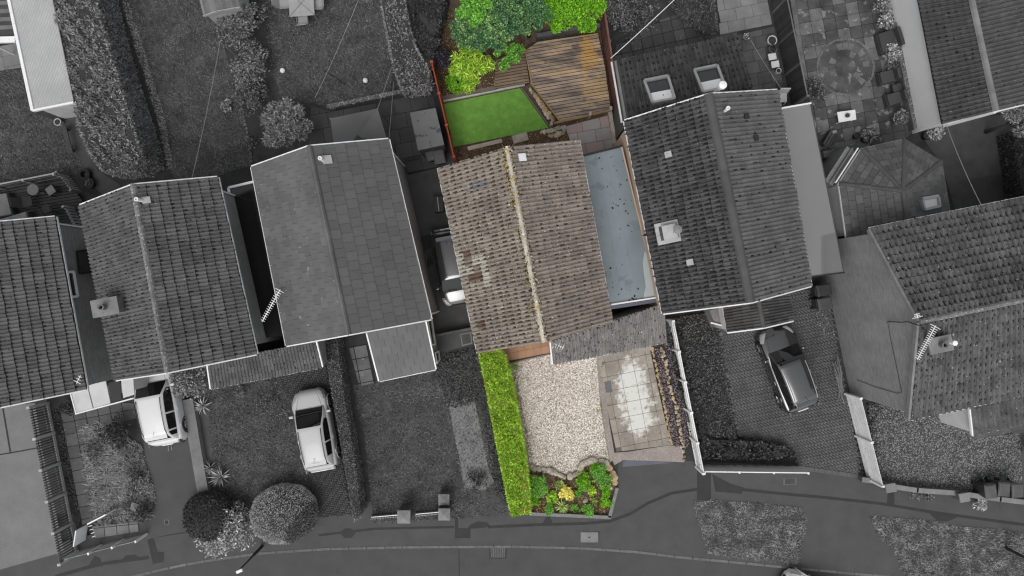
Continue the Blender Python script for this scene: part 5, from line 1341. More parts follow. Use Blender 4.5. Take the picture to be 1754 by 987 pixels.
def sleeper_edge():
    root = empty('lawn_edging', W(755, 174), 'timber sleeper edging with a pale strip along the artificial lawn', 'edging')
    MB().beam(W(757, 174.5, 0.07), W(899, 145.5, 0.07), 0.09, 0.14).build('edge_strip', M['turf_edge'], root)
    MB().beam(W(753, 170, 0.06), W(850, 151, 0.06), 0.22, 0.16).build('sleeper', M['sleeper'], root)
    MB().beam(W(851, 150.5, 0.058), W(901, 139.5, 0.058), 0.21, 0.15).build('sleeper', M['sleeper'], root)
    MB().beam(W(893, 151, 0.05), W(942, 218, 0.05), 0.06, 0.12).build('edge_strip', M['sleeper'], root)
sleeper_edge()
def deck(name, label, px, z, mt, pitch, ang, fascia=(), frame='deck_frame'):
    pl = WL(px, z); c = sum(pl, Vector()) / len(pl); root = empty(name, (c.x, c.y, 0), label, 'deck')
    poly = [Vector((p.x, p.y)) for p in pl]
    if sum(poly[i].x * poly[(i + 1) % len(poly)].y - poly[(i + 1) % len(poly)].x * poly[i].y for i in range(len(poly))) < 0: poly = poly[::-1]
    MB().prism([c + (q - c) * 0.97 for q in pl], 0, z - 0.05).build('deck_frame', M['joint'], root)
    ca, sa = math.cos(ang), math.sin(ang); loc = [(p.x * ca + p.y * sa, -p.x * sa + p.y * ca) for p in poly]
    y0, y1 = min(q[1] for q in loc), max(q[1] for q in loc)
    for j in range(math.floor(y0 / pitch), math.ceil(y1 / pitch)):
        q = clip_convex(loc, [(-99, j * pitch + 0.015), (99, j * pitch + 0.015), (99, (j + 1) * pitch - 0.015), (-99, (j + 1) * pitch - 0.015)])
        if len(q) < 3: continue
        zz = z + random.uniform(-.003, .003)
        MB().prism([(p.x * ca - p.y * sa, p.x * sa + p.y * ca) for p in q], zz - 0.03, zz).build('plank', M[mt], root)
    for a, b in fascia: MB().beam(W(*a, z - 0.09), W(*b, z - 0.09), 0.06, 0.20).build('fascia', M[frame], root)
    return root
DECK = [(900, 86), (921, 72), (1024, 57), (1036, 115), (1046, 186), (959, 207), (909, 142)]
dk = deck('timber_deck', 'large wet timber deck with worn orange patch beside the maroon fence', DECK, 0.45, 'deck', 0.165, R(9.5), fascia=(((909, 143), (959, 208)),))
deck('timber_deck', 'small dark timber deck under the blue-green tree', [(850, 102), (898, 84), (907, 142), (846, 152)], 0.30, 'deck_dark', 0.15, R(9.5))
MB().beam(W(948, 212, 0.40), W(1046, 189, 0.40), 0.10, 0.16).build('fascia', M['deck_frame'], dk)
for q in ((944, 214), (1010, 197), (1045, 188)): MB().obox(W(*q, 0.35) + Vector((0, 0, -0.05)), (0.06, 0.01, 0), (-0.01, 0.09, 0), (0, 0, 0.36)).build('post', M['post_wood'], dk)
MB().beam(W(899, 84, 0.47), W(906, 118, 0.47), 0.06, 0.05).build('edge_board', M['deck_frame'], dk); MB().beam(W(906, 118, 0.47), W(911, 143, 0.47), 0.06, 0.05).build('edge_board', M['deck_frame'], dk)
# retaining wall behind the deck, rubble strip beside the lawn
wall('retaining_wall', 'low grey wall behind the timber deck under the trees', [(918, 68), (1000, 52), (1026, 50)], 0.14, 0.50, 'stone_grey', 'stone_grey')
rb = empty('rubble_strip', W(930, 190), 'strip of rough stones between artificial lawn and deck', 'rockery')
stone_row([(912, 158), (930, 182), (950, 208)], 9, 0.30, 'sandstone', rb, 0.05); stone_row([(906, 150), (922, 176), (942, 205)], 9, 0.24, 'rock_pale', rb, 0.03)
rb2 = empty('rubble_strip', W(930, 232), 'line of rocks and slab offcuts behind the brown roof', 'rockery')
stone_row([(925, 228), (945, 224), (970, 218)], 8, 0.26, 'rock_pale', rb2, 0.0); stone_row([(940, 234), (965, 228)], 7, 0.22, 'sandstone', rb2, 0.0); stone_row([(950, 236), (968, 222)], 4, 0.2, 'rock_pale', rb2, 0.06)
for a, b, w in (((801, 255), (860, 241), 0.20), ((878, 240), (904, 233), 0.42)): MB().beam(W(*a, 0.05), W(*b, 0.05), w, 0.06).build('slab_offcut', M['rock_pale'], rb2, bevel=0.01)
pb = paving('patio', [(968, 217), (1042, 198), (1056, 262), (990, 280)], 0.92, 0.62, R(10), 'slab_wet', 0.012, bed='mortar_warm', mats=['slab_wet', 'slab_wet', 'slab_rose'], origin=(1046, 196), stagger=0.35, gap=0.022)
MB().beam(W(1044, 192, 0.15), W(1053, 248, 0.15), 0.20, 0.28).build('edging_stone', M['rock_pale'], pb)
# fences of the plot
fence('fence', 'red stained board fence along the artificial lawn', (747, 126), (783, 280), 1.7, 3, 'fence_red', post='fence_red', boards=13, gap=0.006, gravel_board='fence_red', rails=True)
fence('fence', 'maroon board fence beside the large timber deck', (1027, 44), (1058, 240), 1.75, 4, 'fence_maroon', post='fence_maroon', boards=11, gap=0.004, cap=('fence_maroon', 0.09), post_side=-1)
tree('tree', 842, 36, 3.2, 1.62, 2.6, 'blue-green leafy tree overhanging the small dark deck', 'leaf_bluegreen', 15000, 0.10, 0.06, 34, spread=0.8, cr=(0.14, 0.27), shell=0.55)
tree('tree', 908, 25, 2.6, 1.0, 1.6, 'dark green tree with pale buds between the two larger trees', 'leaf_bluegreen', 5000, 0.10, 0.06, 16, cr=(0.2, 0.34), shell=0.55)
tree('tree', 978, 2, 2.4, 1.85, 1.5, 'bright green feathery tree over the back edge of the deck', 'leaf_bright', 12000, 0.14, 0.05, 34, spread=0.7, flatten=0.35, cr=(0.14, 0.26), shell=0.5)
tree('tree', 812, 12, 3.9, 0.85, 1.2, 'fresh green tree crown rising out of the blue-green tree', 'leaf_green', 5500, 0.10, 0.06, 16, cr=(0.2, 0.34), shell=0.55)
tree('tree', 868, 92, 1.5, 0.75, 1.0, 'green bush over the corner of the small dark deck', 'leaf_green', 2000, 0.11, 0.06, 9, trunk_r=0.05)
tree('tree', 795, 58, 2.2, 0.75, 1.0, 'small blue-green tree beside the purple shrub and bamboo', 'leaf_bluegreen', 3200, 0.10, 0.06, 12, trunk_r=0.05, cr=(0.24, 0.4))
tree('bamboo', 808, 112, 1.6, 1.1, 1.2, 'yellow-green bamboo clump by the artificial lawn', 'leaf_bamboo', 2100, 0.30, 0.045, 16, spread=1.0, trunk_r=0.03, cr=(0.2, 0.36))
shrub('shrub', 786, 138, 0.75, 0.7, 'low bright fern at the corner of the artificial lawn', 'leaf_bright', 1100, 0.16, 0.05, clusters=7)
shrub('shrub', 803, 152, 0.3, 0.5, 'small yellow bamboo tuft on the lawn edging', 'leaf_bamboo', 160, 0.26, 0.04, clusters=4)
shrub('shrub', 757, 104, 0.70, 1.2, 'dark purple shrub at the top of the red fence', 'leaf_purple', 1500, 0.11, 0.06, clusters=9)

# ---------------------------------------------------------------- the coloured plot: street side
HEDGE = [(821, 606), (858, 600), (866, 616), (874, 640), (884, 690), (893, 740), (901, 790), (907, 840), (908, 880), (876, 885), (868, 845), (850, 755), (836, 680)]
hedge('hedge', HEDGE, 1.4, 'long lime green clipped conifer hedge beside the gravel garden', 'leaf_lime', 0.15, 0.045, 1300, core='core_green', amp=0.075, spread=0.75)
sheet('gravel_bed', [(862, 624), (941, 606), (1022, 606), (1030, 694), (1046, 792), (1000, 800), (977, 816), (905, 798), (870, 720)], 'gravel_bed', 0.012)
gravel('gravel', [(866, 626), (941, 608), (1021, 608), (1028, 694), (1043, 790), (1000, 797), (977, 813), (905, 794), (880, 720)], 2100, 0.020, 'pebble', 0.014, 'pale pink and cream gravel in front of the lichened house')
gravel('gravel', [(872, 640), (882, 632), (912, 780), (902, 795)], 300, 0.028, 'pebble_brown', 0.03, 'brown stones and dead leaves along the foot of the lime hedge')
for q in ((1026, 700, 0.12), (1031, 745, .12), (1037, 775, .16), (918, 700, .10), (960, 690, .08), (1000, 670, .08), (940, 760, .10), (1010, 640, .07), (890, 650, 0.1)):
    blades('weed', [(q[0] - 5, q[1] - 6), (q[0] + 5, q[1] - 6), (q[0] + 6, q[1] + 8), (q[0] - 4, q[1] + 7)], 260 * q[2] * 8, 0.10, 0.02, 'turf_blade', 0.02, 'small green weeds sprouting through the pale gravel')
shrub('shrub', 884, 628, 0.30, 0.35, 'small grey-green heather at the top of the lime hedge', 'turf_blade', 400, 0.07, 0.02, clusters=6)
tp = paving('patio', [(856, 594), (942, 578), (945, 604), (862, 620)], 0.40, 0.38, A11, 'terracotta', 0.016, bed='mortar_warm', origin=(862, 620), piece='terracotta_tile')
# rockery bed
sheet('rockery_soil', [(903, 798), (975, 816), (1000, 800), (1046, 792), (1056, 835), (1043, 882), (906, 880)], 'soil', 0.016)
rk = empty('rockery', W(990, 800), 'arc of pale rockery stones round the planted bed', 'rockery')
stone_row([(905, 798), (925, 803), (945, 808), (970, 818)], 9, 0.34, 'rock_pale', rk, 0.02, hh=0.7); stone_row([(972, 816), (986, 812), (996, 800), (1001, 790), (1020, 788), (1040, 795)], 10, 0.36, 'rock_pale', rk, 0.02, hh=0.7); stone_row([(1043, 798), (1050, 815), (1053, 830)], 4, 0.40, 'sandstone', rk, 0.0)
stone_row([(1002, 857), (1006, 855)], 1, 0.32, 'rock_pale', rk, 0.0); stone_row([(1040, 832), (1048, 836)], 2, 0.18, 'white', rk, 0.02); stone_row([(1000, 838), (1010, 826)], 2, 0.2, 'rock_pale', rk, 0.0)
wall('bed_wall', 'low grey stone wall round the planted street corner bed', [(909, 878), (1043, 884), (1056, 834)], 0.16, 0.22, 'wall_stone')
gravel('bark_chips', [(906, 805), (970, 822), (1010, 800), (1045, 800), (1052, 835), (1040, 878), (912, 874)], 130, 0.035, 'litter', 0.02, 'brown bark chips on the planted corner bed')
for i, (x, y, r, h, mt, n, lb) in enumerate([
    (923, 832, 0.56, 0.8, 'leaf_green', 1200, 'largest dark-edged green conifer bush beside the lime hedge'), (1000, 824, 0.40, 0.5, 'leaf_bright', 750, 'bright green dwarf conifer beside the rockery stones'),
    (1030, 812, 0.54, 0.7, 'leaf_green', 1200, 'rounded green conifer inside the rockery arc'), (1038, 842, 0.32, 0.45, 'leaf_bright', 520, 'small bright conifer beside the wall corner'), (1038, 858, 0.33, 0.4, 'leaf_bright', 520, 'small bright conifer touching the wall corner'),
    (960, 828, 0.30, 0.3, 'leaf_yucca', 260, 'low sage green plant beside the rockery stones'), (945, 850, 0.30, 0.25, 'leaf_bamboo', 220, 'yellowish grassy plant beside the largest conifer'), (1014, 838, 0.24, 0.25, 'leaf_bamboo', 160, 'yellow-green sedum between the two bright conifers'), (985, 868, 0.26, 0.22, 'leaf_green', 200, 'low green mat plant between yucca and cushion plant'), (1020, 800, 0.28, 0.3, 'leaf_bright', 260, 'bright green plant tucked behind the rockery arc'), (916, 858, 0.30, 0.3, 'leaf_bright', 260, 'bright leafy tuft between hedge and dead stems'),
    (1008, 873, 0.30, 0.4, 'leaf_green', 450, 'small green cushion plant on the street wall'), (942, 873, 0.32, 0.35, 'leaf_green', 420, 'low green cushion plant beside the yucca'), (972, 842, 0.36, 0.4, 'leaf_yellow', 260, 'butter yellow leafy plant in the middle of the bed'),
    (991, 845, 0.16, 0.2, 'leaf_green', 120, 'tiny green seedling beside the yellow plant'), (1018, 856, 0.20, 0.2, 'leaf_yucca', 120, 'pale green rosette plant near the white stones'), (1029, 872, 0.22, 0.2, 'litter', 130, 'rusty brown dried plant at the wall corner'), (925, 868, 0.3, 0.25, 'litter', 160, 'patch of dead brown stems beside the lime hedge')]):
    shrub('dwarf_conifer' if 'conifer' in lb else 'bedding_plant', x, y, r * 1.18, h, lb, mt, int(n * 1.3), 0.085 if 'yellow' not in lb else 0.16, 0.045 if 'yellow' not in lb else 0.10, cat='plant', clusters=7, stems=3, zc=h * 0.5)
spiky('yucca', 963, 870, 0.02, 0.48, 'pale green spiky yucca beside the street wall', 'leaf_yucca', 46, 0.055)
# slabbed drive
DRV = [(1024, 612), (1112, 594), (1130, 680), (1149, 762), (1056, 774), (1040, 700)]
paving('drive', DRV, 0.70, 0.72, A11, 'slab_warm', 0.018, bed='mortar_warm', origin=(1040, 770), gap=0.018, stagger=0.0)
patch([(1041, 653), (1046, 652), (1049, 672), (1038, 673), (1035, 655)], 'slab_charcoal', z=0.060, name='dark_slab')
strip([(1022, 606), (1032, 670), (1040, 730), (1050, 790)], 9, 'pebble_concrete', 0.022, 'pebble_strip')
sheet('pebble_strip', [(1046, 776), (1075, 774), (1146, 763), (1168, 766), (1172, 792), (1068, 788), (1052, 797)], 'pebble_concrete', 0.024)
paving('patio', [(1022, 603), (1112, 585), (1118, 600), (1024, 614)], 0.7, 0.5, A11, 'slab_wet', 0.014, bed='mortar_warm', origin=(1024, 612))
sb = empty('stone_border', W(1150, 680), 'two rows of sandstone edging with purple slate chips beside the drive', 'stone border')
stone_row([(1117, 595), (1128, 650), (1140, 705), (1150, 762)], 44, 0.15, 'sandstone', sb, 0.0, hh=0.8, jit=0.7); stone_row([(1132, 592), (1142, 640), (1156, 690), (1163, 730), (1172, 790)], 30, 0.16, 'sandstone', sb, 0.0, hh=0.9, jit=0.8); stone_row([(1135, 600), (1145, 645), (1158, 695), (1169, 775)], 24, 0.18, 'rock_pale', sb, 0.0, hh=0.7, jit=0.9)
gravel('slate_chips', [(1122, 598), (1132, 596), (1147, 660), (1160, 740), (1165, 765), (1154, 766), (1140, 700)], 520, 0.035, 'slate_chip', 0.03, 'purple slate chips between the two sandstone rows')
gravel('slate_chips', [(1138, 590), (1146, 588), (1158, 640), (1176, 710), (1180, 760), (1172, 775), (1160, 700)], 420, 0.035, 'slate_chip', 0.03, 'purple slate chips at the foot of the white fence')
fence('fence', 'long white board fence between the slabbed drive and the dark ground cover', (1143, 548), (1193, 799), 1.25, 5, 'fence_white', post='fence_white', boards=13, gap=0.004, cap=('fence_white', 0.05), post_up=0.10, wav=0.01)
# little aerial lying on the lean-to
b0, b1 = W(948, 588, 3.25), W(966, 596, 3.2)
aerial('roof_aerial', 'pale blue-white aerial on the corner of the lichen-spotted lean-to', W(946, 586, 2.9), W(948, 588, 3.3), b0, b1, 5, 0.34)

# ---------------------------------------------------------------- cars
def put(px, py, z=0.8): p = W(px, py, z); return (p.x, p.y, 0.004)
car('car', 'white SUV with roof rails and tow bar parked under the mossy roof eave', put(270, 692, 0.9), R(11), 4.15, 1.84, 1.68, 'paint_white', rails=True, suv=True, towbar=True, wheel_r=0.34, hood=0.24)
car('car', 'silver hatchback parked on dark block paving beside the front lawn', put(538, 738), R(10.5), 4.05, 1.74, 1.52, 'paint_silver', hood=0.22, rake_f=0.85, rails=True)
car('car', 'dark hatchback parked beside the lichened brown roof', put(775, 458), R(180 + 11), 3.85, 1.70, 1.50, 'paint_dark', hood=0.20, rake_f=0.6)
car('car', 'black SUV with silver roof rails on herringbone block paving', put(1353, 633, 0.9), R(20.5), 4.30, 1.84, 1.62, 'paint_black', rails=True, suv=True, wheel_r=0.34, hood=0.25)
car('car', 'white car standing in the road beside the kerb', (W(1408, 1036, 0.8).x, W(1408, 1036, 0.8).y, -0.096), R(62), 4.1, 1.76, 1.5, 'paint_white')
# ---------------------------------------------------------------- grey neighbours: drives, paths, patios
sheet('drive', [(-70, 705), (60, 690), (70, 760), (110, 945), (0, 976), (-70, 992)], 'drive_pale', 0.008)
strip([(-20, 782), (18, 776), (72, 766)], 2.2, 'asphalt_dark', 0.013, 'concrete_joint'); strip([(4, 694), (18, 776)], 3, 'asphalt_dark', 0.014, 'concrete_joint')
sheet('drive', [(228, 640), (325, 640), (352, 840), (345, 905), (258, 922), (268, 850), (262, 800)], 'asphalt', 0.006)
paving('path', [(104, 700), (140, 690), (235, 690), (238, 715), (150, 740), (163, 890), (142, 899), (112, 760)], 0.62, 0.62, A11, 'slab_grey', 0.010, origin=(140, 890), gap=0.03)
paving('path', [(158, 902), (236, 893), (238, 910), (163, 922)], 0.62, 0.5, R(6), 'slab_pale', 0.012, origin=(160, 922), gap=0.03)
BED = [(140, 735), (172, 722), (242, 762), (262, 832), (268, 852), (258, 893), (160, 902), (150, 840)]
sheet('planting_soil', BED, 'earth', 0.016)
blades('grass', BED, 420, 0.22, 0.03, 'grass_verge', 0.016, 'overgrown weeds and long grass in the fenced front bed')
blades('grass', [(140, 735), (172, 722), (215, 770), (225, 850), (160, 880), (150, 820)], 260, 0.32, 0.035, 'pale_grass', 0.016, 'tall pale grass clumps beside the narrow slab path')
for x, y, r, h, mt, n, lb in ((205, 742, 0.95, 0.9, 'leaf_dark', 1600, 'dark leafy shrub in the fenced front bed'), (160, 775, 0.5, 0.6, 'leaf_mid', 500, 'small ragged shrub beside the slab path'), (232, 820, 0.6, 0.5, 'leaf_mid', 500, 'ragged weedy shrub along the tarmac drive'), (247, 876, 0.5, 0.4, 'leaf_dark', 420, 'low dark shrub behind the slatted street fence'), (118, 700, 0.5, 0.5, 'leaf_dark', 400, 'dark plant beside the top of the slatted fence')):
    shrub('shrub', x, y, r, h, lb, mt, n, 0.12, 0.05)
tag(MB().prism(WL([(226, 860), (238, 864), (233, 878), (222, 871)], 0.1), 0.0, 0.10).build('stepping_stone', M['slab_pale'], bevel=0.01), 'pale square stepping stone in the overgrown bed', 'stone')
gravel('planting_strip', [(88, 700), (104, 700), (140, 890), (134, 905), (120, 850)], 120, 0.05, 'leaf_dark', 0.02, 'dark low planting between slatted fence and slab path')
# block paved drives
sheet('drive', [(445, 650), (555, 592), (562, 650), (602, 882), (545, 886), (530, 830), (503, 690), (480, 655)], 'joint', 0.009)
herringbone('block_paving', [(445, 650), (555, 592), (562, 650), (602, 882), (545, 886), (530, 830), (503, 690), (480, 655)], 0.10, R(12), 'block_dark', 0.010, bpy.data.objects['drive.003'] if 'drive.003' in bpy.data.objects else None)
ED = [(1222, 528), (1395, 495), (1425, 530), (1448, 665), (1478, 820), (1367, 800), (1358, 768), (1265, 748), (1240, 600)]
dE = sheet('drive', ED, 'block_joint', 0.009); herringbone('block_paving', ED, 0.115, R(-34), 'block', 0.010, dE)
bc = empty('block_edging', W(1400, 805), 'row of blocks edging the herringbone drive at the pavement', 'edging')
a, b = W(1367, 801, 0.03), W(1478, 817, 0.03)
for i in range(30): p = a.lerp(b, (i + .5) / 30); MB().obox(p, (b - a) / 64, Vector((-(b - a).y, (b - a).x, 0)).normalized() * 0.10, (0, 0, 0.03)).build('block', M['block'], bc)
gravel('gravel_patch', [(1395, 535), (1422, 535), (1432, 580), (1405, 575)], 160, 0.03, 'pebble_grey', 0.03, 'scattered grit beside the black dustbins')
# concrete side drive of the slate house, old concrete strip
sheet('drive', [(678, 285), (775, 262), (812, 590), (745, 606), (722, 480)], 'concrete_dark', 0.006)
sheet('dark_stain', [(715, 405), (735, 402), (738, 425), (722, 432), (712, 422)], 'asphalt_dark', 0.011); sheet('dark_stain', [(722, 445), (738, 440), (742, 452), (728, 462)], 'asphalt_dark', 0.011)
sheet('concrete_strip', [(768, 692), (790, 684), (812, 680), (824, 740), (836, 800), (846, 826), (830, 840), (795, 836), (788, 790), (778, 745)], 'concrete', 0.018)
blades('grass', [(765, 690), (812, 676), (850, 830), (795, 850)], 90, 0.09, 0.02, 'pale_grass', 0.018, 'thin mossy growth and grass over the old concrete strip')
sheet('concrete_strip', [(818, 838), (850, 842), (866, 882), (820, 884)], 'concrete_dark', 0.017)
paving('path', [(598, 596), (628, 590), (644, 655), (616, 662)], 0.66, 0.62, A11, 'slab_mottled_pale', 0.010, origin=(628, 590), gap=0.04)
gravel('ground_cover', [(748, 610), (812, 596), (832, 690), (770, 700), (748, 650)], 200, 0.045, 'leaf_dark', 0.02, 'dark creeping plants beside the slate lean-to')
gravel('ground_cover', [(815, 640), (828, 640), (866, 850), (850, 850)], 200, 0.04, 'leaf_dark', 0.02, 'dark creeping plants along the grey side of the lime hedge')
shrub('shrub', 818, 822, 0.55, 0.4, 'dark straggly weed on the old concrete strip', 'leaf_dark', 420, 0.11, 0.05)
# gravel yard of the corner house
GY = [(1487, 690), (1560, 700), (1745, 700), (1752, 850), (1502, 829)]
sheet('gravel_bed', GY, 'concrete_dark', 0.010); gravel('gravel', GY, 560, 0.030, 'pebble_grey', 0.012, 'grey gravel yard beside the speckled roof')
paving('path', [(1665, 735), (1760, 715), (1760, 740), (1672, 752)], 0.6, 0.6, A11, 'slab_grey', 0.03, origin=(1672, 752))
sheet('pavement_bed', [(1745, 720), (1800, 715), (1800, 850), (1752, 852)], 'asphalt', 0.011)
# back terrace of the first house: boarded deck with furniture
TD = [(-60, 345), (0, 328), (114, 304), (146, 352), (152, 396), (0, 400), (-60, 405)]
tdk = deck('timber_deck', 'grey boarded terrace with garden furniture behind the far house', TD, 0.25, 'wood_dark', 0.15, R(9), frame='wood_dark')
fence('fence', 'pale-topped board fence along the furnished grey terrace', (-40, 333), (113, 303), 0.9, 3, 'fence_slat', post='fence_pale', boards=14, gap=0.006, cap=('fence_pale', 0.07))
fence('fence', 'short slatted fence beside the two black tyre planters', (118, 300), (142, 330), 0.9, 1, 'fence_pale', post='fence_slat', boards=7, gap=0.07, rails=False, style='v')
fence('fence', 'short slatted gate between the furnished terrace and the mossy roof', (132, 358), (150, 392), 1.0, 1, 'fence_pale', post='fence_pale', boards=6, gap=0.08, rails=True)
def table_round(px, py, r, h, label, mt='slab_pale', z=0.25):
    c = W(px, py, z + h); root = empty('garden_table', (c.x, c.y, z), label, 'table')
    MB().lathe([(r, h - 0.03), (r, h), (r * 0.96, h + 0.008)], (c.x, c.y, z), 24).build('table_top', M[mt], root)
    MB().lathe([(0.03, 0.02), (0.03, h - 0.03)], (c.x, c.y, z), 8).build('leg', M['metal_dark'], root); MB().lathe([(r * 0.5, 0), (r * 0.5, 0.02), (0.03, 0.05)], (c.x, c.y, z), 16).build('base', M['metal_dark'], root)
table_round(56, 325, 0.28, 0.7, 'round pale table on the furnished grey terrace')
def cube_table(px, py, s, h, yaw, label, mt='slab_pale', z=0.25):
    c = W(px, py, z + h); root = empty('garden_stool', (c.x, c.y, z), label, 'stool', rz=yaw, local=True)
    MB().box(-s / 2, s / 2, -s / 2, s / 2, h - 0.05, h).build('seat', M[mt], root, bevel=0.01)
    for x in (-1, 1):
        for y in (-1, 1): MB().box(x * s * .42 - .02, x * s * .42 + .02, y * s * .42 - .02, y * s * .42 + .02, 0, h - 0.05).build('leg', M['metal_dark'], root)
cube_table(86, 326, 0.40, 0.45, R(35), 'pale square stool on the furnished grey terrace')
def chair(px, py, yaw, label, mt='fabric_dark', frame='metal_dark', z=0.0, group=None, w=0.5):
    c = W(px, py, z + 0.45); root = empty('garden_chair', (c.x, c.y, z), label, 'chair', group, rz=yaw, local=True); h = w / 2
    MB().box(-h, h, -h, h, 0.42, 0.46).build('seat', M[mt], root, bevel=0.01)
    MB().obox((0, h + 0.10, 0.70), (h, 0, 0), (0, 0.10, 0.24), (0, 0.012, -0.005)).build('backrest', M[mt], root)
    for x in (-1, 1):
        MB().tube([(x * (h + .02), -h - 0.05, 0), (x * (h + .02), -h, 0.62), (x * (h + .02), h + 0.05, 0.64)], 0.016, 6).build('armrest', M[frame], root)
        MB().tube([(x * (h + .02), h + 0.08, 0), (x * (h + .02), h + 0.02, 0.45), (x * (h + .02), h + 0.24, 0.98)], 0.016, 6).build('leg', M[frame], root)
    return root
chair(46, 346, R(100), 'dark garden chair lying back beside the round pale table', z=0.25); chair(80, 359, R(-150), 'dark folding chair by the terrace gate', z=0.25, w=0.4)
def sofa(name, label, px, h, back_edge=None, mt='slab_pale', z=0.25, cat='sofa', arm=True):
    p = WL(px, z + h); c = sum(p, Vector()) / 4; root = empty(name, (c.x, c.y, z), label, cat)
    MB().prism(p, z, z + h - 0.10).build('seat_base', M['rattan'], root); MB().prism([c + (q - c) * 0.95 for q in p], z + h - 0.10, z + h + 0.04).build('cushion', M[mt], root, bevel=0.03)
    if back_edge is not None:
        for e in (back_edge if isinstance(back_edge, tuple) else (back_edge,)):
            a, b = p[e], p[(e + 1) % 4]; MB().beam(a.lerp(c, 0.12) + Vector((0, 0, 0.15)), b.lerp(c, 0.12) + Vector((0, 0, 0.15)), 0.16, 0.5).build('backrest', M['rattan'], root, bevel=0.03)
    return root
sofa('garden_sofa', 'pale corner sofa section against the terrace fence', [(-25, 335), (12, 330), (22, 368), (-15, 374)], 0.45); sofa('garden_sofa', 'pale bench section beside the grey terrace chairs', [(-5, 377), (46, 362), (50, 377), (0, 390)], 0.45)
tag(MB().lathe([(0.20, 0.0), (0.30, 0.10), (0.30, 0.28), (0.17, 0.28), (0.15, 0.12)], W(145, 299, 0.2) * Vector((1, 1, 0)) if False else (W(145, 299, 0.2).x, W(145, 299, 0.2).y, 0), 18, cap=False).build('tyre_planter', M['tyre']), 'black tyre planter farther from the mossy roof', 'planter')
potted(151, 314, 0.27, 0.3, 'black tyre planter with a pale hub next to the mossy roof', mt='tyre', plant='leaf_mid', leafn=60, pr=0.2)
bn = empty('garden_bench', W(118, 240), 'narrow wooden bench beside the path beside the corrugated shed', 'bench')
MB().beam(W(109, 216, 0.45), W(122, 264, 0.45), 0.22, 0.05).build('seat', M['wood_dark'], bn)
for q in ((111, 222), (121, 258)): MB().obox(W(*q, 0.22), (0.1, 0, 0), (0, 0.03, 0), (0, 0, 0.21)).build('leg', M['wood_dark'], bn)
potted(98, 209, 0.17, 0.35, 'pale round pot at the corner of the corrugated shed', mt='pot_white')

# white corrugated shed
def corr_shed():
    z = 2.2; p = WL([(-22, -180), (50, -195), (127, 176), (57, 190)], z); c = sum(p, Vector()) / 4
    root = empty('shed', (c.x, c.y, 0), 'long white shed with corrugated roof beside the tall hedge', 'shed')
    MB().prism([c + (q - c) * 0.965 for q in p], 0, z - 0.06).build('wall', M['white_wall'], root)
    n = 7
    for i in range(n):        # roof sheets, ribbed along their length
        a, b, d, e = p[0].lerp(p[3], i / n), p[1].lerp(p[2], i / n), p[0].lerp(p[3], (i + 1) / n + 0.004), p[1].lerp(p[2], (i + 1) / n + 0.004)
        bb = MB(); k = 56
        for j in range(k + 1):
            q0, q1 = a.lerp(b, j / k), d.lerp(e, j / k); dz = 0.014 * (1 if j % 2 else -1) + 0.004 * i
            bb.v += [tuple(q0 + Vector((0, 0, dz))), tuple(q1 + Vector((0, 0, dz + 0.004)))]
        for j in range(k): bb.f.append((2 * j, 2 * j + 1, 2 * j + 3, 2 * j + 2))
        bb.build('roof_sheet', M['corrugated'], root)
    MB().beam(p[0], p[3], 0.14, 0.16).build('fascia', M['white'], root); MB().beam(p[3], p[2], 0.10, 0.14).build('fascia', M['white'], root)
corr_shed()
pg = empty('pergola', W(15, 65), 'white beam pergola at the end of the corrugated shed', 'pergola')
MB().beam(W(-40, 70, 2.0), W(27, 68, 2.0), 0.28, 0.12).build('beam', M['white'], pg)
for x in (-30, 24): MB().tube([W(x, 68, 2.0), Vector((W(x, 68, 2.0).x, W(x, 68, 2.0).y, 0))], 0.05, 8).build('post', M['white'], pg)
paving('patio', [(-50, 82), (30, 74), (40, 116), (-50, 128)], 0.85, 0.55, A11, 'slab_pale', 0.014, origin=(30, 74)); sheet('steps', [(-50, 0), (22, 0), (28, 60), (-50, 62)], 'slab_dark', 0.010)
for i in range(4): strip([(-50, 8 + 14 * i), (24 + i * 2, 4 + 14 * i)], 7, 'wood_grey', 0.015 + 0.002 * i, 'step_board')
# timber shed behind the planted border
def gable_shed():
    z0, z1 = 1.9, 2.3; l0, l1, r0, r1, e0, e1 = W(322, -75, z0), W(349, 27, z0), W(345, -85, z1), W(371, 19, z1), W(385, -95, z0), W(411, 12, z0)
    m = (l0 + l1 + e0 + e1) / 4; root = empty('shed', (m.x, m.y, 0), 'weathered timber shed at the end of the planted border', 'shed')
    MB().prism([m + (q - m) * 0.93 for q in (l0, l1, e1, e0)], 0, z0 - 0.05).build('wall', M['fence_pale'], root)
    for (a, b, c, d) in ((r0, r1, l1, l0), (r0, r1, e1, e0)):
        for i in range(7):
            q = [a.lerp(d, i / 7), b.lerp(c, i / 7), b.lerp(c, (i + 1.03) / 7), a.lerp(d, (i + 1.03) / 7)]
            for k in (2, 3): q[k] = q[k] + Vector((0, 0, 0.012))
            MB().slab(q, 0.02).build('board', M['wood_grey'], root)
    for a in (l1, e1): MB().beam(a + Vector((0, -.03, 0)), r1 + Vector((0, -.03, 0)), 0.04, 0.12).build('bargeboard', M['fence_pale'], root)
gable_shed()
# flat shed by the red fence
def flat_shed():
    z = 2.0; p = WL([(702, 193), (746, 185), (761, 248), (716, 258)], z); c = sum(p, Vector()) / 4; root = empty('shed', (c.x, c.y, 0), 'small shed with grey felt roof beside the red fence', 'shed')
    MB().prism([c + (q - c) * 0.95 for q in p], 0, z - 0.05).build('wall', M['wood_dark'], root); MB().slab(p, 0.07).build('roof', M['shed_roof'], root, bevel=0.01)
flat_shed()

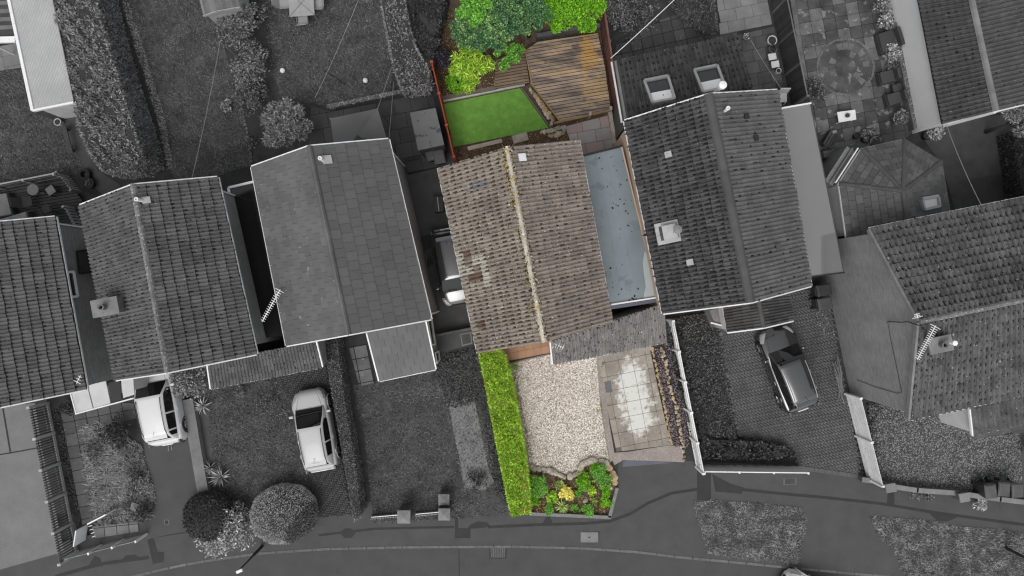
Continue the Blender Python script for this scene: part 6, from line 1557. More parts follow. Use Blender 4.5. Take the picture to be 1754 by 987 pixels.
# ---------------------------------------------------------------- neighbours' hedges and shrubs
hedge('hedge', [(80, -40), (152, -40), (172, 40), (190, 105), (214, 180), (236, 250), (240, 272), (215, 288), (175, 294), (150, 262), (132, 215), (118, 150), (100, 70)], 2.2, 'tall wide grey conifer hedge beside the corrugated shed', 'leaf_pale', 0.20, 0.045, 720, amp=0.12, spread=0.65)
hedge('hedge', [(554, 588), (576, 583), (583, 640), (594, 720), (608, 800), (618, 886), (606, 896), (590, 800), (572, 700)], 1.3, 'long narrow clipped hedge between block paving and front lawn', 'leaf_mid', 0.06, 0.035, 1100, amp=0.015)
hedge('hedge', [(648, -20), (690, -20), (700, 40), (712, 80), (735, 120), (730, 145), (685, 150), (672, 110), (658, 40)], 1.8, 'pale feathery hedge at the edge of the mown lawn', 'leaf_pale', 0.16, 0.035, 420, amp=0.08, spread=0.7)
hedge('hedge', [(690, -20), (765, -20), (752, 40), (742, 95), (715, 80), (700, 40)], 1.5, 'dark ivy mass between feathery hedge and green tree', 'leaf_dark', 0.12, 0.07, 500, amp=0.10)
hedge('ground_cover', [(1143, 548), (1222, 536), (1238, 600), (1250, 680), (1262, 752), (1240, 765), (1190, 770), (1170, 680)], 0.35, 'dark clipped ground cover between white fence and herringbone drive', 'leaf_grey', 0.10, 0.05, 700, amp=0.05)
hedge('hedge', [(1150, 560), (1168, 575), (1180, 640), (1195, 710), (1212, 758), (1300, 760), (1350, 768), (1360, 786), (1290, 787), (1202, 786), (1187, 740), (1162, 640)], 0.6, 'glossy dark laurel hedge inside the white street fence', 'leaf_glossy', 0.16, 0.085, 420, amp=0.08)
ball_bush('ball_bush', 360, 884, 1.30, 1.22, 1.4, 'clipped round dark bush at the pavement corner', 'leaf_dark', 900, 0.08, 0.05)
shrub('shrub', 388, 908, 1.4, 1.0, 'pale variegated bush growing out of the round dark bush', 'leaf_white', 3000, 0.14, 0.075, clusters=11, zc=0.9)
shrub('shrub', 412, 880, 0.7, 0.9, 'thin pale shrub between the two round bushes', 'leaf_pale', 700, 0.13, 0.05, clusters=8)
ball_bush('ball_bush', 487, 880, 1.66, 1.45, 1.4, 'clipped round pale bush with a dark patch beside the pavement', 'leaf_fine', 1300, 0.055, 0.04, ang=0.3, patch=('leaf_grey', (0.72, -0.72, 0.25), 0.62))
shrub('shrub', 325, 650, 1.1, 1.3, 'bushy grey shrub beside the tiled lean-to and white SUV', 'leaf_pale', 2200, 0.13, 0.07, clusters=14)
shrub('shrub', 460, 690, 0.95, 0.5, 'low dark bush on the lawn beside the silver car', 'leaf_grey', 1000, 0.09, 0.04, clusters=10)
shrub('shrub', 413, 672, 0.32, 0.3, 'small tufted plant beside the tiled lean-to', 'leaf_mid', 220, 0.12, 0.04)
spiky('flax', 342, 698, 0.0, 0.62, 'spiky flax plant at the top of the low brick wall', 'leaf_white', 34, 0.06, z=0.4); spiky('flax', 374, 820, 0.0, 0.72, 'spiky flax plant behind the round dark bush', 'leaf_white', 44, 0.055, z=0.4); spiky('flax', 355, 805, 0.0, 0.5, 'smaller spiky flax at the foot of the low brick wall', 'leaf_pale', 30, 0.05, z=0.4)
wall('garden_wall', 'low pale brick wall between tarmac drive and front lawn', [(327, 682), (354, 842)], 0.50, 0.35, 'concrete', 'slab_pale')
# border between the two back lawns
sheet('planting_soil', [(374, 45), (455, -10), (470, 130), (484, 180), (540, 195), (545, 260), (438, 288), (403, 135)], 'earth', 0.012)
for x, y, r, h, mt, n, lb in ((418, 50, 1.3, 1.5, 'leaf_mid', 2600, 'leafy grey shrub beside the timber shed'), (438, 112, 0.95, 1.1, 'leaf_mid', 1500, 'leafy grey shrub in the middle of the planted border'), (432, 168, 0.85, 0.9, 'leaf_grey', 1200, 'dull grey shrub next to the feathery round bush'), (410, 120, 0.45, 0.5, 'leaf_pale', 350, 'small pale rosette in the planted border'), (414, 145, 0.40, 0.5, 'leaf_pale', 300, 'smaller pale rosette in the planted border'), (428, 245, 0.45, 0.4, 'leaf_grey', 300, 'low plant beside the slate roof corner'), (390, 182, 0.35, 0.3, 'leaf_pale', 220, 'small leafy clump alone on the lawn')):
    shrub('shrub', x, y, r, h, lb, mt, n, 0.13, 0.065)
tree('feathery_bush', 490, 215, 1.3, 1.25, 1.6, 'large round feathery grey bush behind the slate roof', 'leaf_pale', 4200, 0.22, 0.04, 22, bark='bark_grey', spread=0.6)
shrub('shrub', 715, 130, 0.95, 1.2, 'feathery grey bush at the end of the pale hedge', 'leaf_pale', 1600, 0.24, 0.04, clusters=10, spread=0.6); shrub('shrub', 735, 88, 0.7, 1.3, 'grey-green conifer tip beside the red fence', 'leaf_pale', 900, 0.18, 0.04, clusters=8)
bs = empty('stone_edging', W(410, 190), 'row of pale edging stones along the planted border', 'edging')
stone_row([(396, 100), (405, 140), (415, 185), (425, 235), (432, 280)], 26, 0.16, 'kerb_stone', bs, 0.0)
blades('grass', [(480, 60), (500, 60), (520, 180), (480, 180)], 10, 0.1, 0.02, 'grass', 0.01, 'sparse longer grass beside the feathery bush')

# ---------------------------------------------------------------- back garden of the slate house
paving('patio', [(533, 182), (562, 190), (690, 168), (742, 165), (772, 282), (700, 300), (660, 250), (528, 262)], 0.85, 0.75, A11, 'slab_dark', 0.012, origin=(690, 168), stagger=0.4, gap=0.02)
wall('garden_wall', 'low dark retaining wall between mown lawn and slab patio', [(563, 186), (690, 160)], 0.22, 0.35, 'stone_grey'); blades('grass', [(562, 180), (688, 154), (690, 160), (564, 187)], 300, 0.12, 0.03, 'pale_grass', 0.36, 'pale fringe of grass on the low retaining wall')
def sail():
    z = 2.1; a, b, c, d = W(566, 203, z), W(647, 186, z + 0.25), W(664, 242, z), W(572, 252, z); m = W(610, 236, z - 0.15)
    root = empty('shade_sail', (m.x, m.y, 0), 'grey fabric shade sail stretched above the slab patio', 'shade sail')
    bb = MB(); n = 10
    def pt(u, v): q = a.lerp(b, u).lerp(d.lerp(c, u), v); q.z -= 0.25 * math.sin(math.pi * u) * math.sin(math.pi * v); return q
    for i in range(n + 1):
        for j in range(n + 1): bb.v.append(tuple(pt(i / n, j / n)))
    for i in range(n):
        for j in range(n): q = i * (n + 1) + j; bb.f.append((q, q + 1, q + n + 2, q + n + 1))
    bb.build('canopy', M['fabric'], root, smooth=True)
    p1 = W(612, 236, z + 0.10); MB().add([b + Vector((0, 0, .05)), c + Vector((0, 0, .06)), p1 + Vector((0, 0, .05))], [(0, 1, 2)]).build('folded_corner', M['fabric'], root)
    MB().add([W(603, 243, z + 0.16), W(612, 231, z + 0.16), W(626, 241, z + 0.16)], [(0, 1, 2)]).build('opening', M['fabric_dark'], root)
    for q in (a, b, c, d): MB().tube([q, Vector((q.x, q.y, 0))], 0.025, 7).build('pole', M['metal_grey'], root)
sail()
cable('guy_rope', 'pale guy rope from the shade sail to the feathery bush', (W(647, 186, 2.3), W(671, 115, 1.6)), 0.02, 0.010); cable('guy_rope', 'thin rope from the feathery bush to the slate roof corner', (W(674, 140, 1.8), W(666, 240, 3.5)), 0.05, 0.008)
cable('washing_line', 'washing line across the mown lawn', (W(616, -5, 2.2), W(540, 167, 2.0)), 0.12, 0.010); cable('washing_line', 'washing line across the lawn beside the planted border', (W(377, 72, 2.2), W(329, 304, 4.6)), 0.10, 0.012)
tag(MB().tube([W(377, 72, 2.2), Vector((W(377, 72, 2.2).x, W(377, 72, 2.2).y, 0))], 0.03, 8).build('line_post', M['metal_grey']), 'metal washing line post beside the planted border', 'post')
tag(MB().tube([W(556, 120, 2.1), W(574, 133, 0.9), W(591, 144, 0.05)], 0.022, 6).build('clothes_prop', M['metal_dark']), 'dark clothes prop leaning under the washing line', 'pole')
for x, y, lb in ((484, 121, 'white ball on the mown lawn near the planted border'), (626, 138, 'speckled pale ball on the mown lawn near the shade sail')):
    b = MB(); c = W(x, y, 0.13); b.lathe([(0.13 * math.sin(t) + 0.001, -0.13 * math.cos(t)) for t in np.linspace(0, math.pi, 10)], c, 16); tag(b.build('ball', M['white'], smooth=True), lb, 'ball')
def dining(px, py):
    c = W(px, py, 0.72); root = empty('garden_table', (c.x, c.y, 0), 'square pale garden table on the mown lawn', 'table', rz=R(4), local=True)
    MB().box(-.62, .62, -.62, .62, 0.70, 0.73).build('table_top', M['mesh_pale'], root, bevel=0.01)
    fr = MB()
    for a in range(4): fr.beam((0, 0, 0.738), (0.62 * (1 if a in (0, 3) else -1), 0.62 * (1 if a < 2 else -1), 0.738), 0.03, 0.01)
    fr.build('top_brace', M['slab_pale'], root)
    for x in (-1, 1):
        for y in (-1, 1): MB().tube([(x * .55, y * .55, 0.70), (x * .58, y * .58, 0)], 0.022, 7).build('leg', M['metal_grey'], root)
dining(516, 6)
chair(519, 34, R(186), 'pale mesh chair drawn up to the square garden table', 'mesh_pale', 'slab_pale'); chair(487, 6, R(92), 'pale mesh chair on the border side of the square garden table', 'mesh_pale', 'slab_pale'); chair(543, 8, R(-86), 'pale mesh chair on the hedge side of the square garden table', 'mesh_pale', 'slab_pale')
gt = empty('side_gate', W(700, 272), 'low dark gate across the side drive of the slate house', 'gate')
for i in range(12): p = W(684 + i * 3.2, 277 - i * 0.75, 0.5); MB().obox(p - Vector((0, 0, .0)), (0.012, 0, 0), (0, 0.012, 0), (0, 0, 0.48)).build('bar', M['metal_dark'], gt)
for z in (0.15, 0.9): MB().beam(W(683, 277, z), W(721, 268, z), 0.03, 0.04).build('rail', M['metal_dark'], gt)
for x, y, yaw, lb in ((738, 262, 0.3, 'black bin beside the small felt shed'), (752, 268, 0.2, 'black bin between felt shed and brown roof corner')): wheelie_bin(x, y, yaw, lb, 'bins by the felt shed')
bx = empty('storage_box', W(749, 350, 0.5), 'narrow black box with a pale strap beside the brown roof eave', 'box')
MB().prism(WL([(742, 338), (758, 336), (760, 362), (744, 364)], 0.5), 0.0, 0.5).build('box_body', M['black_plastic'], bx); MB().beam(W(749, 338, 0.52), W(752, 362, 0.52), 0.03, 0.02).build('strap', M['metal_grey'], bx)
hs_ = MB(); c = W(721, 446, 0.05); hs_.tube([(c.x + 0.30 * math.cos(t), c.y + 0.36 * math.sin(t), 0.03) for t in np.linspace(0, 6.2, 26)], 0.012, 5); tag(hs_.build('hose_ring', M['metal_grey']), 'thin pale hoop lying on the side drive', 'hoop')
pt_ = cover('utility_cover', 'pale square drain cover by the corner of the brown roof', [(789, 573), (806, 570), (808, 588), (792, 592)], 'concrete_dark', frame='concrete')
wall('garden_wall', 'low dark wall across the side drive by the slate lean-to', [(748, 574), (808, 562)], 0.12, 0.5, 'stone_grey')

# ---------------------------------------------------------------- back gardens beyond the black roof
paving('patio', [(1046, 118), (1056, 78), (1128, 36), (1162, 24), (1196, 48), (1218, 64), (1262, 55), (1270, 140), (1085, 215)], 0.56, 0.56, R(13), 'slab_dark', 0.012, origin=(1060, 75), gap=0.03, piece='paving_slab', mats=['slab_grey', 'slab_dark', 'slab_dark'])
sheet('planting_soil', [(1036, 50), (1060, 0), (1150, 0), (1165, 18), (1128, 35), (1058, 76), (1044, 110)], 'earth', 0.006)
shrub('shrub', 1090, 28, 1.15, 0.9, 'dark straggly shrub in the bed beside the maroon fence', 'leaf_grey', 1500, 0.12, 0.05, clusters=10); shrub('shrub', 1058, 20, 0.8, 0.9, 'grey shrub beside the bright green tree', 'leaf_mid', 1000, 0.14, 0.05)
for i, (x, y, lb) in enumerate(((1115, 15, 'pale flower clump in the dark bed'), (1053, 46, 'white flowers beside the maroon fence'), (1080, 37, 'small white flower in the dark bed'))):
    shrub('flower', x, y, 0.16, 0.3, lb, 'leaf_white', 60, 0.09, 0.07, cat='flower', clusters=3, stems=2)
hedge('ground_cover', [(1140, -20), (1222, -20), (1230, 52), (1216, 62), (1197, 46), (1165, 22)], 0.5, 'wedge of dark ornamental grass between two patios', 'leaf_grey', 0.20, 0.03, 520, amp=0.05, spread=0.6)
paving('patio', [(1226, -20), (1310, -20), (1322, 42), (1233, 60)], 0.85, 0.60, R(11), 'slab_pale', 0.016, origin=(1226, 0), stagger=0.4, gap=0.014)
paving('path', [(1250, 64), (1325, 46), (1345, 175), (1278, 170)], 0.66, 0.60, R(11), 'slab_grey', 0.013, origin=(1262, 70), stagger=0.3, gap=0.02)
MB().prism(WL([(1263, 66), (1268, 65), (1287, 160), (1282, 162)], 0.3), 0.0, 0.3).build('edging_stone', M['slab_dark'], bpy.data.objects['path'])
fence('fence', 'dark board fence between the potted path and the round patio', (1312, -30), (1356, 182), 1.75, 4, 'wood_dark', post='fence_slat', boards=12, gap=0.003, cap=('wood_grey', 0.06), rails=False, post_side=-1)
wall('garden_wall', 'narrow grey kerb wall along the mottled patio', [(1350, -20), (1378, 150), (1384, 172)], 0.22, 0.25, 'stone_grey')
for x, y, r, lb, m_, pl in ((1323, 69, 0.23, 'pale round pot next to the black pot with a pale rim', 'pot_white', None), (1324, 83, 0.20, 'black pot with a pale rim between pale pot and white tub', 'pot', 'leaf_dark'), (1278, 63, 0.15, 'speckled pot beside the rear extension roof', 'pot', 'leaf_white'), (1334, 121, 0.13, 'small pale bucket at the end of the pot row', 'pot_white', None)):
    potted(x, y, r, 0.32, lb, m_, pl, leafn=50)
for x, y, lb in ((1323, 97, 'white square tub next to the black pot'), (1328, 110, 'white square tub nearest the small bucket')):
    c = W(x, y, 0.35); root = empty('storage_tub', (c.x, c.y, 0), lb, 'tub', rz=R(10), local=True); MB().box(-.18, .18, -.15, .15, 0, 0.32).build('tub_body', M['pot'], root, bevel=0.03); MB().box(-.20, .20, -.165, .165, 0.32, 0.37).build('lid', M['pot_white'], root, bevel=0.03)
sk = empty('stacked_chairs', W(1340, 168), 'pale stacked plastic chairs beside the grey flat roof', 'chairs')
for i in range(3):
    z = 0.45 + 0.12 * i; c = W(1339, 168, z); MB().box(c.x - .24, c.x + .24, c.y - .22, c.y + .22, z, z + 0.04).build('seat', M['pot_white'], sk, bevel=0.03)
    MB().obox((c.x + 0.02, c.y + 0.28, z + 0.25), (0.24, 0, 0), (0, 0.06, 0.22), (0, 0.015, 0)).build('backrest', M['pot_white'], sk)
for x in (-.2, .2):
    for y in (-.2, .2): c = W(1339, 168, 0.4); MB().tube([(c.x + x, c.y + y, 0.45), (c.x + x * 1.2, c.y + y * 1.2, 0)], 0.025, 6).build('leg', M['pot_white'], sk)
cable('overhead_cable', 'overhead cable running to the corner of the rear extension', (W(1160, -5, 4.4), W(1046, 100, 2.9)), 0.10, 0.018); cable('overhead_cable', 'thin line across the side path to the black roof', (W(1286, 69, 2.6), W(1338, 152, 2.2)), 0.05, 0.010)
cable('overhead_cable', 'overhead cable from the bungalow gable to the speckled roof', (W(1621, 213, 2.8), W(1681, 352, 5.2)), 0.10, 0.014)
FP = [(1350, -20), (1512, -20), (1530, 40), (1556, 130), (1578, 215), (1548, 240), (1420, 264), (1402, 270), (1388, 180), (1370, 100)]
paving('patio', FP, 0.62, 0.62, R(10), 'slab_mottled', 0.012, origin=(1360, 0), gap=0.02, mats=['slab_mottled', 'slab_mottled', 'slab_mottled_pale'])
cc = empty('paved_circle', W(1448, 115), 'round stone circle with a pale rim in the mottled patio', 'paved circle'); c0 = W(1448, 115, 0.05)
MB().lathe([(1.32, 0.0), (1.32, 0.012), (0.005, 0.014)], (c0.x, c0.y, 0.046), 40).build('disc', M['slab_mottled'], cc)
for i in range(44):
    a = 2 * math.pi * i / 44; MB().obox((c0.x + 1.41 * math.cos(a), c0.y + 1.41 * math.sin(a), 0.05), (-0.092 * math.sin(a), 0.092 * math.cos(a), 0), (0.05 * math.cos(a), 0.05 * math.sin(a), 0), (0, 0, 0.022)).build('rim_stone', M['slab_mottled_pale'], cc)
for r_, k in ((0.35, 8), (0.70, 15), (1.05, 22)):
    for i in range(k):
        a0, a1 = 2 * math.pi * (i + .05) / k, 2 * math.pi * (i + .95) / k; ri, ro = r_ - 0.16, r_ + 0.16
        q = [(c0.x + r2 * math.cos(a), c0.y + r2 * math.sin(a)) for r2, a in ((ri, a0), (ro, a0), (ro, (a0 + a1) / 2), (ro, a1), (ri, a1), (ri, (a0 + a1) / 2))]; MB().prism(q, 0.055, 0.066 + random.random() * .004).build('sett', M['slab_mottled'] if random.random() < .7 else M['slab_mottled_pale'], cc)
wt = empty('coffee_table', W(1450, 199, 0.4), 'white rectangular table with a plant tray on the mottled patio', 'table'); q = WL([(1434, 192), (1465, 188), (1467, 205), (1437, 210)], 0.42)
MB().prism(q, 0.38, 0.42).build('table_top', M['white'], wt, bevel=0.008)
for p in q: m_ = sum(q, Vector()) / 4; p2 = m_ + (p - m_) * 0.85; MB().tube([(p2.x, p2.y, 0.38), (p2.x, p2.y, 0.05)], 0.025, 6).build('leg', M['white'], wt)
potted(1452, 198, 0.10, 0.12, 'small potted plant on the white patio table', 'pot', 'leaf_grey', leafn=60, pr=0.14, z0=0.42)
bn = empty('garden_bench', W(1420, 238), 'dark wooden bench set diagonally at the garage corner', 'bench')
for i in range(4): MB().beam(W(1411 + i * 4, 248 + i * 2.5, 0.45), W(1424 + i * 4, 226 + i * 2.5, 0.45), 0.11, 0.04).build('slat', M['wood_dark'], bn)
MB().beam(W(1408, 247, 0.7), W(1421, 224, 0.7), 0.05, 0.4).build('backrest', M['wood_dark'], bn); MB().obox(W(1429, 226, 0.5), (0.10, 0.03, 0), (-.03, .07, 0), (0, 0, .04)).build('cushion', M['slab_pale'], bn)
for q in ((1414, 247), (1426, 229)): MB().obox(W(*q, 0.22), (0.15, 0.1, 0), (-.02, .03, 0), (0, 0, 0.22)).build('leg', M['wood_dark'], bn)
wall('garden_wall', 'brick planter wall between mottled patio and garden room', [(1404, 268), (1472, 254)], 0.30, 0.4, 'stone_grey', 'slab_grey')
gravel('gravel', [(1410, 270), (1470, 257), (1464, 272), (1414, 284)], 200, 0.03, 'pebble_grey', 0.03, 'grey gravel behind the brick planter wall')
sofa('garden_sofa', 'long dark rattan sofa on the mottled patio against the bungalow bed', [(1503, 58), (1532, 48), (1543, 82), (1512, 92)], 0.42, (1,), 'fabric_dark', 0.03)
sofa('garden_armchair', 'dark rattan armchair on the mottled patio near the pale hydrangea', [(1506, 124), (1532, 118), (1537, 138), (1510, 145)], 0.42, (1,), 'fabric_dark', 0.03, 'armchair'); sofa('garden_armchair', 'dark rattan armchair on the mottled patio beside the leafy shrub', [(1518, 162), (1544, 155), (1549, 174), (1523, 182)], 0.42, (1,), 'fabric_dark', 0.03, 'armchair')
MBt = empty('side_table', W(1535, 152, 0.4), 'small dark rattan table between the two rattan armchairs', 'table'); MB().prism(WL([(1528, 146), (1543, 142), (1546, 156), (1531, 159)], 0.4), 0.34, 0.40).build('table_top', M['rattan'], MBt)
for q in ((1531, 148), (1542, 145), (1544, 154), (1533, 157)): p = W(*q, 0.34); MB().tube([(p.x, p.y, 0.36), (p.x, p.y, 0.03)], 0.02, 6).build('leg', M['rattan'], MBt)
for x, y, r, h, mt, n, lb in ((1512, 12, 0.5, 0.7, 'leaf_pale', 500, 'grey flowering shrub beside the white hydrangea'), (1517, 39, 0.42, 0.7, 'leaf_white', 380, 'white hydrangea beside the rattan sofa'), (1527, 91, 0.48, 0.7, 'leaf_white', 420, 'pale hydrangea between sofa and armchair'), (1543, 202, 0.42, 0.7, 'leaf_mid', 500, 'leafy grey shrub beside the rattan armchairs'), (1490, 228, 0.45, 0.5, 'leaf_pale', 380, 'pale leafy plant in a dark pot near the garden room'), (1395, 155, 0.65, 0.6, 'leaf_grey', 700, 'dark spreading plant at the edge of the stone circle'), (1603, 228, 0.45, 0.5, 'leaf_white', 420, 'pale fern beside the bungalow corner'), (1527, 112, 0.30, 0.4, 'leaf_mid', 220, 'small plant beside the pale hydrangea')):
    shrub('shrub', x, y, r, h, lb, mt, n, 0.13, 0.075)
for x, y, r, lb in ((1535, 14, 0.20, 'empty pot by the bungalow wall, farther from the sofa'), (1537, 28, 0.22, 'coiled dark pot by the bungalow wall, nearer the sofa'), (1485, 237, 0.22, 'dark pot under the pale leafy plant'), (1468, 232, 0.14, 'small dark empty pot on the mottled patio'), (1590, 232, 0.22, 'black pot beside the pale fern')):
    potted(x, y, r, 0.35, lb, 'black_plastic')
rbd = empty('raised_bed', W(1560, 150), 'narrow raised gravel bed against the cream bungalow wall', 'raised bed')
MB().prism(WL([(1528, 40), (1540, 38), (1578, 214), (1566, 222)], 0.5), 0, 0.5).build('bed_wall', M['stone_grey'], rbd); P = scatter(WL([(1530, 50), (1539, 48), (1575, 210), (1567, 216)], 0.5), 240); lumps('gravel', np.column_stack([P, np.full(len(P), 0.51)]), rng.uniform(.02, .05, len(P)), 'pebble_grey', rbd)
sheet('yard', [(1580, 235), (1650, 205), (1830, 180), (1830, 330), (1640, 372), (1612, 280)], 'concrete_dark', 0.010); sheet('yard_shaded_paving', [(1640, 310), (1700, 300), (1760, 290), (1760, 345), (1650, 368)], 'slab_dark', 0.015)  # paved area coloured dark to carry the shade of this yard
sheet('yard_strip', [(1712, 205), (1732, 200), (1745, 290), (1722, 300)], 'slab_dark', 0.016)
tree('tree', 1752, 205, 2.4, 1.0, 1.2, 'pale feathery conifer beside the bungalow gable', 'leaf_pale', 2200, 0.2, 0.04, 12, bark='bark_grey', spread=0.6); hedge('hedge', [(1738, 225), (1800, 215), (1810, 320), (1752, 330)], 1.2, 'dark hedge at the yard edge beside the feathery conifer', 'leaf_dark', 0.12, 0.06, 500, amp=0.08)
# bungalow extras
MB().beam(W(1619, 216, 2.55), W(1703, 193, 4.55), 0.08, 0.2).build('bargeboard', M['white_wall'], hH['root'])

# ---------------------------------------------------------------- street side fences, bins, lamps, branches
fence('fence', 'slatted timber fence with pale posts between pale drive and overgrown bed', (83, 690), (134, 948), 1.35, 5, 'fence_slat', post='fence_pale', boards=11, gap=0.055, gravel_board='fence_pale', rails=True, post_side=1, post_w=0.12)
fence('fence', 'slatted street fence with pale posts beside the overgrown bed', (134, 944), (252, 914), 1.0, 3, 'fence_pale', post='fence_white', boards=15, gap=0.07, rails=True, post_w=0.08)
fence('fence', 'white street fence in front of the glossy laurel hedge', (1196, 797), (1367, 799), 1.15, 3, 'white', post='white', boards=26, gap=0.004, cap=('white', 0.05), post_w=0.07, wav=0.012)
fence('fence', 'white fence of ribbed horizontal boards beside the gravel yard', (1448, 674), (1484, 818), 1.5, 2, 'fence_white', post='fence_white', boards=8, gap=0.025, style='h', post_w=0.10, post_side=1)
gt = empty('garden_gate', W(148, 900), 'small white panelled gate standing open in the overgrown bed', 'gate')
a, b = W(146, 925, 0.0), W(150, 898, 0.0); MB().beam(a + Vector((0, 0, .45)), b + Vector((0, 0, .45)), 0.05, 0.9).build('gate_panel', M['white'], gt); MB().beam(W(150, 898, 0.9), W(181, 882, 0.9), 0.07, 0.07).build('top_rail', M['white'], gt)
p = W(181, 882, 0.9); MB().tube([(p.x, p.y, 0), (p.x, p.y, 0.9)], 0.04, 6).build('post', M['white'], gt)
for i in range(4): MB().beam(W(152 + i * 2, 902 + i * 6, 0.5), W(158 + i * 2, 900 + i * 6, 0.5), 0.03, 0.04).build('slat', M['white'], gt)
# white canopy and door at the mossy house's entrance
cp = empty('canopy', W(155, 680), 'white two-panelled entrance canopy beside the white SUV', 'canopy')
for q in ([(121, 669), (149, 661), (159, 700), (131, 707)], [(150.5, 660.5), (181, 652), (189, 691), (160.5, 699.5)], [(207, 650), (228, 645), (230, 676), (211, 682)]): MB().slab(WL(q, 2.4), 0.06).build('panel', M['white_wall'], cp, bevel=0.01)
MB().slab(WL([(184, 651), (204, 647), (208, 684), (191, 690)], 2.4), 0.04).build('dark_panel', M['glass'], cp); MB().beam(W(130, 709, 2.36), W(230, 682, 2.36), 0.06, 0.12).build('gutter', M['white'], cp); MB().beam(W(120, 668, 2.38), W(131, 708, 2.38), 0.05, 0.10).build('gutter', M['white'], cp)  # dark panel fills the gap between the white panels
MB().prism(WL([(128, 675), (228, 650), (230, 668), (134, 694)], 2.3), 0, 2.3).build('wall', M['white_wall'], cp)
# railing with brick pillars
rl = empty('railing', W(700, 885), 'low mesh railing with brick pillars at the front lawn edge', 'railing')
for a, b in (((636, 884), (686, 880)), ((712, 879), (756, 875))):
    MB().prism(WL([a, b, (b[0], b[1] + 5), (a[0], a[1] + 5)], 0.15), 0, 0.15).build('plinth', M['stone_grey'], rl)
    for k in range(18): t = (k + .5) / 18; p = W(a[0] + (b[0] - a[0]) * t, a[1] + (b[1] - a[1]) * t + 2, 0.45); MB().obox(p, (0.011, 0, 0), (0, 0.011, 0), (0, 0, 0.30)).build('baluster', M['metal_grey'], rl)
    for z in (0.2, 0.47, 0.74): MB().beam(W(a[0], a[1] + 2, z), W(b[0], b[1] + 2, z), 0.03, 0.03).build('rail', M['metal_grey'], rl)
for x, y, s, h in ((698, 872, 0.27, 1.1), (765, 868, 0.24, 1.1), (763, 848, 0.22, 0.7)):
    p = W(x, y); pl = MB().obox((p.x, p.y, h / 2), (s, 0.03, 0), (-.03, s * 0.9, 0), (0, 0, h / 2)).build('pillar', M['stone_grey'], rl)
    b = MB(); s2 = s + 0.05; b.add([(p.x - s2, p.y - s2, h), (p.x + s2, p.y - s2, h), (p.x + s2, p.y + s2, h), (p.x - s2, p.y + s2, h), (p.x - s2, p.y - s2, h + .05), (p.x + s2, p.y - s2, h + .05), (p.x + s2, p.y + s2, h + .05), (p.x - s2, p.y + s2, h + .05), (p.x, p.y, h + 0.16)], [(0, 1, 5, 4), (1, 2, 6, 5), (2, 3, 7, 6), (3, 0, 4, 7), (4, 5, 8), (5, 6, 8), (6, 7, 8), (7, 4, 8)]).build('pillar_cap', M['concrete'], pl)
# bins
wheelie_bin(1411, 497, R(100), 'black wheelie bin by the brick gable, nearer the flat roof', 'bins by the tall gable', 'bin_plastic'); wheelie_bin(1413, 520, R(100), 'black wheelie bin by the brick gable, nearer the herringbone drive', 'bins by the tall gable')
wheelie_bin(1697, 842, R(8), 'grey-lidded wheelie bin at the end of the yard wall', 'bins by the yard wall', 'slab_grey'); wheelie_bin(1720, 838, R(-4), 'dark wheelie bin in the middle of three by the yard wall', 'bins by the yard wall'); wheelie_bin(1743, 840, R(3), 'dark wheelie bin farthest along the yard wall', 'bins by the yard wall')
# yard wall to the street
wall('garden_wall', 'low pale brick wall along the gravel yard and pavement', [(1468, 817), (1494, 820), (1515, 828), (1560, 835), (1630, 840), (1700, 850), (1800, 862)], 0.20, 0.45, 'stone_grey', 'concrete')
for x, y in ((1509, 827), (1632, 843)):
    p = W(x, y); pr_ = empty('wall_pier', (p.x, p.y, 0), 'square pier of the yard wall with the flaking cap' if x < 1550 else 'square pier of the yard wall beside the trailing plant', 'pier')
    MB().obox((p.x, p.y, 0.4), (0.20, 0.03, 0), (-.03, .18, 0), (0, 0, 0.4)).build('pier_shaft', M['stone_grey'], pr_); MB().obox((p.x, p.y, 0.84), (0.25, 0.04, 0), (-.04, .22, 0), (0, 0, 0.05)).build('cap', M['concrete'], pr_, bevel=0.02)
for x, y, r, mt, lb in ((1570, 846, 0.35, 'leaf_mid', 'trailing weed at the foot of the yard wall'), (1590, 848, 0.3, 'leaf_mid', 'smaller trailing weed at the foot of the yard wall'), (1680, 862, 0.45, 'leaf_white', 'pale trailing plant hanging over the yard wall by the bins'), (1762, 760, 0.6, 'leaf_dark', 'dark bush along the far side of the gravel yard')): shrub('shrub', x, y, r, 0.4, lb, mt, 260, 0.12, 0.06)
gravel('ground_cover', [(1456, 690), (1464, 690), (1488, 812), (1472, 812)], 160, 0.05, 'leaf_dark', 0.02, 'dark creeping plants between herringbone drive and ribbed fence'); gravel('ground_cover', [(1484, 690), (1520, 690), (1500, 720), (1510, 826), (1498, 826)], 130, 0.05, 'leaf_dark', 0.02, 'dark weeds behind the ribbed white fence')
se = empty('stone_edging', W(1240, 640), 'rough stone edging between ground cover and herringbone drive', 'edging'); stone_row([(1231, 560), (1240, 610), (1250, 670), (1258, 715), (1266, 750)], 26, 0.20, 'stone_grey', se, 0.0)
br = empty('cut_branches', W(1440, 640), 'pile of bare cut branches leaning at the foot of the brick gable', 'branches')
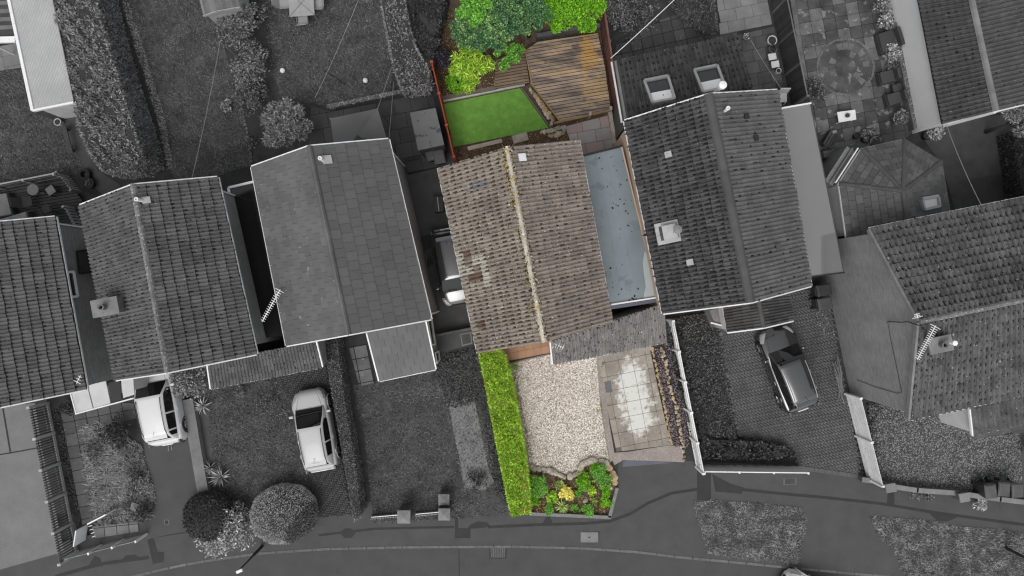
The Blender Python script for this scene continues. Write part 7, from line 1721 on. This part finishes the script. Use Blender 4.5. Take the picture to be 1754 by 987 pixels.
for i in range(9):
    x = 1436 + random.uniform(-10, 8); MB().tube([W(x - 4, 604 + random.uniform(0, 20), 0.25), W(x + random.uniform(-2, 5), 640, 0.15), W(1446 + random.uniform(-12, 4), 688 + random.uniform(-20, 5), 0.06)], [0.012, 0.025, 0.03], 5).build('branch', M['wood_grey'], br)
# street lamps: the foot stands nearer the houses, the head leans out over the road
def lamp(base, head, h, label):
    a = W(*base, 0.0); b = W(*head, h); root = empty('street_lamp', a, label, 'street lamp', 'street lamps')
    top = Vector((a.x, a.y, h - 0.1)); MB().tube([a, (a.x, a.y, 1.2)], 0.075, 10).build('base', M['metal_dark'], root); MB().tube([(a.x, a.y, 1.2), (a.x, a.y, h - 0.5), top, top.lerp(b, 0.35) + Vector((0, 0, 0.05))], [0.05, 0.04, 0.035, 0.03], 9).build('pole', M['metal_dark'], root)
    q = top.lerp(b, 0.35) + Vector((0, 0, .05)); d = Vector((b.x - a.x, b.y - a.y, 0)).normalized(); s = Vector((-d.y, d.x, 0))
    MB().obox(q + d * 0.08, d * 0.15, s * 0.07, (0, 0, 0.05)).build('lamp_head', M['white'], root, bevel=0.03)
lamp((449, 936), (409, 979), 3.0, 'dark street lamp with pale head beside the round pale bush'); lamp((1722, 938), (1800, 985), 5.0, 'dark street lamp rising from the rough verge grass')
# roof aerials
ap = hC['L1'].lerp(hC['L0'], 0.30)
aerial('roof_aerial', 'white yagi aerial over the black flat roof beside the slate roof', W(478, 500, 4.9), W(479, 497, 5.6), W(480, 496, 5.6), W(449, 551, 5.6), 15, 0.26)
aerial('roof_aerial', 'white yagi aerial on the chimney of the speckled roof', W(1600, 588, 6.4), W(1592, 583, 7.6), W(1603, 558, 7.6), W(1571, 616, 7.6), 17, 0.30)
aerial('roof_aerial', 'small white aerial on the gable tip of the speckled roof', W(1574, 550, 6.8), W(1571, 540, 7.4), W(1572, 545, 7.4), W(1570, 537, 7.4), 3, 0.28)
aerial('roof_aerial', 'small white aerial on the corner of the far grey tiled roof', W(133, 655, 5.0), W(134, 652, 5.4), W(131, 657, 5.4), W(138, 643, 5.4), 3, 0.22)
